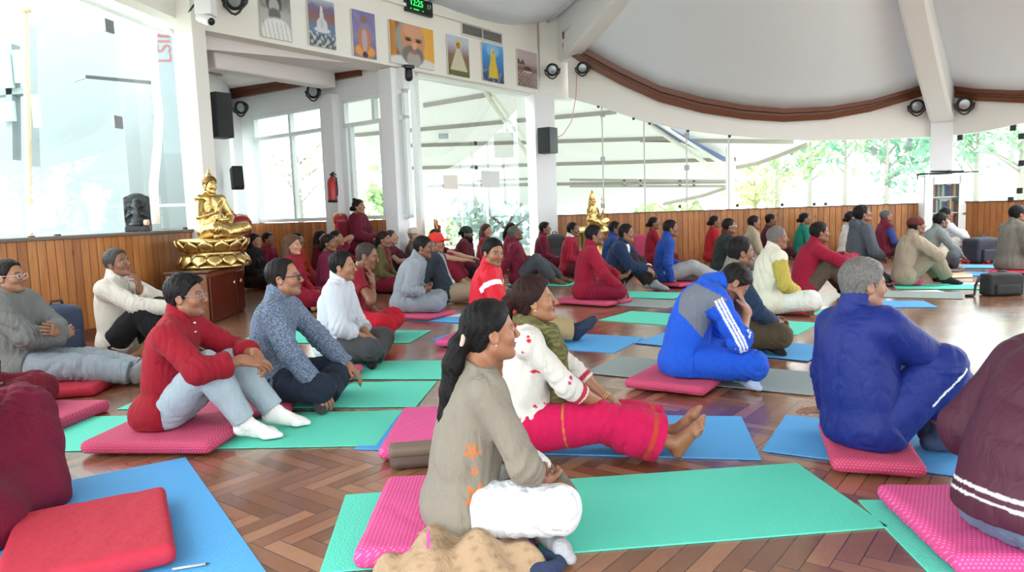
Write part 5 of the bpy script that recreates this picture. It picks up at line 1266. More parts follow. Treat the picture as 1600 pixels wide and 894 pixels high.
# ------------------------------------------------------------------ cabinet with the large statue
K = np.array((-3.3, 7.85)); rzc = math.radians(2)
cb = tag(empty('wooden_cabinet', (K[0], K[1], 0), rzc), 'dark brown wooden cabinet carrying the large golden statue', 'cabinet'); CWd, CLn, CH = .46, 1.16, .585
m = MB(); m.box((-CWd/2-.012, CLn/2, CH/2-.01), (CWd-.024, CLn, CH-.04)); m.build('body', simple('cabinet side', '#7d4a2a', .35, bump=(5, .2)), cb, bevel=.006)
m = MB(); m.box((-CWd/2, CLn/2, CH-.012), (CWd+.03, CLn+.03, .024)); m.build('top', DARKW, cb, bevel=.005)
for i in range(2):
    m = MB(); m.box((-.006, CLn*(.37, .86)[i], CH/2-.02), (.02, CLn*(.68, .24)[i], CH-.1)); dr_ = m.build('door', simple('cabinet door', '#5a2416', .28, bump=(6, .15)), cb, bevel=.006)
    m = MB(); m.lathe([(.012, 0), (.012, .012), (.024, .022), (.026, .034), (.012, .044), (.001, .045)], (.004, CLn*(.6, .8)[i], CH-.19), 14, ry(math.pi/2)); m.build('knob', simple('brass', '#d6c08a', .25, .9), dr_, True)
m = MB(); m.box((-CWd/2, CLn/2, .015), (CWd-.05, CLn-.04, .03)); m.build('plinth', DARKW, cb)
GILT = MATS['gilt']; simple('bronze', '#7a5a2c', .35, .85)
def lotus(root, R0, h, z0, n=14, mat=None):
    m = MB(); m.lathe([(R0*.98, z0), (R0, z0+h*.06), (R0*.94, z0+h*.12), (R0*.84, z0+h*.3), (R0*.74, z0+h*.48), (R0*.74, z0+h*.54), (R0*.86, z0+h*.7), (R0*.93, z0+h*.88), (R0*.94, z0+h*.95), (R0*.9, z0+h)], n=40); m.build('lotus_base', mat or GILT, root, True)
    for row, (zz, rr, up) in enumerate(((z0+h*.27, R0*.9, -1), (z0+h*.74, R0*.9, 1))):
        for i in range(n):
            a = 2*math.pi*(i+.5*row)/n; f = MB(); R = rzm(a); w = R0*math.sin(math.pi/n)*.98
            P = []
            for v in np.linspace(0, 1, 7):
                ww = w*math.sin(math.pi*(.18+.82*v)) if v < 1 else 0.001; P.append([R @ np.array([rr-.05*R0+R0*.15*math.sin(v*1.9)+.05*R0*math.cos(u*1.5), u*ww, 0])+np.array([0, 0, zz+up*(v-.45)*h*.42]) for u in np.linspace(-1, 1, 7)])
            f.grid(P); o = f.build('petal', mat or GILT, root, True); sd = o.modifiers.new('s', 'SOLIDIFY'); sd.thickness = .012
BX, BY = -3.3-.2, 8.52
def bowl_ex(k, root, h, cl):
    c = (k['wL']+k['fdL']*.1); m = MB(); m.lathe([(.02, .0), (.05, .01), (.08, .05), (.078, .075), (.066, .08), (.06, .04), (.001, .02)], c+vec(0, .0, .02), 20); m.build('bowl', GILT, root, True)
def ushnisha(k, root, h, cl):
    m = MB(); m.lathe([(.05, -.02), (.045, .02), (.03, .045), (.012, .06), (.012, .075), (.02, .085), (.012, .1), (.001, .115)], (0, 0, 0), 16)
    V = [fromH(k, vec(0, -.03, .118)+np.array(v)) for v in m.v]; m.v = [tuple(v) for v in V]; m.build('topknot', GILT, root, True)
    m = MB()
    for i in range(46):
        a = RNG.uniform(0, 6.28); e = math.asin(RNG.uniform(-.1, .98)); d = vec(math.cos(a)*math.cos(e), math.sin(a)*math.cos(e), math.sin(e))
        if d[1] > .55 and d[2] < .75: continue
        p = vec(0, -.012, .033)+d*vec(.088, .108, .1); q = fromH(k, p); m.lathe([(.001, -.011), (.009, -.006), (.011, 0), (.008, .007), (.001, .011)], q, 8)
    m.build('curl', MATS['bronze'], root, True)['kind'] = 'stuff'
    for sg in (1, -1):
        m = MB(); m.tube([fromH(k, (sg*.079, -.01, -.02)), fromH(k, (sg*.081, -.008, -.05)), fromH(k, (sg*.079, -.006, -.078))], [.012, .011, .01], 8); m.build('ear_lobe', GILT, root, True)
gold = dict(bodymat='gilt')
SZ = CH+.34
sr, _k = person('large golden seated figure with raised hand on the wooden cabinet', BX, BY, 118, SZ, SZ, .83, 1, (), None, 'seated_statue', 'statue', skin='#d0a040', legs='cross', shw=1.05,
    armR=((.07, .23, .37), (1, -.2, -.8), (-.1, .25, 1), (-.3, 1, 0), .25), armL=((-.11, .21, .17), (-1, -.4, -.4), (.85, .35, .1), (0, -.2, 1), .3), head=(0, -6, 0),
    top=dict(c='#c89a40', sl={'R': -.98, 'L': .8}, mat='gilt', fold=.007, name='robe', neck=-.02, hem='shirt'), bot=dict(c='#c89a40', mat='gilt', name='lower_robe', kind='robe', hem=.9, loose=.01), hair=dict(style='short', mat='bronze', thick=.016, c='#a07c34', name='curled_hair'), extra=(bowl_ex, ushnisha), bodyfix=1, **gold)
m = MB(); bl = empty('_tmp'); 
def lot_child(root, R0, h, s):  # base as parts of the statue: local frame is scaled by s, seat at z=0
    lotus(root, R0/s, h/s, -h/s-.0)
lot_child(sr, .4, .335, .83)
m = MB(); m.box((.42, -.3, -.375), (.2, .34, .03), rotm(.3)); 
bpy.data.objects.remove(bl)
# small golden crowned figure with a spear at the far wall
gx, gy = 1.66, 14.62
def crown(k, root, h, cl):
    m = MB(); m.lathe([(.1, -.02), (.11, .0), (.095, .05), (.1, .06), (.07, .12), (.075, .13), (.045, .2), (.012, .26), (.001, .28)], k['hc']+vec(0, -.02, .06), 18); m.build('crown', GILT, root, True)
    m = MB(); m.tube([(-.42, .1, -.45), (-.42, .1, .75)], .012, 8); m.lathe([(.001, .75), (.035, .8), (.012, .86), (.001, .97)], (-.42, .1, 0), 10); m.build('spear', simple('pale brass', '#c9b88a', .35, .7), root, True)
    m = MB(); m.tube([k['wL']+vec(0, .02, 0), k['wL']+vec(.02, .06, .1), k['wL']+vec(.0, .1, .2)], [.03, .045, .02], 10); m.build('mace', GILT, root, True)
GS = .45
sg_, _k = person('small golden crowned figure with a spear beside it at the far planks', gx, gy, 128, .76, .76, .68, 2, (), None, 'crowned_statue', 'statue', skin='#d0a040', legs='side', armR=((.2, .24, .42), (1, -.2, -.8), (-.1, .25, 1), (-.3, 1, 0), .3), armL=((-.2, .2, .3), (-1, -.4, -.4), (.3, .8, .3), (0, -.2, 1), .6),
    top=dict(c='#c89a40', sl='short', mat='gilt', name='drapery', hem='shirt'), bot=dict(c='#c89a40', mat='gilt', name='skirt', kind='robe', hem=.8, loose=.02), hair=dict(style='long', mat='gilt', thick=.02, chain=[(0, -.08, .0, .07), (0, -.09, -.12, .07)]), extra=(crown,), **gold)
m = MB(); m.lathe([(.46, -1.115), (.46, -1.08), (.4, -1.04), (.4, -.3), (.5, -.2), (.52, -.12), (.42, -.02), (.4, -.001)], n=26); m.build('pedestal', GILT, sg_, True)
# black stone figure on the ledge
def blob_statue():
    u, z = PWL.sz(237, 366); p = PWL.P(u, WZ+.036, -.16); root = tag(empty('stone_statue', p, PWL.rot()-math.pi/2+.5), 'small black stone statue with a backplate on the window ledge', 'statue')
    st = simple('black stone', '#23262a', .5, bump=(30, .4)); f = Field((-.2, -.16, -.02), (.2, .16, .5), .009)
    f.bx((0, .05, .2), (.135, .035, .2), None, .02, .0); f.el((0, .05, .37), (.11, .035, .07), None, .03); f.bx((0, 0, .03), (.13, .1, .035), None, .015, .01)
    f.plane((0, 0, .0), (0, 0, -1)); f.displace(lambda x, y, z: .003*folds(x, y, z, 60, 4)); V, Fc = f.mesh(); link_mesh('backplate', V, Fc, st, root, True)
    f = Field((-.2, -.16, 0), (.2, .1, .45), .0125)
    f.el((0, -.01, .13), (.075, .065, .08), None, .02); f.el((0, -.02, .2), (.06, .05, .06), None, .03); f.el((0, -.03, .29), (.05, .05, .05), None, .02)
    for sg in (1, -1): f.rc((sg*.06, -.03, .08), (sg*.02, -.08, .085), .03, .025, .02); f.rc((sg*.07, -.01, .23), (sg*.1, -.04, .17), .022, .018, .02); f.rc((sg*.1, -.04, .17), (sg*.06, -.08, .2), .018, .015, .01); f.el((sg*.065, -.01, .3), (.03, .012, .035), None, .01)
    f.rc((0, -.07, .28), (0.02, -.085, .2), .02, .014, .01); f.rc((0.02, -.085, .2), (.04, -.08, .16), .014, .01, .01); f.el((0, -.02, .345), (.04, .035, .03), None, .01); f.plane((0, 0, .04), (0, 0, -1)); V, Fc = f.mesh(); link_mesh('seated_figure', V, Fc, st, root, True)
    m = MB(); m.lathe([(.001, 0), (.03, .002), (.035, .03), (.03, .06), (.022, .065), (.001, .06)], (.1, -.09, .066), 14); m.build('cup', simple('peach glaze', '#e0b8a0', .4), root, True)
blob_statue()
# ------------------------------------------------------------------ chairs with red backs
CR_, CG_ = simple('crimson velvet', '#9c1d30', .8, bump=(40, .2)), simple('gold chair frame', '#c9a860', .35, .6)
def chair(x, y, yaw, label, dz=.2):
    root = tag(empty('banquet_chair', (x, y, 0), -yaw*D2), label, 'chair', 'red banquet chairs in the bay'); zt = .985+dz
    f = Field((-.26, -.27, .38), (.26, .27, .54), .014); f.bx((0, 0, .455), (.22, .22, .04), None, .035, 0.); V, Fc = f.mesh(); link_mesh('seat', V, Fc, CR_, root, True)
    f = Field((-.26, -.4, .5), (.26, -.12, zt+.05), .014); f.bx((0, -.225, (.51+zt-.12)/2), (.19, .03, (zt-.12-.51)/2), rx(-.09).T, .025, 0.); f.el((0, -.25, zt-.11), (.19, .03, .09), rx(-.12).T, .03); V, Fc = f.mesh(); link_mesh('backrest', V, Fc, CR_, root, True)
    m = MB(); arc = [(-.2, -.19, .42), (-.205, -.22, .7), (-.2, -.255, zt-.12), (-.14, -.27, zt-.025), (0, -.275, zt), (.14, -.27, zt-.025), (.2, -.255, zt-.12), (.205, -.22, .7), (.2, -.19, .42)]; m.tube(arc, .014, 8); m.build('back_frame', CG_, root, True)
    for sx, sy in ((1, 1), (-1, 1), (1, -1), (-1, -1)): m = MB(); m.tube([(sx*.19, sy*.19, .42), (sx*.2, sy*.22, 0)], .013, 8); m.build('leg', CG_, root, True)
    m = MB(); m.tube([(-.2, -.2, .41), (.2, -.2, .41), (.2, .2, .41), (-.2, .2, .41)], .012, 6, True); m.build('seat_rail', CG_, root, True); return root
def chair_px(px, py, z, dd, yaw, lab, dz=.2): p = at_depth(px, py, dd); chair(p[0], p[1], yaw, lab, dz)
chair_px(364, 345, .8, 12.1, 125, 'red banquet chair by the slit window, left of two', .38); chair_px(388, 358, .8, 13.4, 130, 'red banquet chair right of the slit window, by the large statue', .25)
chair_px(553, 345, .9, 12.95, 115, 'red banquet chair standing below the fire extinguisher'); chair(*(at_depth(557, 345, 12.05)[:2]-np.array((.07, -.01))), 100, 'red banquet chair under the woman seated high in maroon'); chair_px(704, 360, .8, 12.62, 80, 'red banquet chair behind the man holding out his arms', .06)
# ------------------------------------------------------------------ bookcase
p = PR.P(PR.sz(1472, 300)[0]-.05, 0, .22); bk = tag(empty('bookcase', p, facing(PR)-.05), 'white bookcase with a glass door standing against the far planks', 'bookcase'); bw, bd, bh = .78, .36, 1.52
BWH = simple('white lacquer', '#dfe2e0', .35)
m = MB(); [m.box(c, s) for c, s in (((-bw/2+.015, 0, bh/2), (.03, bd, bh)), ((bw/2-.015, 0, bh/2), (.03, bd, bh)), ((0, 0, bh-.02), (bw, bd, .04)), ((0, 0, .06), (bw, bd, .12)), ((0, bd/2-.01, bh/2), (bw, .02, bh)))]; m.build('body', BWH, bk, bevel=.008)
for z in (.5, .8, 1.1): m = MB(); m.box((0, .02, z), (bw-.06, bd-.07, .02)); m.build('shelf', BWH, bk)
m = MB(); dw = bw-.02; [m.box(c, s) for c, s in (((-dw/2+.07, -bd/2-.012, bh/2+.03), (.14, .024, bh-.14)), ((dw/2-.09, -bd/2-.012, bh/2+.03), (.18, .024, bh-.14)), ((0, -bd/2-.012, bh-.11), (dw-.3, .024, .14)), ((0, -bd/2-.012, .27), (dw-.3, .024, .34)))]; dr_ = m.build('door', BWH, bk)
m = MB(); m.box((-.02, -bd/2-.012, .9), (dw-.31, .006, .92)); m.build('pane', GLASS, dr_); m = MB(); m.lathe([(.01, 0), (.012, .02), (.022, .03), (.001, .04)], (dw/2-.09, -bd/2-.024, .78), 12, rx(math.pi/2)); m.build('knob', simple('brass', '#d6c08a', .25, .9), dr_, True)
bcols = ['#7d2a2f', '#a04a3a', '#3f5a74', '#8fa3ad', '#d0c59a', '#31405e', '#5d6f5a', '#9a8a70', '#46527c', '#b5b2a6']
Rb = rotm(facing(PR)-.05); shelfname = {1: 'top', 0: 'middle', -1: 'lower'}
nb = 0
for si, z in enumerate((.51, .81, 1.11)):
    x = -.24
    while x < .2:
        w_ = RNG.uniform(.03, .048); h_ = RNG.uniform(.2, .27); q = np.array(p)+Rb @ vec(x+w_/2, .03, z+.002); c = bcols[(nb*3+si) % 10]
        m = MB(); m.box((0, 0, h_/2), (w_-.004, .16, h_)); o = m.build('book', simple('book '+c, c, .6), None, bevel=.003, loc=q, rz=facing(PR)-.05); nm = {'#7d2a2f': 'dark red', '#a04a3a': 'rust', '#3f5a74': 'slate blue', '#8fa3ad': 'pale blue', '#d0c59a': 'cream', '#31405e': 'navy', '#5d6f5a': 'moss green', '#9a8a70': 'tan', '#46527c': 'violet blue', '#b5b2a6': 'light grey'}[c]
        tag(o, '%s book in the glazed bookcase, %s from left on the %s shelf' % (nm, ('first second third fourth fifth sixth seventh eighth ninth tenth eleventh twelfth thirteenth fourteenth'.split())[int(round((x+.24)/.039))], ('lowest', 'middle', 'top')[si]), 'book', 'books in the bookcase'); x += w_+.001; nb += 1
st_ = tag(empty('folded_stand', np.array(p)+vec(0, -.05, bh+.03), facing(PR)-.05), 'thin black folded stand lying across the bookcase top', 'stand')
m = MB(); m.tube([(-.5, -.05, 0), (.55, .0, .005)], .016, 8); m.tube([(-.5, -.05, 0), (-.5, -.05, -.1)], .014, 8); m.build('pole', BLACK, st_, True); m = MB(); m.tube([(-.25, .05, .045), (.1, -.03, .03), (.3, -.02, .03)], .014, 8); m.build('arm', BLACK, st_, True); m = MB(); m.lathe([(.025, -.03), (.03, 0), (.025, .03)], (.05, -.02, .02), 10); m.build('clamp', BLACK, st_, True)
# ------------------------------------------------------------------ bags and small things on the floor
def bag(px, py, w, d, h, rz, c, label, name='backpack', strap=True, q=.012):
    g0 = G(px, py); root = tag(empty(name, (g0[0], g0[1], 0), rz), label, 'bag'); mt = simple('bag '+c, c, .7, bump=(30, .4))
    f = Field((-w*.7, -d*.8, -.02), (w*.7, d*.8, h*1.15), q); f.bx((0, 0, h*.48), (w/2, d/2, h*.48), None, min(w, d)*(.35 if strap else .14), 0.); f.el((0, 0, h*.8), (w*.44, d*.42, h*.22), None, .05); f.displace(lambda x, y, z: .005*folds(x, y, z, 26, 2)); f.plane((0, 0, .002), (0, 0, -1)); V, Fc = f.mesh(); link_mesh('body', V, Fc, mt, root, True)
    f = Field((-w*.7, -d, 0), (w*.7, 0, h), q); f.bx((0, -d*.5, h*.3), (w*.36, d*.16, h*.24), None, .025, 0.); V, Fc = f.mesh(); link_mesh('pocket', V, Fc, mt, root, True)
    m = MB(); m.tube([(-.05, 0, h*.97), (-.04, 0, h*1.08), (.04, 0, h*1.08), (.05, 0, h*.97)], .012, 6); m.build('handle', DGREY, root, True)
    if strap:
        for sg in (1, -1): m = MB(); m.tube([(sg*w*.25, d*.45, h*.9), (sg*w*.32, d*.62, h*.6), (sg*w*.3, d*.5, h*.1)], .02, 6); m.build('strap', DGREY, root, True)
    return root
bag(868, 414, .42, .24, .62, .3, '#23262c', 'dark backpack leaning by the plank wall near the column')
bag(97, 560, .36, .2, .46, .9, '#2c3852', 'navy backpack against the planks between two seated men', q=.01)
bg_ = bag(1564, 461, .38, .2, .25, .0, '#1c1d20', 'black shoulder bag standing alone on the bright floor at right', 'shoulder_bag', False, .009)
m = MB(); m.tube([(-.24, 0, .22), (-.3, -.02, .12), (-.33, -.05, .02), (-.42, -.05, .012), (-.36, -.09, .012)], .015, 6); m.tube([(.24, 0, .24), (.28, 0, .12), (.27, -.02, .01)], .02, 6); m.build('strap', BLACK, bg_, True)
bag(1534, 410, .5, .35, .42, .2, '#2a2c3a', 'dark bundle of bag and jacket by the planks, left of the tweed blazer', 'duffel_bag', False)
# brown pouch behind the woman in grey
g0 = G(650, 728); pch = tag(empty('pouch', (g0[0], g0[1], 0), .15), 'small brown leather pouch on the parquet behind the grey tunic', 'bag'); PM = simple('pouch leather', '#5d4d46', .6, bump=(40, .4))
f = Field((-.14, -.09, -.02), (.14, .09, .14), .007); f.bx((0, 0, .05), (.115, .055, .05), None, .035, 0.); f.displace(lambda x, y, z: .003*folds(x, y, z, 40, 9)); f.plane((0, 0, .001), (0, 0, -1)); V, Fc = f.mesh(); link_mesh('body', V, Fc, PM, pch, True)
f = Field((-.14, -.1, .02), (.14, .09, .14), .007); f.bx((0, -.015, .085), (.118, .05, .025), None, .02, 0.); V, Fc = f.mesh(); link_mesh('flap', V, Fc, simple('pouch flap', '#6e5d50', .6), pch, True)
# beige shawl with its patterned lining, dropped in front
def shawl(px, py, w, d, h, c, label, seed, name, paint=None, rz=0., q=.008, amp=.03, over=()):
    """a heap of cloth: domed outline crossed by sharp sweeping folds"""
    g0 = G(px, py); f = Field((-w*.62, -d*.62, -.02), (w*.62, d*.62, h*1.7), q); rs = np.random.RandomState(seed); ph = rs.uniform(0, 6, 8)
    def hgt(x, y):
        a = np.arctan2(y/d, x/w); r = np.sqrt((x/w*2)**2+(y/d*2)**2)/(1+.1*np.sin(3*a+ph[0])+.07*np.sin(7*a+ph[1])+.04*np.sin(13*a+ph[2]))
        dome = np.sqrt(np.clip(1-r**2.2, 0, 1))
        u = x*math.cos(.5)+y*math.sin(.5); v = -x*math.sin(.5)+y*math.cos(.5)
        f1 = .5+.5*np.sin(34*u+2.2*np.sin(11*v+ph[3])+ph[4]); f2 = .5+.5*np.sin(52*v+2.4*np.sin(13*u+ph[5])+ph[6])
        return dome*h*(.6+.3*f1+.14*f2)-.012*(r > 1)
    f.op((-9, -9, -9), (9, 9, 9), 0., lambda x, y, z: (z-hgt(x, y)-0*z)*.55)
    Rw = rzm(rz)
    for (cc, hs, r2) in over: f.bx(Rw.T @ (np.array(cc)-vec(g0[0], g0[1], 0)), np.array(hs)+.004, rzm(r2).T @ Rw, .02, 0., 's')
    f.plane((0, 0, .0135), (0, 0, -1)); V, Fc = f.mesh(); C = solid(c, len(V))
    if paint: C = paint(V, C)
    o = link_mesh(name, V, Fc, MATS['cloth'], None, True, (g0[0], g0[1], 0), rz, col=C); return tag(o, label, 'clothing')
def pat(V, C):
    C = blend(C, (nz(V[:, 0], V[:, 1]+V[:, 2], 70, 1) > .6)*1., '#4d4048'); C = blend(C, (nz(V[:, 0], V[:, 1], 60, 4) > .74)*1., '#b04a8a'); return C
def knots(V, C):
    s = np.abs(np.sin((V[:, 0]+.4*V[:, 1])*55))*.5+np.abs(np.sin((V[:, 1]-.3*V[:, 0]+V[:, 2])*60))*.5; C = blend(C, np.clip((.5-s)*1.6, 0, .5), '#7a6246')
    for p in ((-.1, -.05), (-.16, .0)): C = blend(C, (np.abs(V[:, 0]-p[0]) < .006)*(np.abs(V[:, 1]-p[1]) < .03)*1., '#c05aa0')
    return C
shawl(722, 888, .5, .32, .15, '#a98f72', 'crumpled beige knitted shawl on the floor in front of the white trousers', 3, 'shawl', knots, .1, .006, 0, [CUSH['gray']])
shawl(800, 852, .24, .13, .08, '#b3aab0', 'patterned scarf spilling out behind the beige shawl', 8, 'scarf', pat, -.3, .006, 0, [CUSH['gray']])
g0 = G(850, 891); f = Field((-.1, -.08, -.01), (.1, .08, .08), .006); f.el((0, 0, .02), (.075, .055, .035), None, .01); f.el((0, 0, .045), (.045, .03, .02), None, .01, 's'); f.plane((0, 0, .007), (0, 0, -1)); V, Fc = f.mesh(); tag(link_mesh('knit_hat', V, Fc, MATS['cloth'], None, True, (g0[0], g0[1], 0), .2, col=solid('#2f3a56', len(V))), 'small navy knitted hat at the edge of the green mat', 'hat')
# pen at the lower left, booklets, phones
g0 = G(296, 891); m = MB(); m.tube([(-.05, 0, 0), (.05, 0, 0)], .005, 8); pn = m.build('pen', simple('pen silver', '#c9ccd0', .3, .6), None, True, loc=(g0[0], g0[1], .012), rz=.3); tag(pn, 'silver pen lying on the blue mat below the red cushion', 'pen'); m = MB(); m.tube([(.05, 0, 0), (.062, 0, 0)], [.004, .001], 8); m.build('tip', BLACK, pn, True)
def book_flat(px, py, w, d, h, rz, c, label, z=.007, name='notebook', cat='notebook', cover=None):
    g0 = G(px, py); root = tag(empty(name, (g0[0], g0[1], z), rz), label, cat); m = MB(); m.box((0, 0, h/2), (w-.006, d-.006, h-.004)); m.build('pages', simple('paper', '#e8e4d8', .8), root); m = MB(); m.box((0, 0, h-.001), (w, d, .003)); m.box((0, 0, .0015), (w, d, .003)); m.box((-w/2, 0, h/2), (.003, d, h)); m.build('cover', simple('cover '+c, c, .6), root)
book_flat(1493, 433.5, .34, .22, .045, .0, '#c9b06a', 'thick yellow book on the green mat by the maroon cap'); 
def phone(px, py, rz, label, z=.007):
    g0 = G(px, py); root = tag(empty('phone', (g0[0], g0[1], z), rz), label, 'phone'); m = MB(); m.box((0, 0, .005), (.16, .08, .009)); m.build('case', BLACK, root, bevel=.003); m = MB(); m.box((0, 0, .0098), (.148, .07, .0008)); m.build('screen', simple('screen', '#101418', .1), root)
phone(1489, 443, .1, 'black phone on the green mat at the right, before the yellow book'); phone(1033, 457, .0, 'black phone on the green mat by the navy blazer')
def sheet(px, py, w, d, rz, label, z=.007, c='#e9e7e0'):
    g0 = G(px, py); m = MB(); m.box((0, 0, .001), (w, d, .002)); tag(m.build('paper_sheet', simple('paper', '#e8e4d8', .8), None, loc=(g0[0], g0[1], z), rz=rz), label, 'paper')
sheet(1510, 445, .5, .2, .1, 'white paper sheet on the green mat at right, beside the phone'); sheet(1428, 457, .62, .2, -.05, 'cream paper sheet lying on the grey mat at right'); sheet(1050, 460, .4, .2, .0, 'cream paper beside the phone by the navy blazer', .0075); sheet(718, 494, .4, .2, -.1, 'white leaflet on the floor beside the pale grey shirt', .0075); sheet(1285, 482, .2, .15, .2, 'small white paper near the cream vest', .0075)
# blue mark on the lower-left mat
# ------------------------------------------------------------------ paint helpers
def arm_near(V, k, sd):
    """distance to the arm, position along (0..2), cross coordinate"""
    best = None
    for i, (a, b) in enumerate(((k['s'+sd], k['e'+sd]), (k['e'+sd], k['w'+sd]))):
        d = b-a; L = np.linalg.norm(d); t = np.clip((V-a) @ d/L**2, 0, 1); q = V-a-t[:, None]*d; r = np.linalg.norm(q, axis=1)
        out = k['F2'][0]*(1 if sd == 'R' else -1)+vec(0, 0, .25); out = nrm(out-(d/L)*(out @ d/L)); pr_ = np.cross(d/L, out)
        cur = (r, t+i, q @ pr_, q @ out)
        if best is None: best = [c.copy() for c in cur]
        else:
            m = r < best[0]
            for j in range(4): best[j][m] = cur[j][m]
    return best
def setc(C, m, c): C[m] = np.array(lin(c)); return C
def p_sleeves(c, r=.085):
    def f(V, k, C):
        for sd in 'RL': rr, t, _, _ = arm_near(V, k, sd); lat = np.abs((V-k['p2']) @ k['F2'][0]); setc(C, (rr < r) & (t > .1) & (lat > .13 if True else True), c)
        return C
    return f
def p_open(c, w=.05, shirt_top=.5, tie=None):
    def f(V, k, C):
        q = (V-k['p2']) @ k['F2'].T; ww = w*(.5+np.clip((q[:, 2]+.1)*2.2, .2, 1.2)); m = (np.abs(q[:, 0]) < ww) & (q[:, 1] > .05) & (q[:, 2] < .2); 
        for sd in 'RL': rr = arm_near(V, k, sd)[0]; m &= rr > .06
        return setc(C, m, c)
    return f
def p_collar(c, r=.085, up=.0):
    def f(V, k, C):
        q = V-k['p3']; h = q @ k['nd']; d = np.linalg.norm(q-h[:, None]*k['nd'], axis=1); return setc(C, (h > .015+up) & (d < r+.02), c)
    return f
def chain_p(*fs):
    def f(V, k, C):
        for g in fs: C = g(V, k, C)
        return C
    return f
def p_spots(n, cols, r, seed, reg=None):
    def f(V, k, C):
        rs = np.random.RandomState(seed); P = V[rs.randint(0, len(V), n)]
        for i, p in enumerate(P):
            if reg and not reg(p, k): continue
            c = cols[i % len(cols)]
            for j in range(5):
                a = j*1.257; e = V-p; e1 = nrm(rs.normal(size=3)); pp = p+rs.normal(size=3)*r*.5; C = setc(C, np.linalg.norm(V-pp, axis=1) < r*rs.uniform(.3, .55), c)
        return C
    return f
H_SHORT = dict(style='short'); 
def fem_hair(kind='bun', c='#17110f', L=1., **kw):
    if kind == 'bun': d = dict(style='bun', thick=.011, chain=[(0, -.1, -.01, .045), (0, -.125, -.02, .04)])
    elif kind == 'pony': d = dict(style='pony', thick=.011, chain=[(0, -.1, .01, .036), (0, -.135, -.05, .036), (0, -.15, -.13, .034), (0, -.155, -.13-.13*L, .02)])
    else: d = dict(style='loose', thick=.017, k=.03, chain=[(.06, -.04, -.03, .045), (.085, -.03, -.13, .038), (.085, -.02, -.13-.12*L, .025), (0, -.08, -.0, .0), (-.06, -.04, -.03, .045), (-.085, -.03, -.13, .038), (-.085, -.02, -.13-.12*L, .025), (0, -.1, 0., .0), (0, -.09, -.02, .06), (0, -.1, -.16, .055), (0, -.105, -.16-.13*L, .035)])
    d['c'] = c; d.update(kw); return d
def P(label, px, py, yaw, seat=.07, base=.0125, q=None, cu=(), **sp):
    g0 = G(px, py, seat); ppm = (py-HZ(px))/(CAMH-seat)
    if q is None: q = 0 if ppm > 215 else 1 if ppm > 125 else 2 if ppm > 88 else 3
    return person(label, g0[0], g0[1], yaw, seat, base, sp.pop('s', 1.), q, [CUSH[c] for c in cu], None, **sp)
SK = ['#a5745a', '#8f6048', '#b5866a', '#9a6a50', '#7d5340', '#c09478']
# ------------------------------------------------------------------ the near row
def tunic_paint(V, k, C):
    rs = np.random.RandomState(5); F = k['F1']
    def blossom(p, r, C, col='#c8713a'):
        d = V-p; q = d @ k['F2'].T; a = np.arctan2(q[:, 2], q[:, 1]); rr = np.sqrt(q[:, 1]**2+q[:, 2]**2)
        m = (np.abs(q[:, 0]) < .1) & (rr < r*(.62+.38*np.cos(5*a))) & (rr > r*.12); return setc(C, m, col)
    for (y, z, r) in ((.03, .335, .032), (.035, .26, .02), (.035, .17, .046), (.075, .12, .024)): C = blossom(vec(.14, y, z), r, C)
    for (x, y, z, r) in ((.10, .36, .14, .05), (.17, .30, .15, .03), (.02, .36, .15, .03)):
        d = V-vec(x, y, z); a = np.arctan2(d[:, 1], d[:, 0]); rr = np.sqrt(d[:, 0]**2+d[:, 1]**2); C = setc(C, (rr < r*(.6+.4*np.cos(5*a))) & (np.abs(d[:, 2]) < .07), '#c8713a')
    return C
def lap_flap(f, k): f.bx((.02, .27, .115), (.13, .16, .02), rx(-.1), .02, .03)
def pony_tie(k, root, h, cl):
    m = MB(); c = fromH(k, (0, -.122, -.014)); a = k['HF']; m.tube([c+(a[0]*math.cos(t)+a[2]*.8*math.sin(t)+a[1]*.35*math.sin(t))*.038 for t in np.linspace(0, 6.28, 13)[:-1]], .009, 8, True); m.build('hair_tie', simple('hair tie', '#c9a79a', .7), root, True)
def necklace(c):
    def f(k, root, h, cl):
        m = MB(); F2 = k['F2']
        for t in np.linspace(-2.6, 2.6, 30):
            p = k['p3']+k['nd']*.018+F2[0]*math.sin(t)*.068+F2[1]*(math.cos(t)*.07+.012)-k['nd']*(.03*(1+math.cos(t))); m.lathe([(.001, -.006), (.005, -.003), (.006, 0), (.005, .003), (.001, .006)], p, 6)
        m.build('necklace', simple('bead '+c, c, .35), root, True)
    return f
def earring(c='#e8e2d6', r=.007):
    def f(k, root, h, cl):
        for sg in (1, -1): m = MB(); m.lathe([(.001, -r), (r*.8, -r*.5), (r, 0), (r*.8, r*.5), (.001, r)], fromH(k, (sg*.083, -.006, -.036)), 10); m.build('earring', simple('pearl', c, .25), root, True)
    return f
def bracelet(sd, c, off=.03, n=1):
    def f(k, root, h, cl):
        w = k['w'+sd]; d = nrm(w-k['e'+sd]); x = nrm(np.cross(d, (0, 0, 1))); y = np.cross(x, d)
        m = MB()
        for i in range(n): p = w-d*(off+i*.012); m.tube([p+(x*math.cos(t)+y*math.sin(t))*.033 for t in np.linspace(0, 6.28, 15)[:-1]], .004, 6, True)
        m.build('bangle', simple('bangle '+c, c, .3, .6), root, True)
    return f
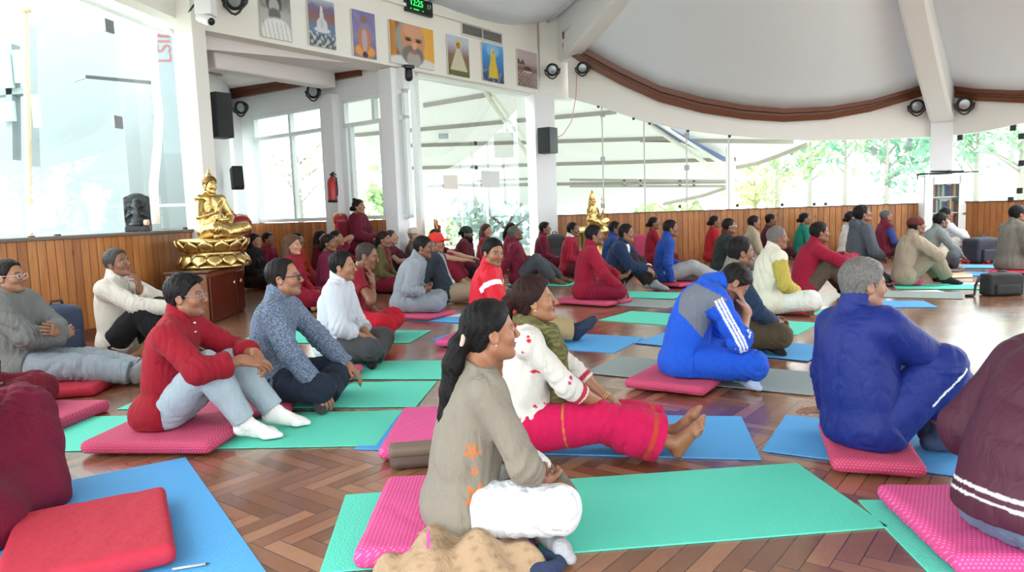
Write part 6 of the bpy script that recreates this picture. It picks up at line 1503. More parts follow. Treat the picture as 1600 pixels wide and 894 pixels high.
P('woman in an embroidered grey tunic and white trousers with a long black ponytail', 722, 816, 79, cu=('gray',), fem=True, s=.88, thigh=.345, shin=.36, lean=5, curl=10, head=(-8, 3, 0), legs=((-.1, .24, .065), (1, .5, .3), (-.75, .45, -.12), (.12, .32, .06), (-1, .5, .2), (.8, .35, -.1)), armR=((.07, .30, .15), (1, .1, -.5), (-.75, .5, -.25), (-.2, -.3, 1), .5), armL='lap', skin='#a9765a',
  top=dict(c='#857f73', sl='three', hem='shirt', skirt=.12, paint=tunic_paint, ops=(lap_flap,), name='tunic', fold=.006, neck=.012, rolled=False), bot=dict(c='#dcdfe3', loose=.012, fold=.007), socks='#a4a7ac',
  hair=dict(style='pony', thick=.011, c='#0f0d0e', k=.02, chain=[(0, -.1, .0, .034), (0, -.128, -.03, .036), (0, -.155, -.1, .04), (0, -.175, -.2, .04), (0, -.2, -.29, .032), (0, -.22, -.36, .018), (0, -.225, -.4, .006)]), extra=(pony_tie, necklace('#8d3325'), earring('#c9a24a', .005)))
def flowers(V, k, C):
    C = p_spots(64, ['#c02339', '#c8203e', '#b5306a', '#c02339', '#d0632e'], .026, 12)(V, k, C)
    rr, t, _, _ = arm_near(V, k, 'R'); C = setc(C, (rr < .08) & (t > 1.24) & (t < 1.34), '#b8324a'); rr, t, _, _ = arm_near(V, k, 'L'); return setc(C, (rr < .08) & (t > 1.24) & (t < 1.34), '#b8324a')
def scarf_ex(k, root, h, cl):
    lo, hi = bounds([k['p3'], k['p1']], .24); f = Field(lo, hi, .006); F2 = k['F2']; c = k['p3']+F2[1]*.015
    for i in range(16):
        a, b = [t_*2*math.pi/16 for t_ in (i, i+1)]
        e = [c+F2[0]*.076*math.sin(t_)+F2[1]*.076*math.cos(t_)+F2[2]*(.035-.045*max(math.cos(t_), 0)) for t_ in (a, b)]; f.rc(e[0], e[1], .026, .026, .01)
    for sg, x0 in ((1, .05), (-1, .05)):
        pts_ = [c+F2[0]*sg*.05+F2[1]*.1-F2[2]*.02, c+F2[0]*sg*.06+F2[1]*.15-F2[2]*.13, c+F2[0]*sg*.055+F2[1]*.165-F2[2]*.25, c+F2[0]*sg*.05+F2[1]*.165-F2[2]*.37]
        for p_, q_ in zip(pts_[:-1], pts_[1:]): f.rc(p_, q_, .036, .04, .02)
    f.displace(lambda x, y, z: .011*folds(x, y, z, 55, 3)); V, Fc = f.mesh(); C = solid('#625f3a', len(V)); n_ = nz(V[:, 0]+V[:, 1]*.5, V[:, 2], 150, 2); C = blend(C, (n_ > .6)*.5, '#45432f'); C = blend(C, (n_ < .3)*.5, '#85824c')
    ob = link_mesh('scarf', V, Fc, MATS['cloth'], root, True, col=C)
def seam_pants(V, k, C):
    for sd in 'RL':
        a, b = k['k'+sd], k['a'+sd]; d = nrm(b-a); t = (V-a) @ d; L = np.linalg.norm(b-a); C = setc(C, (np.abs(t-L*.62) < .012) & (np.linalg.norm(V-a-t[:, None]*d, axis=1) < .13), '#b8402f'); 
        a, b = k['h'+sd], k['k'+sd]; d = nrm(b-a); t = (V-a) @ d; C = setc(C, (np.abs(t-.2) < .004) & (np.linalg.norm(V-a-t[:, None]*d, axis=1) < .13), '#c07a3a')
    return C
P('barefoot woman in a floral white top, olive scarf and bright pink trousers', 826, 688, 97, cu=('floral',), fem=True, s=.86, thigh=.392, shin=.385, lean=-4, curl=12, head=(-6, 7, 0), skin='#a87657',
  legs=((.07, .76, .075), (.4, 0, 1), (.2, .45, .75), (-.09, .86, .075), (-.2, 0, 1), (.1, .35, .85)), armR=((.06, .41, .2), (1, -.5, -.2), (-.2, .85, -.35), (-.2, -.3, -1), .4), armL=((-.06, .43, .2), (-1, -.5, -.2), (.3, .8, -.35), (.2, -.3, -1), .4),
  top=dict(c='#d2cfc8', sl='three', hem='shirt', skirt=.25, paint=flowers, name='blouse', rolled=False, fold=.006), bot=dict(c='#c4134f', loose=.026, flare=.05, hem=.76, fold=.008, paint=seam_pants, name='salwar'),
  hair=dict(style='pony', thick=.02, c='#2a1512', k=.02, chain=[(0, -.105, .035, .04), (0, -.14, .02, .034), (0, -.165, -.05, .03), (0, -.16, -.12, .018)]), extra=(scarf_ex, earring('#efe8dc', .008), bracelet('R', '#c8924a'), bracelet('L', '#c8a06a', .02, 2)))
def buttons(n, c='#e8e4da'):
    def f(k, root, h, cl):
        m = MB(); F2 = k['F2']
        for i in range(n):
            p = k['p3']+F2[1]*(.088+.014*i)+F2[2]*(.0-.05*i); m.lathe([(.001, -.004), (.007, -.003), (.008, 0), (.007, .004), (.001, .005)], p, 10)
        m.build('button', simple('button', c, .3), root, True)
    return f
P('man in glasses with a red kurta, pale jeans and white socks hugging his knees', 268, 664, 88, cu=('redk',), s=.92, lean=-3, curl=24, head=(0, 0, 0), legs=((.12, .46, .085), (.15, .2, 1), (.1, 1, -.12), (-.10, .56, .085), (-.1, .2, 1), (.0, 1, -.12)), skin='#a07054', stubble=.28,
  armR=((.10, .46, .375), (1, -.2, -.5), (-.35, .85, -.25), (-.4, -.3, -.9), .35), armL=((-.03, .49, .385), (-1, -.2, -.5), (.6, .6, -.45), (.2, -.5, -.85), .5),
  top=dict(c='#8c1526', sl=.66, rolled=True, hem='shirt', skirt=.16, hipback=.05, collar='mandarin', name='kurta', fold=.008, slv=.012, ops=(lambda f, k: f.bx((0, .22, .03), (.3, .185, .105), None, .02, .012, 's'),)), bot=dict(c='#9fb0ba', loose=.003, fold=.005), socks='#e9e7e4', hair=dict(style='short', thick=.016, c='#121013', quiff=.6), glasses=('#8f9aa6', .0014), extra=(buttons(2),))
P('man in black-rimmed glasses with a patterned blue-grey tunic, hands on his knees', 428, 616, 92, cu=('knit',), s=.95, lean=-2, curl=18, head=(-4, 3, 0), legs='cross', skin='#a87a60', stubble=.3,
  armR=((.24, .36, .10), (1, -.5, -.1), (.1, .55, -.8), (-.5, -.4, -.6), .5), armL=((-.22, .42, .13), (-1, -.5, 0), (.1, .75, -.6), (.1, -.4, -1), .45),
  top=dict(c='#75859c', sl='long', hem='kurta', skirt=.3, collar='zip', mat='knit', name='tunic', fold=.008, slv=.008), bot=dict(c='#1f2738', loose=.012), socks='#3a3a3e', hair=dict(style='short', thick=.011, c='#15110f', recede=.028), glasses=('#15110f', .0026))
P('man in a white shirt and dark grey trousers, arms crossed on his lap', 522, 556, 93, cu=('white',), s=.92, lean=0, curl=14, head=(0, -2, 0), legs='cross', skin='#ab7b5e', stubble=.25,
  armR=((.08, .28, .16), (1, -.5, -.3), (-.4, .8, -.4), (0, -.3, -1), .35), armL=((-.0, .3, .15), (-1, -.5, -.3), (.6, .7, -.3), (0, -.3, -1), .35),
  top=dict(c='#c6ccd6', sl='push', hem='shirt', skirt=.28, collar='shirt', name='shirt', fold=.010, slv=.010), bot=dict(c='#45474b', loose=.014), socks='#18181a', hair=dict(style='short', thick=.014, c='#110f10', recede=.022))
P('bald man in maroon with a red cloth on his lap, hand over his mouth', 545, 520, 90, q=1, s=.98, lean=4, curl=22, head=(0, -14, 0), legs='cross2', skin='#855a44', armR=((.10, .26, .46), (1, .2, -.7), (-.3, .0, 1), (-.3, -1, .1), .5), armL='lap',
  top=dict(c='#7a1426', sl='short', name='shirt', neck=.015), bot=dict(c='#b3152a', kind='robe', loose=.03, hem=.9, name='red_wrap', fold=.012), hair=dict(style='crew', thick=.004, c='#3a3330', recede=.02))
P('man in a grey jacket and glasses with folded arms, leaning back at the left edge', 42, 590, 86, seat=.09, s=.95, q=0, lean=-16, curl=14, head=(4, 2, 0), legs=((.05, .84, .08), (.5, 0, .8), (.2, .5, .8), (-.1, .80, .08), (-.2, 0, 1), (-.1, .5, .8)), skin='#a67a5e', stubble=.2, armR=((-.04, .25, .29), (1, .0, -.6), (-.9, .3, .25), (-.2, -.9, -.3), .5), armL=((.05, .26, .33), (-1, .0, -.6), (.9, .2, .3), (.0, -1, 0), .4),
  top=dict(c='#6f7270', sl='long', hem='shirt', skirt=.2, collar='zip', name='jacket', fold=.010, slv=.015, loose=.01), bot=dict(c='#8d97a0', loose=.018, fold=.009), socks='#888888', hair=dict(style='short', thick=.012, c='#1a1614', recede=.015), glasses=('#c2c4c8', .0018))
P('man in a cream zipped sweater and black trousers leaning on the plank wall', 188, 548, 95, seat=.08, s=.98, q=1, lean=-12, curl=26, head=(10, 8, 8), legs='up', skin='#8d6049', armR=((.06, .50, .36), (1, -.2, -.6), (-.2, .95, -.1), (-.3, -.2, -1), .3), armL=((-.03, .20, .50), (-1, .2, -.5), (.3, .1, 1), (.2, -1, 0), .6),
  top=dict(c='#cbc6bb', sl='long', hem='shirt', skirt=.1, collar='turtle', name='sweater', fold=.009, slv=.012), bot=dict(c='#1a1a1e', loose=.012), socks='#222226', hair=dict(style='short', thick=.012, c='#1c1a1a', recede=.012, grey=.12))
MAR, MAR2, RED_ = '#6d1528', '#7d1a30', '#9c1b30'
P('person in a draped maroon robe with raised knee, cropped at the lower left edge', -92, 812, 92, seat=.03, base=.002, q=0, s=1.0, lean=-5, curl=10, legs=((.18, .26, .085), (1, .5, .6), (-.9, -.15, -.1), (-.2, .22, .07), (-1, .5, .3), (.9, -.15, -.1)), arms='floor', top=dict(c=MAR, sl='long'), skin='#9a6a50', hair=dict(style='crew', thick=.004),
  bot=dict(c='#6b1330', kind='robe', loose=.06, hem=1.35, name='robe', fold=.012, ops=(lambda f, k: f.rc(k['kR']+vec(.02, -.02, -.03), vec(k['kR'][0]+.06, k['kR'][1]-.06, k['fz']+.12), .12, .21, .1), lambda f, k: f.rc(k['kR'], k['p0'], .1, .12, .08), lambda f, k: f.rc(k['kR'], k['aR'], .1, .13, .08), lambda f, k: f.rc(k['aR'], k['aR']+k['fR']*.2, .12, .12, .08), lambda f, k: f.rc(k['aL'], k['aL']+k['fL']*.2, .1, .1, .08))))
cushion('edge', (-60, 672), (50, 672), .62, 'rose cushion at the left edge under the seated person in maroon', PINKD, .07, .002, L=.55, keep='B')
P('person in maroon at the left edge, a hand resting by the rose cushion', -88, 654, 92, seat=.075, base=.002, q=1, cu=('edge',), s=.98, lean=0, curl=12, legs='cross', armR=((.26, .31, .13), (1, -.5, 0), (.2, .9, -.4), (-.3, -.3, -1), .5), armL='lap', top=dict(c=MAR, sl='long', name='shirt'), bot=dict(c='#6a1a2a', kind='robe', loose=.035, hem=.95, name='robe', fold=.012), skin='#8a5c46', hair=dict(style='short'))
cushion('greyl', (15, 612), (145, 604), .5, 'red cushion under the stretched legs of the man in the grey jacket', REDC, .07, .002, toward=False)
def track_stripe(V, k, C):
    for sd in 'RL':
        a, b = k['s'+sd], k['e'+sd]; d = nrm(b-a); t = (V-a) @ d; r_ = np.linalg.norm(V-a-t[:, None]*d, axis=1); lat = (V-k['p3']) @ k['F2'][0]*(1 if sd == 'R' else -1)
        C = setc(C, (r_ < .12) & (np.abs(t-.085) < .022) & (lat > .09), '#eae6e6')
    return C
P('man in a bright red track jacket with a white shoulder stripe, glancing at the camera', 760, 526, 92, seat=.065, cu=('redt',), q=1, s=.97, lean=-2, curl=14, head=(48, -8, 0), look=.004, skin='#a57658', stubble=.3,
  legs=((.07, .80, .085), (.5, 0, 1), (.2, .65, .7), (-.05, .9, .085), (-.2, 0, 1), (.1, .7, .7)), armR=((.2, .28, .1), (1, -.5, 0), (0, .8, -.5), (0, 0, -1), .4), armL='lapd', top=dict(c='#c4152b', sl='long', collar='zip', mat='nylon', paint=track_stripe, name='track_jacket', hem='shirt', skirt=.12, slv=.012, loose=.012), bot=dict(c='#a8946e', loose=.016), socks=('#2d3a50', .06), hair=dict(style='short', thick=.012, c='#100e10', quiff=.3))
def bt_paint(V, k, C):
    q = (V-k['p2']) @ k['F2'].T
    rr, t, c, o = arm_near(V, k, 'R'); onarm = (rr < .1) & (q[:, 0] > .13)
    C = setc(C, (q[:, 2] > -.09-.35*(q[:, 1]+.02)) & (q[:, 2] < .15) & (q[:, 0] > .02+.5*np.clip(.05-q[:, 2], 0, 1)) & ~(onarm & (t > .12)) & (q[:, 1] < .09), '#6f7480')
    for j in (-1, 0, 1): C = setc(C, onarm & (t > .02) & (t < 1.2) & (np.abs(c-.012-j*.02) < .0065) & (o > 0), '#e8ecf2')
    C = setc(C, (q[:, 2] > .2) & (np.abs(q[:, 0]) < .1) & (q[:, 2] < .22), '#1b4fb0'); return C
def bt_pants(V, k, C):
    d = nrm(k['aR']-k['kR']); t = (V-k['kR']) @ d; L = np.linalg.norm(k['aR']-k['kR']); r = V-k['kR']-t[:, None]*d; x = nrm(np.cross(d, (0, 0, 1)))
    for j in (-1, 0, 1): C = setc(C, (t > L*.74) & (t < L*.9) & (np.abs((r @ np.cross(x, d))-.03-j*.017) < .005), '#e8ecf2')
    return C
def badge(k, root, h, cl):
    m = MB(); p = k['p0']+vec(.178, .03, .035); m.box(p, (.012, .075, .05), rx(.5)); b = m.build('badge', simple('badge navy', '#1c2440', .6), root, bevel=.004); m = MB(); m.box(p+vec(.007, 0, 0), (.004, .05, .018), rx(.5)); m.build('badge_mark', simple('badge white', '#dcdde6', .6), root)
P('man in a blue tracksuit with white stripes bowing his head into his hand', 1068, 584, 90, cu=('bt',), seat=.068, q=0, s=.97, lean=2, curl=36, neckdir=74, head=(0, -52, 0), legs='cross', skin='#a4745c',
  armR=((.075, .385, .40), (.5, .2, -1), (-.2, -.3, .95), (-.3, -.9, -.3), .3), armL=((-.06, .39, .38), (-.5, .2, -1), (.2, -.3, .95), (.3, -.9, -.3), .3), top=dict(c='#1d55c9', sl=.28, collar='zip', paint=bt_paint, name='track_jacket', hem='shirt', skirt=.1, slv=.012, fold=.008, rolled=True), bot=dict(c='#1d55c9', loose=.016, paint=bt_pants), socks=('#a8bcd6', .07), hair=dict(style='short', thick=.01, c='#1a1513'), extra=(badge,))
P('man in a grey vest with navy sleeves, hands clasped, behind the bowed man', 1128, 540, 92, seat=.05, q=1, s=.96, lean=0, curl=20, head=(-5, 0, 0), legs='cross', skin='#8d604a', stubble=.35, armR=((.12, .37, .19), (1, -.3, -.4), (-.4, .85, -.2), (-.8, -.2, -.4), .8), armL=((-.0, .39, .19), (-1, -.3, -.4), (.4, .85, -.2), (.8, -.2, -.4), .8),
  top=dict(c='#77736c', sl='long', collar='shirt', paint=p_sleeves('#233650'), name='vest', hem='shirt', skirt=.1), bot=dict(c='#4b4232', loose=.018), socks='#26241f', hair=dict(style='short', thick=.011, c='#171313', quiff=.4))
def strap_ex(k, root, h, cl):
    F2 = k['F2']; m = MB(); m.tube([k['p3']-F2[1]*.09+F2[0]*.1-F2[2]*.01, k['p3']-F2[1]*.07+F2[0]*.0+F2[2]*.03, k['p3']-F2[1]*.07-F2[0]*.1, ], .03, 8); m.build('neck_scarf', simple('teal blue cloth', '#235a80', .8), root, True)
def piping(V, k, C):
    a, b = k['hR'], k['kR']; d = b-a; L = np.linalg.norm(d); u = d/L; t = (V-a) @ u; r = V-a-t[:, None]*u; out = nrm(vec(1, 0, 0)-u*u[0]); c = r @ np.cross(u, out); return setc(C, (np.abs(c-.02) < .006) & (r @ out > .03) & (t > .22) & (t < .44), '#e4e6ee')
P('grey-haired man in a royal blue jacket seen from behind, left hand on the floor', 1350, 690, 76, cu=('royal',), seat=.07, q=0, s=.92, fat=.02, lean=-9, curl=16, side=-7, twist=0, head=(10, -2, 0), legs=((.10, .33, .08), (.3, .2, 1), (.2, 1, -.15), (-.02, .42, .08), (-.4, .2, 1), (.4, 1, -.15)), skin='#a87c66',
  armR=((.16, .46, .2), (1, .1, .1), (-.2, .8, -.6), (-.8, -.2, -.3), .5), armL=((-.40, .14, .02), (-.6, -.9, .2), (-.45, -.85, -.02), (0, 0, -1), .12), top=dict(c='#172670', sl='long', collar='zip', mat='nylon', name='jacket', hem='shirt', skirt=.06, loose=.012, slv=.014, fold=.0055), bot=dict(c='#182974', mat='nylon', loose=.022, hem=.62, fold=.005, paint=piping), socks=('#3a4660', .09), hair=dict(style='short', thick=.014, c='#2e2d2f', grey=.38))
def bomber_hem(V, k, C):
    z = (V-k['p0']) @ k['F0'][2]
    for lo_, hi_ in ((.005, .015), (.032, .043)): C = setc(C, (z > lo_) & (z < hi_), '#dcd8dc')
    return C
def rib_band(f, k): f.el(k['p0']+k['F0'][2]*.03, (.2, .155, .035), k['F0'], .015)
P('man in a maroon bomber jacket at the right edge, back to the camera', 1602, 846, 72, cu=('bomber',), seat=.075, q=0, s=1.0, fat=.03, lean=14, curl=26, head=(0, -10, 0), legs='cross', skin='#9a6d55', armR='lapd', armL='lapd', top=dict(c='#4a2033', sl='long', collar='mandarin', mat='nylon', name='bomber_jacket', hem='jacket', hemz=.085, paint=bomber_hem, ops=(rib_band,), loose=.02, slv=.02, fold=.005), bot=dict(c='#64758f', loose=.014, fold=.008), hair=dict(style='short', c='#1a1614'))
# ------------------------------------------------------------------ middle rows
P('man in a pale grey shirt and trousers sitting cross-legged, hands joined over his feet', 632, 486, 92, cu=('grey15',), seat=.06, q=1, lean=6, curl=26, head=(2, -8, 0), legs='cross', arms='prayer', skin='#855a44', top=dict(c='#8d939c', sl='long', collar='shirt', name='shirt', slv=.012, fold=.009), bot=dict(c='#8a929d', loose=.018), socks='#b4b4b6', hair=dict(style='short', thick=.011, c='#141213'))
def cap(c, peak=True, nm='cap'):
    def f(k, root, h, cl):
        F_ = Field(k['hc']-.2, k['hc']+.2, max(h, .006))
        def d(x, y, z): qx, qy, qz = toH(k, x, y, z); return np.maximum(d_el(qx, qy+.012, qz-.04, (.09, .112, .1)), .028-qz-.15*qy)
        F_.op(k['hc']-.2, k['hc']+.2, 0, d)
        if peak: F_.el(fromH(k, (0, .115, .05)), (.07, .06, .012), k['HF'], .01)
        V, Fc = F_.mesh(); link_mesh(nm, V, Fc, MATS['cloth'], root, True, col=solid(c, len(V)))
    return f
P('man in a red cap and dark vest leaning back with khaki trousers', 697, 470, 95, seat=.03, q=1, lean=-24, curl=20, head=(10, -4, 0), legs='stretch', arms='back', skin='#9a6e56', top=dict(c='#2a323c', sl='long', name='vest', paint=p_open('#8f9099', .07)), bot=dict(c='#9a8a74', loose=.016), socks='#555555', hair=dict(style='short', grey=.3), extra=(cap('#d0342f'),))
P('man in a plain dark red kurta, cross-legged with hands on his knees', 915, 466, 95, cu=('red',), seat=.06, q=1, lean=0, curl=16, head=(0, 2, 0), legs='cross', armR=((.23, .38, .14), (1, -.4, -.2), (.1, .85, -.5), (-.4, -.3, -1), .6), armL=((-.24, .42, .22), (-1, -.4, -.2), (.0, .95, .1), (0, 0, 1), .7), skin='#94654c', stubble=.35, top=dict(c='#8d1730', sl='long', collar='mandarin', hem='kurta', skirt=.4, name='kurta', fold=.009, slv=.01), bot=dict(c='#7a1430', loose=.02), hair=dict(style='short', thick=.012, c='#120f10'))
P('man in a navy blazer over a white shirt with clasped hands, beside the red kurta', 959, 450, 112, seat=.03, q=1, s=1.02, lean=4, curl=20, head=(-4, 0, 0), legs='upx', armR=((.08, .45, .26), (1, -.3, -.3), (-.4, .8, -.4), (-.5, -.3, -.8), .6), armL=((-.02, .46, .25), (-1, -.3, -.3), (.4, .8, -.4), (.5, -.3, -.8), .6), skin='#9a6c54', top=dict(c='#1d2c4c', sl='long', collar='shirt', paint=p_open('#e4e4e6', .06), name='blazer', slv=.012, loose=.008), bot=dict(c='#2a2022', loose=.014), socks='#8f8f96', hair=dict(style='short', thick=.012, c='#15110f', recede=.01))
P('man in a royal blue sweater and pale grey trousers, legs stretched to the right', 1037, 440, 95, cu=('blue',), seat=.06, q=2, lean=-4, curl=20, head=(0, 2, 0), legs=((.10, .72, .08), (.3, 0, 1), (.2, .7, .7), (-.09, .80, .08), (-.3, 0, 1), (0, .6, .8)), armR=((.22, .08, .03), (1, -.8, .2), (.1, .9, -.3), (0, 0, -1), .2), armL='lapd', skin='#8a5d48', top=dict(c='#24479a', sl='long', collar='zip', name='sweater'), bot=dict(c='#9b9d9f', loose=.02), hair=dict(style='short', thick=.011, c='#17120f'), socks='#4a4a50')
P('man in a cream vest with yellow sleeves and white trousers, cropped grey hair', 1197, 483, 92, cu=('yel',), seat=.05, q=1, s=.96, lean=0, curl=14, head=(0, 0, 0), legs='cross', arms='lapd', skin='#8d5f48', top=dict(c='#d8d3c2', sl='long', collar='mandarin', hem='kurta', skirt=.35, paint=p_sleeves('#b5a24e'), name='vest', loose=.012), bot=dict(c='#d9dcd6', loose=.025), hair=dict(style='crew', thick=.008, c='#4a4340', grey=.3))
P('man in a crimson shirt and brown trousers resting his arms on raised knees', 1254, 462, 95, seat=.03, q=1, s=1.0, lean=2, curl=24, head=(-2, 2, 0), legs='up', armR=((.16, .52, .44), (1, -.1, -.5), (-.3, .9, -.3), (-.2, -.3, -1), .3), armL=((-.1, .53, .44), (-1, -.1, -.5), (.4, .85, -.3), (.2, -.3, -1), .3), skin='#90624a', top=dict(c='#951a36', sl='long', collar='shirt', name='shirt', slv=.01), bot=dict(c='#564b42', loose=.016), socks='#26211f', hair=dict(style='short', thick=.011, c='#17130f'))
P('man in a dark green sweater and white-rimmed glasses in front of the planks', 1126, 428, 92, seat=.03, q=2, lean=0, curl=18, head=(0, 2, 0), legs='cross', arms='lapd', skin='#8d604a', top=dict(c='#27332f', sl='long', collar='shirt', paint=p_collar('#5a1e26'), name='sweater'), bot=dict(c='#5b5d60'), hair=dict(style='short', c='#17120f'), glasses=('#dfe4ea', .003))
P('man in a beige kurta near the planks, right of the dark green sweater', 1172, 416, 95, seat=.03, q=2, lean=-4, curl=14, head=(0, 4, 0), legs='cross', arms='lapd', skin='#8a5e48', top=dict(c='#a39880', sl='long', collar='mandarin', hem='kurta', name='kurta'), bot=dict(c='#b8b2a4', loose=.02), hair=dict(style='short', c='#1a1412'))
P('kneeling man in a grey hooded jacket looking up, front right', 1338, 424, 92, seat=.17, q=1, s=1.0, lean=0, curl=8, head=(0, 14, 0), legs='kneel', arms='lapd', skin='#94674f', top=dict(c='#4f555e', sl='long', collar='hood', name='hooded_jacket', hem='shirt', skirt=.05, slv=.012), bot=dict(c='#3c4044', loose=.018), hair=dict(style='short', thick=.012, c='#191512'))
P('person in a maroon knitted cap and beige sweater hugging raised knees', 1413, 440, 93, cu=('cap',), seat=.055, q=1, s=.95, lean=-2, curl=24, head=(0, 8, 0), legs='up', arms='hug', skin='#8a5f4a', top=dict(c='#a99a88', sl='long', collar='turtle', name='sweater', slv=.016), bot=dict(c='#8d8270', loose=.02), socks='#1b1a1c', hair=dict(style='crew', thick=.005), extra=(cap('#5d2a2a', False, 'knitted_cap'),))
P('man in a grey-green shirt with one knee raised, before the bookcase', 1446, 420, 95, seat=.03, q=2, s=1.0, lean=4, curl=24, head=(-6, 2, 0), legs='side', armR=((.16, .42, .2), (1, -.3, -.2), (.2, .8, -.6), (0, -.3, -1), .4), armL='lapd', skin='#8c604a', top=dict(c='#7d8583', sl='long', collar='shirt', name='shirt'), bot=dict(c='#5a5f64'), socks='#a8a8aa', hair=dict(style='short', thick=.012, c='#121010'))
P('man in white resting his chin on his hand, directly below the bookcase', 1470, 404, 92, seat=.03, q=2, s=1.02, lean=-6, curl=18, head=(0, 10, 0), legs=((.14, .42, .085), (.2, .2, 1), (.1, 1, -.1), (-.2, .3, .07), (-1, .5, .3), (.6, .6, 0)), armR='chin', armL='lapd', skin='#94684f', top=dict(c='#d0d3da', sl='push', collar='shirt', name='shirt'), bot=dict(c='#dcdad4', loose=.02), hair=dict(style='short', thick=.013, c='#141112'))
P('man in a tweed blazer and black trousers at the far right edge', 1577, 421, 90, cu=('blazer',), seat=.055, q=2, s=1.04, lean=0, curl=10, head=(0, 4, 0), legs='cross', arms='lap', skin='#9a6d55', top=dict(c='#77736a', sl='long', collar='shirt', paint=p_open('#a9b2d0', .05), name='blazer', slv=.012, loose=.01), bot=dict(c='#17171a'), hair=dict(style='short', thick=.013, c='#131111'))
P('dark-haired woman in a white top half hidden behind the kneeling man', 1322, 402, 92, seat=.03, q=2, fem=True, lean=0, curl=10, head=(0, 8, 0), legs='cross', arms='lap', skin='#8c5f48', top=dict(c='#cfccc6', sl='short', name='blouse'), bot=dict(c='#8a4a58', loose=.02), hair=fem_hair('bun'))
P('man in maroon and blue looking up, just behind the kneeling man', 1378, 400, 92, seat=.03, q=2, lean=0, curl=8, head=(0, 14, 0), legs='cross', arms='lapd', skin='#a5785f', top=dict(c='#6d2036', sl='long', collar='zip', name='jacket', paint=p_sleeves('#3a4a8a')), bot=dict(c='#4a2a34'), hair=dict(style='short', grey=.3))
P('woman in a teal cardigan against the planks', 1250, 402, 95, seat=.03, q=3, fem=True, lean=0, curl=10, head=(4, 2, 0), legs='cross', arms='lap', skin='#8f624b', top=dict(c='#1f7a68', sl='long', name='cardigan', paint=p_open('#6d5a5e', .06)), bot=dict(c='#7a6a5c', loose=.02), hair=fem_hair('bun'))
P('person in dark maroon against the planks, left of the teal cardigan', 1198, 403, 95, seat=.03, q=3, lean=0, curl=8, head=(0, 0, 0), legs='cross', arms='lap', skin='#7d5340', top=dict(c='#4a1526', sl='long', name='shirt'), bot=dict(c='#3c1420', loose=.02), hair=dict(style='short', c='#0f0d0d'))
P('woman in a scarlet top against the planks, above the dark green sweater', 1111, 407, 95, seat=.03, q=3, fem=True, lean=0, curl=8, head=(0, 2, 0), legs='cross', arms='lap', skin='#8a5c46', top=dict(c='#a32026', sl='long', name='kurta', hem='kurta'), bot=dict(c='#4a1a24', loose=.02), hair=fem_hair('bun'))
P('woman in red with folded arms against the planks on a rose back cushion', 1019, 411, 98, seat=.05, q=3, fem=True, lean=-3, curl=8, head=(4, 2, 0), legs='cross', arms='folded', skin='#84573f', top=dict(c='#841528', sl='long', name='kurta', hem='kurta'), bot=dict(c='#6a1424', loose=.02, kind='robe'), hair=fem_hair('bun'))
P('person in a bright blue jacket partly hidden behind the navy blazer', 952, 428, 98, seat=.03, q=2, lean=0, curl=14, head=(0, 2, 0), legs='cross', arms='lapd', skin='#8a5d48', top=dict(c='#1f3f78', sl='long', collar='zip', name='jacket'), bot=dict(c='#2a2a30'), hair=dict(style='short', c='#15110f'))
P('man in a red sweater with white collar before the small golden statue', 888, 428, 108, seat=.03, q=2, lean=0, curl=12, head=(2, 0, 0), legs='cross', arms='lapd', skin='#7f5542', top=dict(c='#9a1c32', sl='long', collar='shirt', paint=p_collar('#d9d4d0'), name='sweater'), bot=dict(c='#5a2430', loose=.02), hair=dict(style='short', c='#15110f', recede=.02))
P('man in a maroon shirt sitting upright just right of the white column', 846, 420, 98, seat=.03, q=2, lean=0, curl=10, head=(2, 2, 0), legs='cross', arms='lapd', skin='#8d604a', top=dict(c='#63162a', sl='long', collar='shirt', name='shirt'), bot=dict(c='#5a1628', loose=.02), hair=dict(style='short', thick=.014, c='#15110f', quiff=.3))
P('man in a maroon sweater leaning back on one arm, grey trousers and bare feet', 812, 443, 97, seat=.03, q=2, lean=-14, curl=14, head=(0, 18, 0), legs=((.12, .52, .08), (.2, .2, 1), (.2, 1, -.1), (-.06, .62, .08), (-.5, .2, .8), (.2, 1, 0)), armR='back', armL='lapd', skin='#6f4837', top=dict(c='#6d1a30', sl='long', collar='zip', name='sweater'), bot=dict(c='#4a4e55', loose=.014), hair=dict(style='crew', thick=.006, c='#2e2a28', grey=.2))
P('woman with a dark ponytail in maroon in front of the bright glass', 795, 419, 100, seat=.03, q=3, fem=True, lean=0, curl=8, head=(0, 2, 0), legs='cross', arms='lap', skin='#b08268', top=dict(c='#7a1a30', sl='long', name='kurta'), bot=dict(c='#6a1428', loose=.02), hair=fem_hair('pony', '#1a1212'))
P('woman with loose brown hair in a bright red dress', 756, 424, 105, seat=.03, q=2, fem=True, lean=0, curl=8, head=(10, 0, 0), legs='cross', arms='lap', skin='#b98b70', top=dict(c='#8d1b2e', sl='long', hem='kurta', name='dress', scoop=.06), bot=dict(c='#8d1b30', loose=.025, kind='robe'), hair=fem_hair('loose', '#4a2a20', .25))
P('bearded man in a dark green knitted cap and maroon shawl', 724, 436, 100, seat=.03, q=2, lean=0, curl=10, head=(4, 0, 0), legs='cross', arms='lap', skin='#6f4a38', top=dict(c='#541526', sl='long', hem='kurta', name='shawl', loose=.02), bot=dict(c='#2a2c3a', loose=.02), hair=dict(style='crew', thick=.006, balls=[((0, -.11, .02), (.05, .04, .035))]), beard=dict(len=.02), extra=(cap('#24382c', False, 'knitted_cap'),))
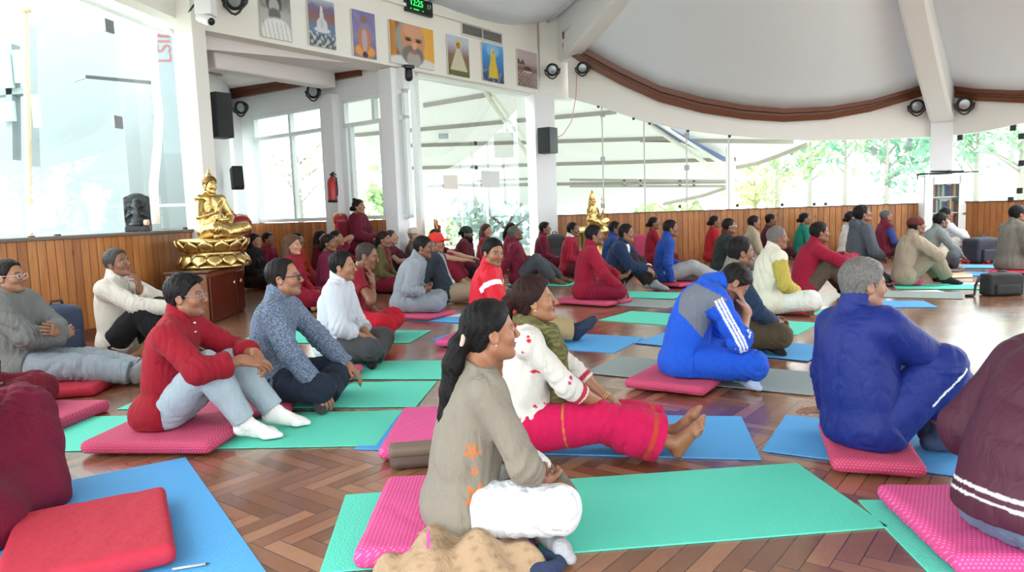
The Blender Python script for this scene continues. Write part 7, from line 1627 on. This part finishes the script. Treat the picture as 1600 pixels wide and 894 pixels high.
P('pale man in maroon holding both arms out over his knees', 676, 445, 100, seat=.03, q=2, s=1.0, lean=0, curl=12, head=(4, 2, 0), legs='up', armR=((.16, .56, .38), (1, -.1, -.5), (.1, 1, .0), (0, -.2, -1), .3), armL=((-.1, .58, .4), (-1, -.1, -.5), (.1, 1, .0), (0, -.2, -1), .3), skin='#c49a80', top=dict(c='#4f1022', sl='short', name='shirt'), bot=dict(c='#7a1a2e', loose=.03), hair=dict(style='crew', thick=.008, c='#3a2c22'))
P('person in a pale cap mostly hidden behind the red-capped man', 647, 437, 96, seat=.03, q=3, lean=-4, curl=10, head=(0, 4, 0), legs='cross', arms='lap', skin='#c39c84', top=dict(c='#6a5a50', sl='long', name='jacket'), bot=dict(c='#5a2a34'), hair=dict(style='crew', c='#8d8578'), extra=(cap('#c9bfae', False),))
P('woman in an olive cardigan over a maroon dress, black hair tied back', 594, 454, 98, seat=.03, q=2, fem=True, lean=0, curl=12, head=(6, -2, 0), legs='cross', arms='lap', skin='#8f634d', top=dict(c='#57522f', sl='long', hem='shirt', name='cardigan', paint=p_open('#6d1528', .075)), bot=dict(c='#74172e', loose=.02, kind='robe'), hair=fem_hair('pony', '#141011', .8))
P('man in maroon resting his elbows on his knees behind the olive cardigan', 602, 444, 98, seat=.03, q=3, lean=2, curl=16, head=(0, 8, 0), legs='up', armR=((.12, .52, .36), (1, -.1, -.5), (-.2, .9, -.5), (0, -.3, -1), .4), armL=((-.1, .54, .36), (-1, -.1, -.5), (.2, .9, -.5), (0, -.3, -1), .4), skin='#b48a72', top=dict(c='#571228', sl='short', name='shirt'), bot=dict(c='#3a1420', loose=.03), hair=dict(style='crew', thick=.006, c='#3a322c'))
# seated on a chair, above the others
p0_ = at_depth(557, 345, 12.05); CH_ = [((p0_[0], p0_[1], .45), (.24, .24, .06), 0.)]
person('woman with a topknot in a maroon robe, seated above the others under the window', p0_[0], p0_[1], 100, .515, .003, 1.02, 2, CH_, None, fem=True, lean=0, curl=4, head=(4, 2, 0), legs='chair', armR=((.06, .26, .22), (1, -.5, -.3), (-.6, .7, -.3), (0, 0, 1), .5), armL=((-.04, .28, .2), (-1, -.5, -.3), (.6, .7, -.3), (0, 0, 1), .5), skin='#a5765c', top=dict(c='#5a1026', sl='long', hem='long', name='robe', loose=.015, slv=.02), bot=dict(c='#5a1026', loose=.03, kind='robe', hem=.95, name='skirt'), hair=fem_hair('bun', '#191314', balls=[((0, -.07, .125), (.03, .035, .028))]))
P('person in maroon with both hands behind the head', 531, 453, 98, seat=.05, q=2, lean=-6, curl=6, head=(4, 8, 0), legs='cross', arms='behind', skin='#a5765c', top=dict(c='#701530', sl='short', name='shirt'), bot=dict(c='#7a1a30', loose=.03), hair=dict(style='short', c='#1a1414'))
P('pale woman with dark hair half hidden left of the person with hands behind the head', 500, 438, 98, seat=.03, q=3, fem=True, lean=0, curl=6, head=(4, 2, 0), legs='cross', arms='lap', skin='#c79e88', top=dict(c='#6a1a30', sl='long', name='shirt'), bot=dict(c='#6a1428'), hair=fem_hair('loose', '#2a1a18', .4))
P('woman in a plum top with her hair tied back, behind the white shirt', 511, 467, 98, seat=.03, q=2, fem=True, lean=0, curl=8, head=(2, 0, 0), legs='cross', arms='lap', skin='#85583f', top=dict(c='#6a1a3a', sl='long', name='kurta'), bot=dict(c='#a02a6a', loose=.02, kind='robe'), hair=fem_hair('bun', '#151011', chain=[(0, -.1, -.03, .045), (0, -.12, -.06, .04)]))
P('woman with long light brown hair in a red top, behind the patterned tunic', 455, 480, 96, seat=.03, q=2, fem=True, s=1.03, lean=0, curl=6, head=(6, -2, 0), legs='cross', arms='lap', skin='#c4937c', top=dict(c='#92152c', sl='long', name='kurta'), bot=dict(c='#84152c', loose=.02, kind='robe'), hair=fem_hair('loose', '#5a4030', 1.1))
P('woman in orange and red with a dark braid by the bay planks', 466, 450, 98, seat=.03, q=3, fem=True, lean=-2, curl=6, head=(2, 4, 0), legs='cross', arms='lap', skin='#8f6249', top=dict(c='#a3301f', sl='long', name='kurta'), bot=dict(c='#7a1a24', loose=.02), hair=fem_hair('pony', '#15100f', 1.2))
P('short-haired person in crimson at the left of the bay planks', 419, 440, 98, seat=.03, q=3, lean=-2, curl=8, head=(4, 2, 0), legs='cross', arms='lap', skin='#9a6b54', top=dict(c='#7d1530', sl='long', name='shirt'), bot=dict(c='#5a1428', loose=.02), hair=dict(style='short', c='#17110f'))
P('woman in black with smooth dark hair beside the golden lotus base', 397, 448, 98, seat=.03, q=2, fem=True, lean=0, curl=8, head=(8, 0, 0), legs='cross', arms='lap', skin='#b58a72', top=dict(c='#1c1b1f', sl='long', name='shirt'), bot=dict(c='#2a2428', loose=.02), hair=fem_hair('loose', '#14141a', .5))
# back cushion of the woman in red
u_, z_ = PR.sz(1006, 380); c_ = PR.P(u_, .36, .13); f = Field((-.26, -.1, -.3), (.26, .1, .32), .012); f.bx((0, 0, 0), (.2, .05, .27), None, .04, 0.); V, Fc = f.mesh(); tag(link_mesh('floor_cushion', V, Fc, PINKD, None, True, (c_[0], c_[1], .272), PR.rot()), 'rose cushion standing upright against the planks behind a woman in red', 'cushion', 'floor cushions')
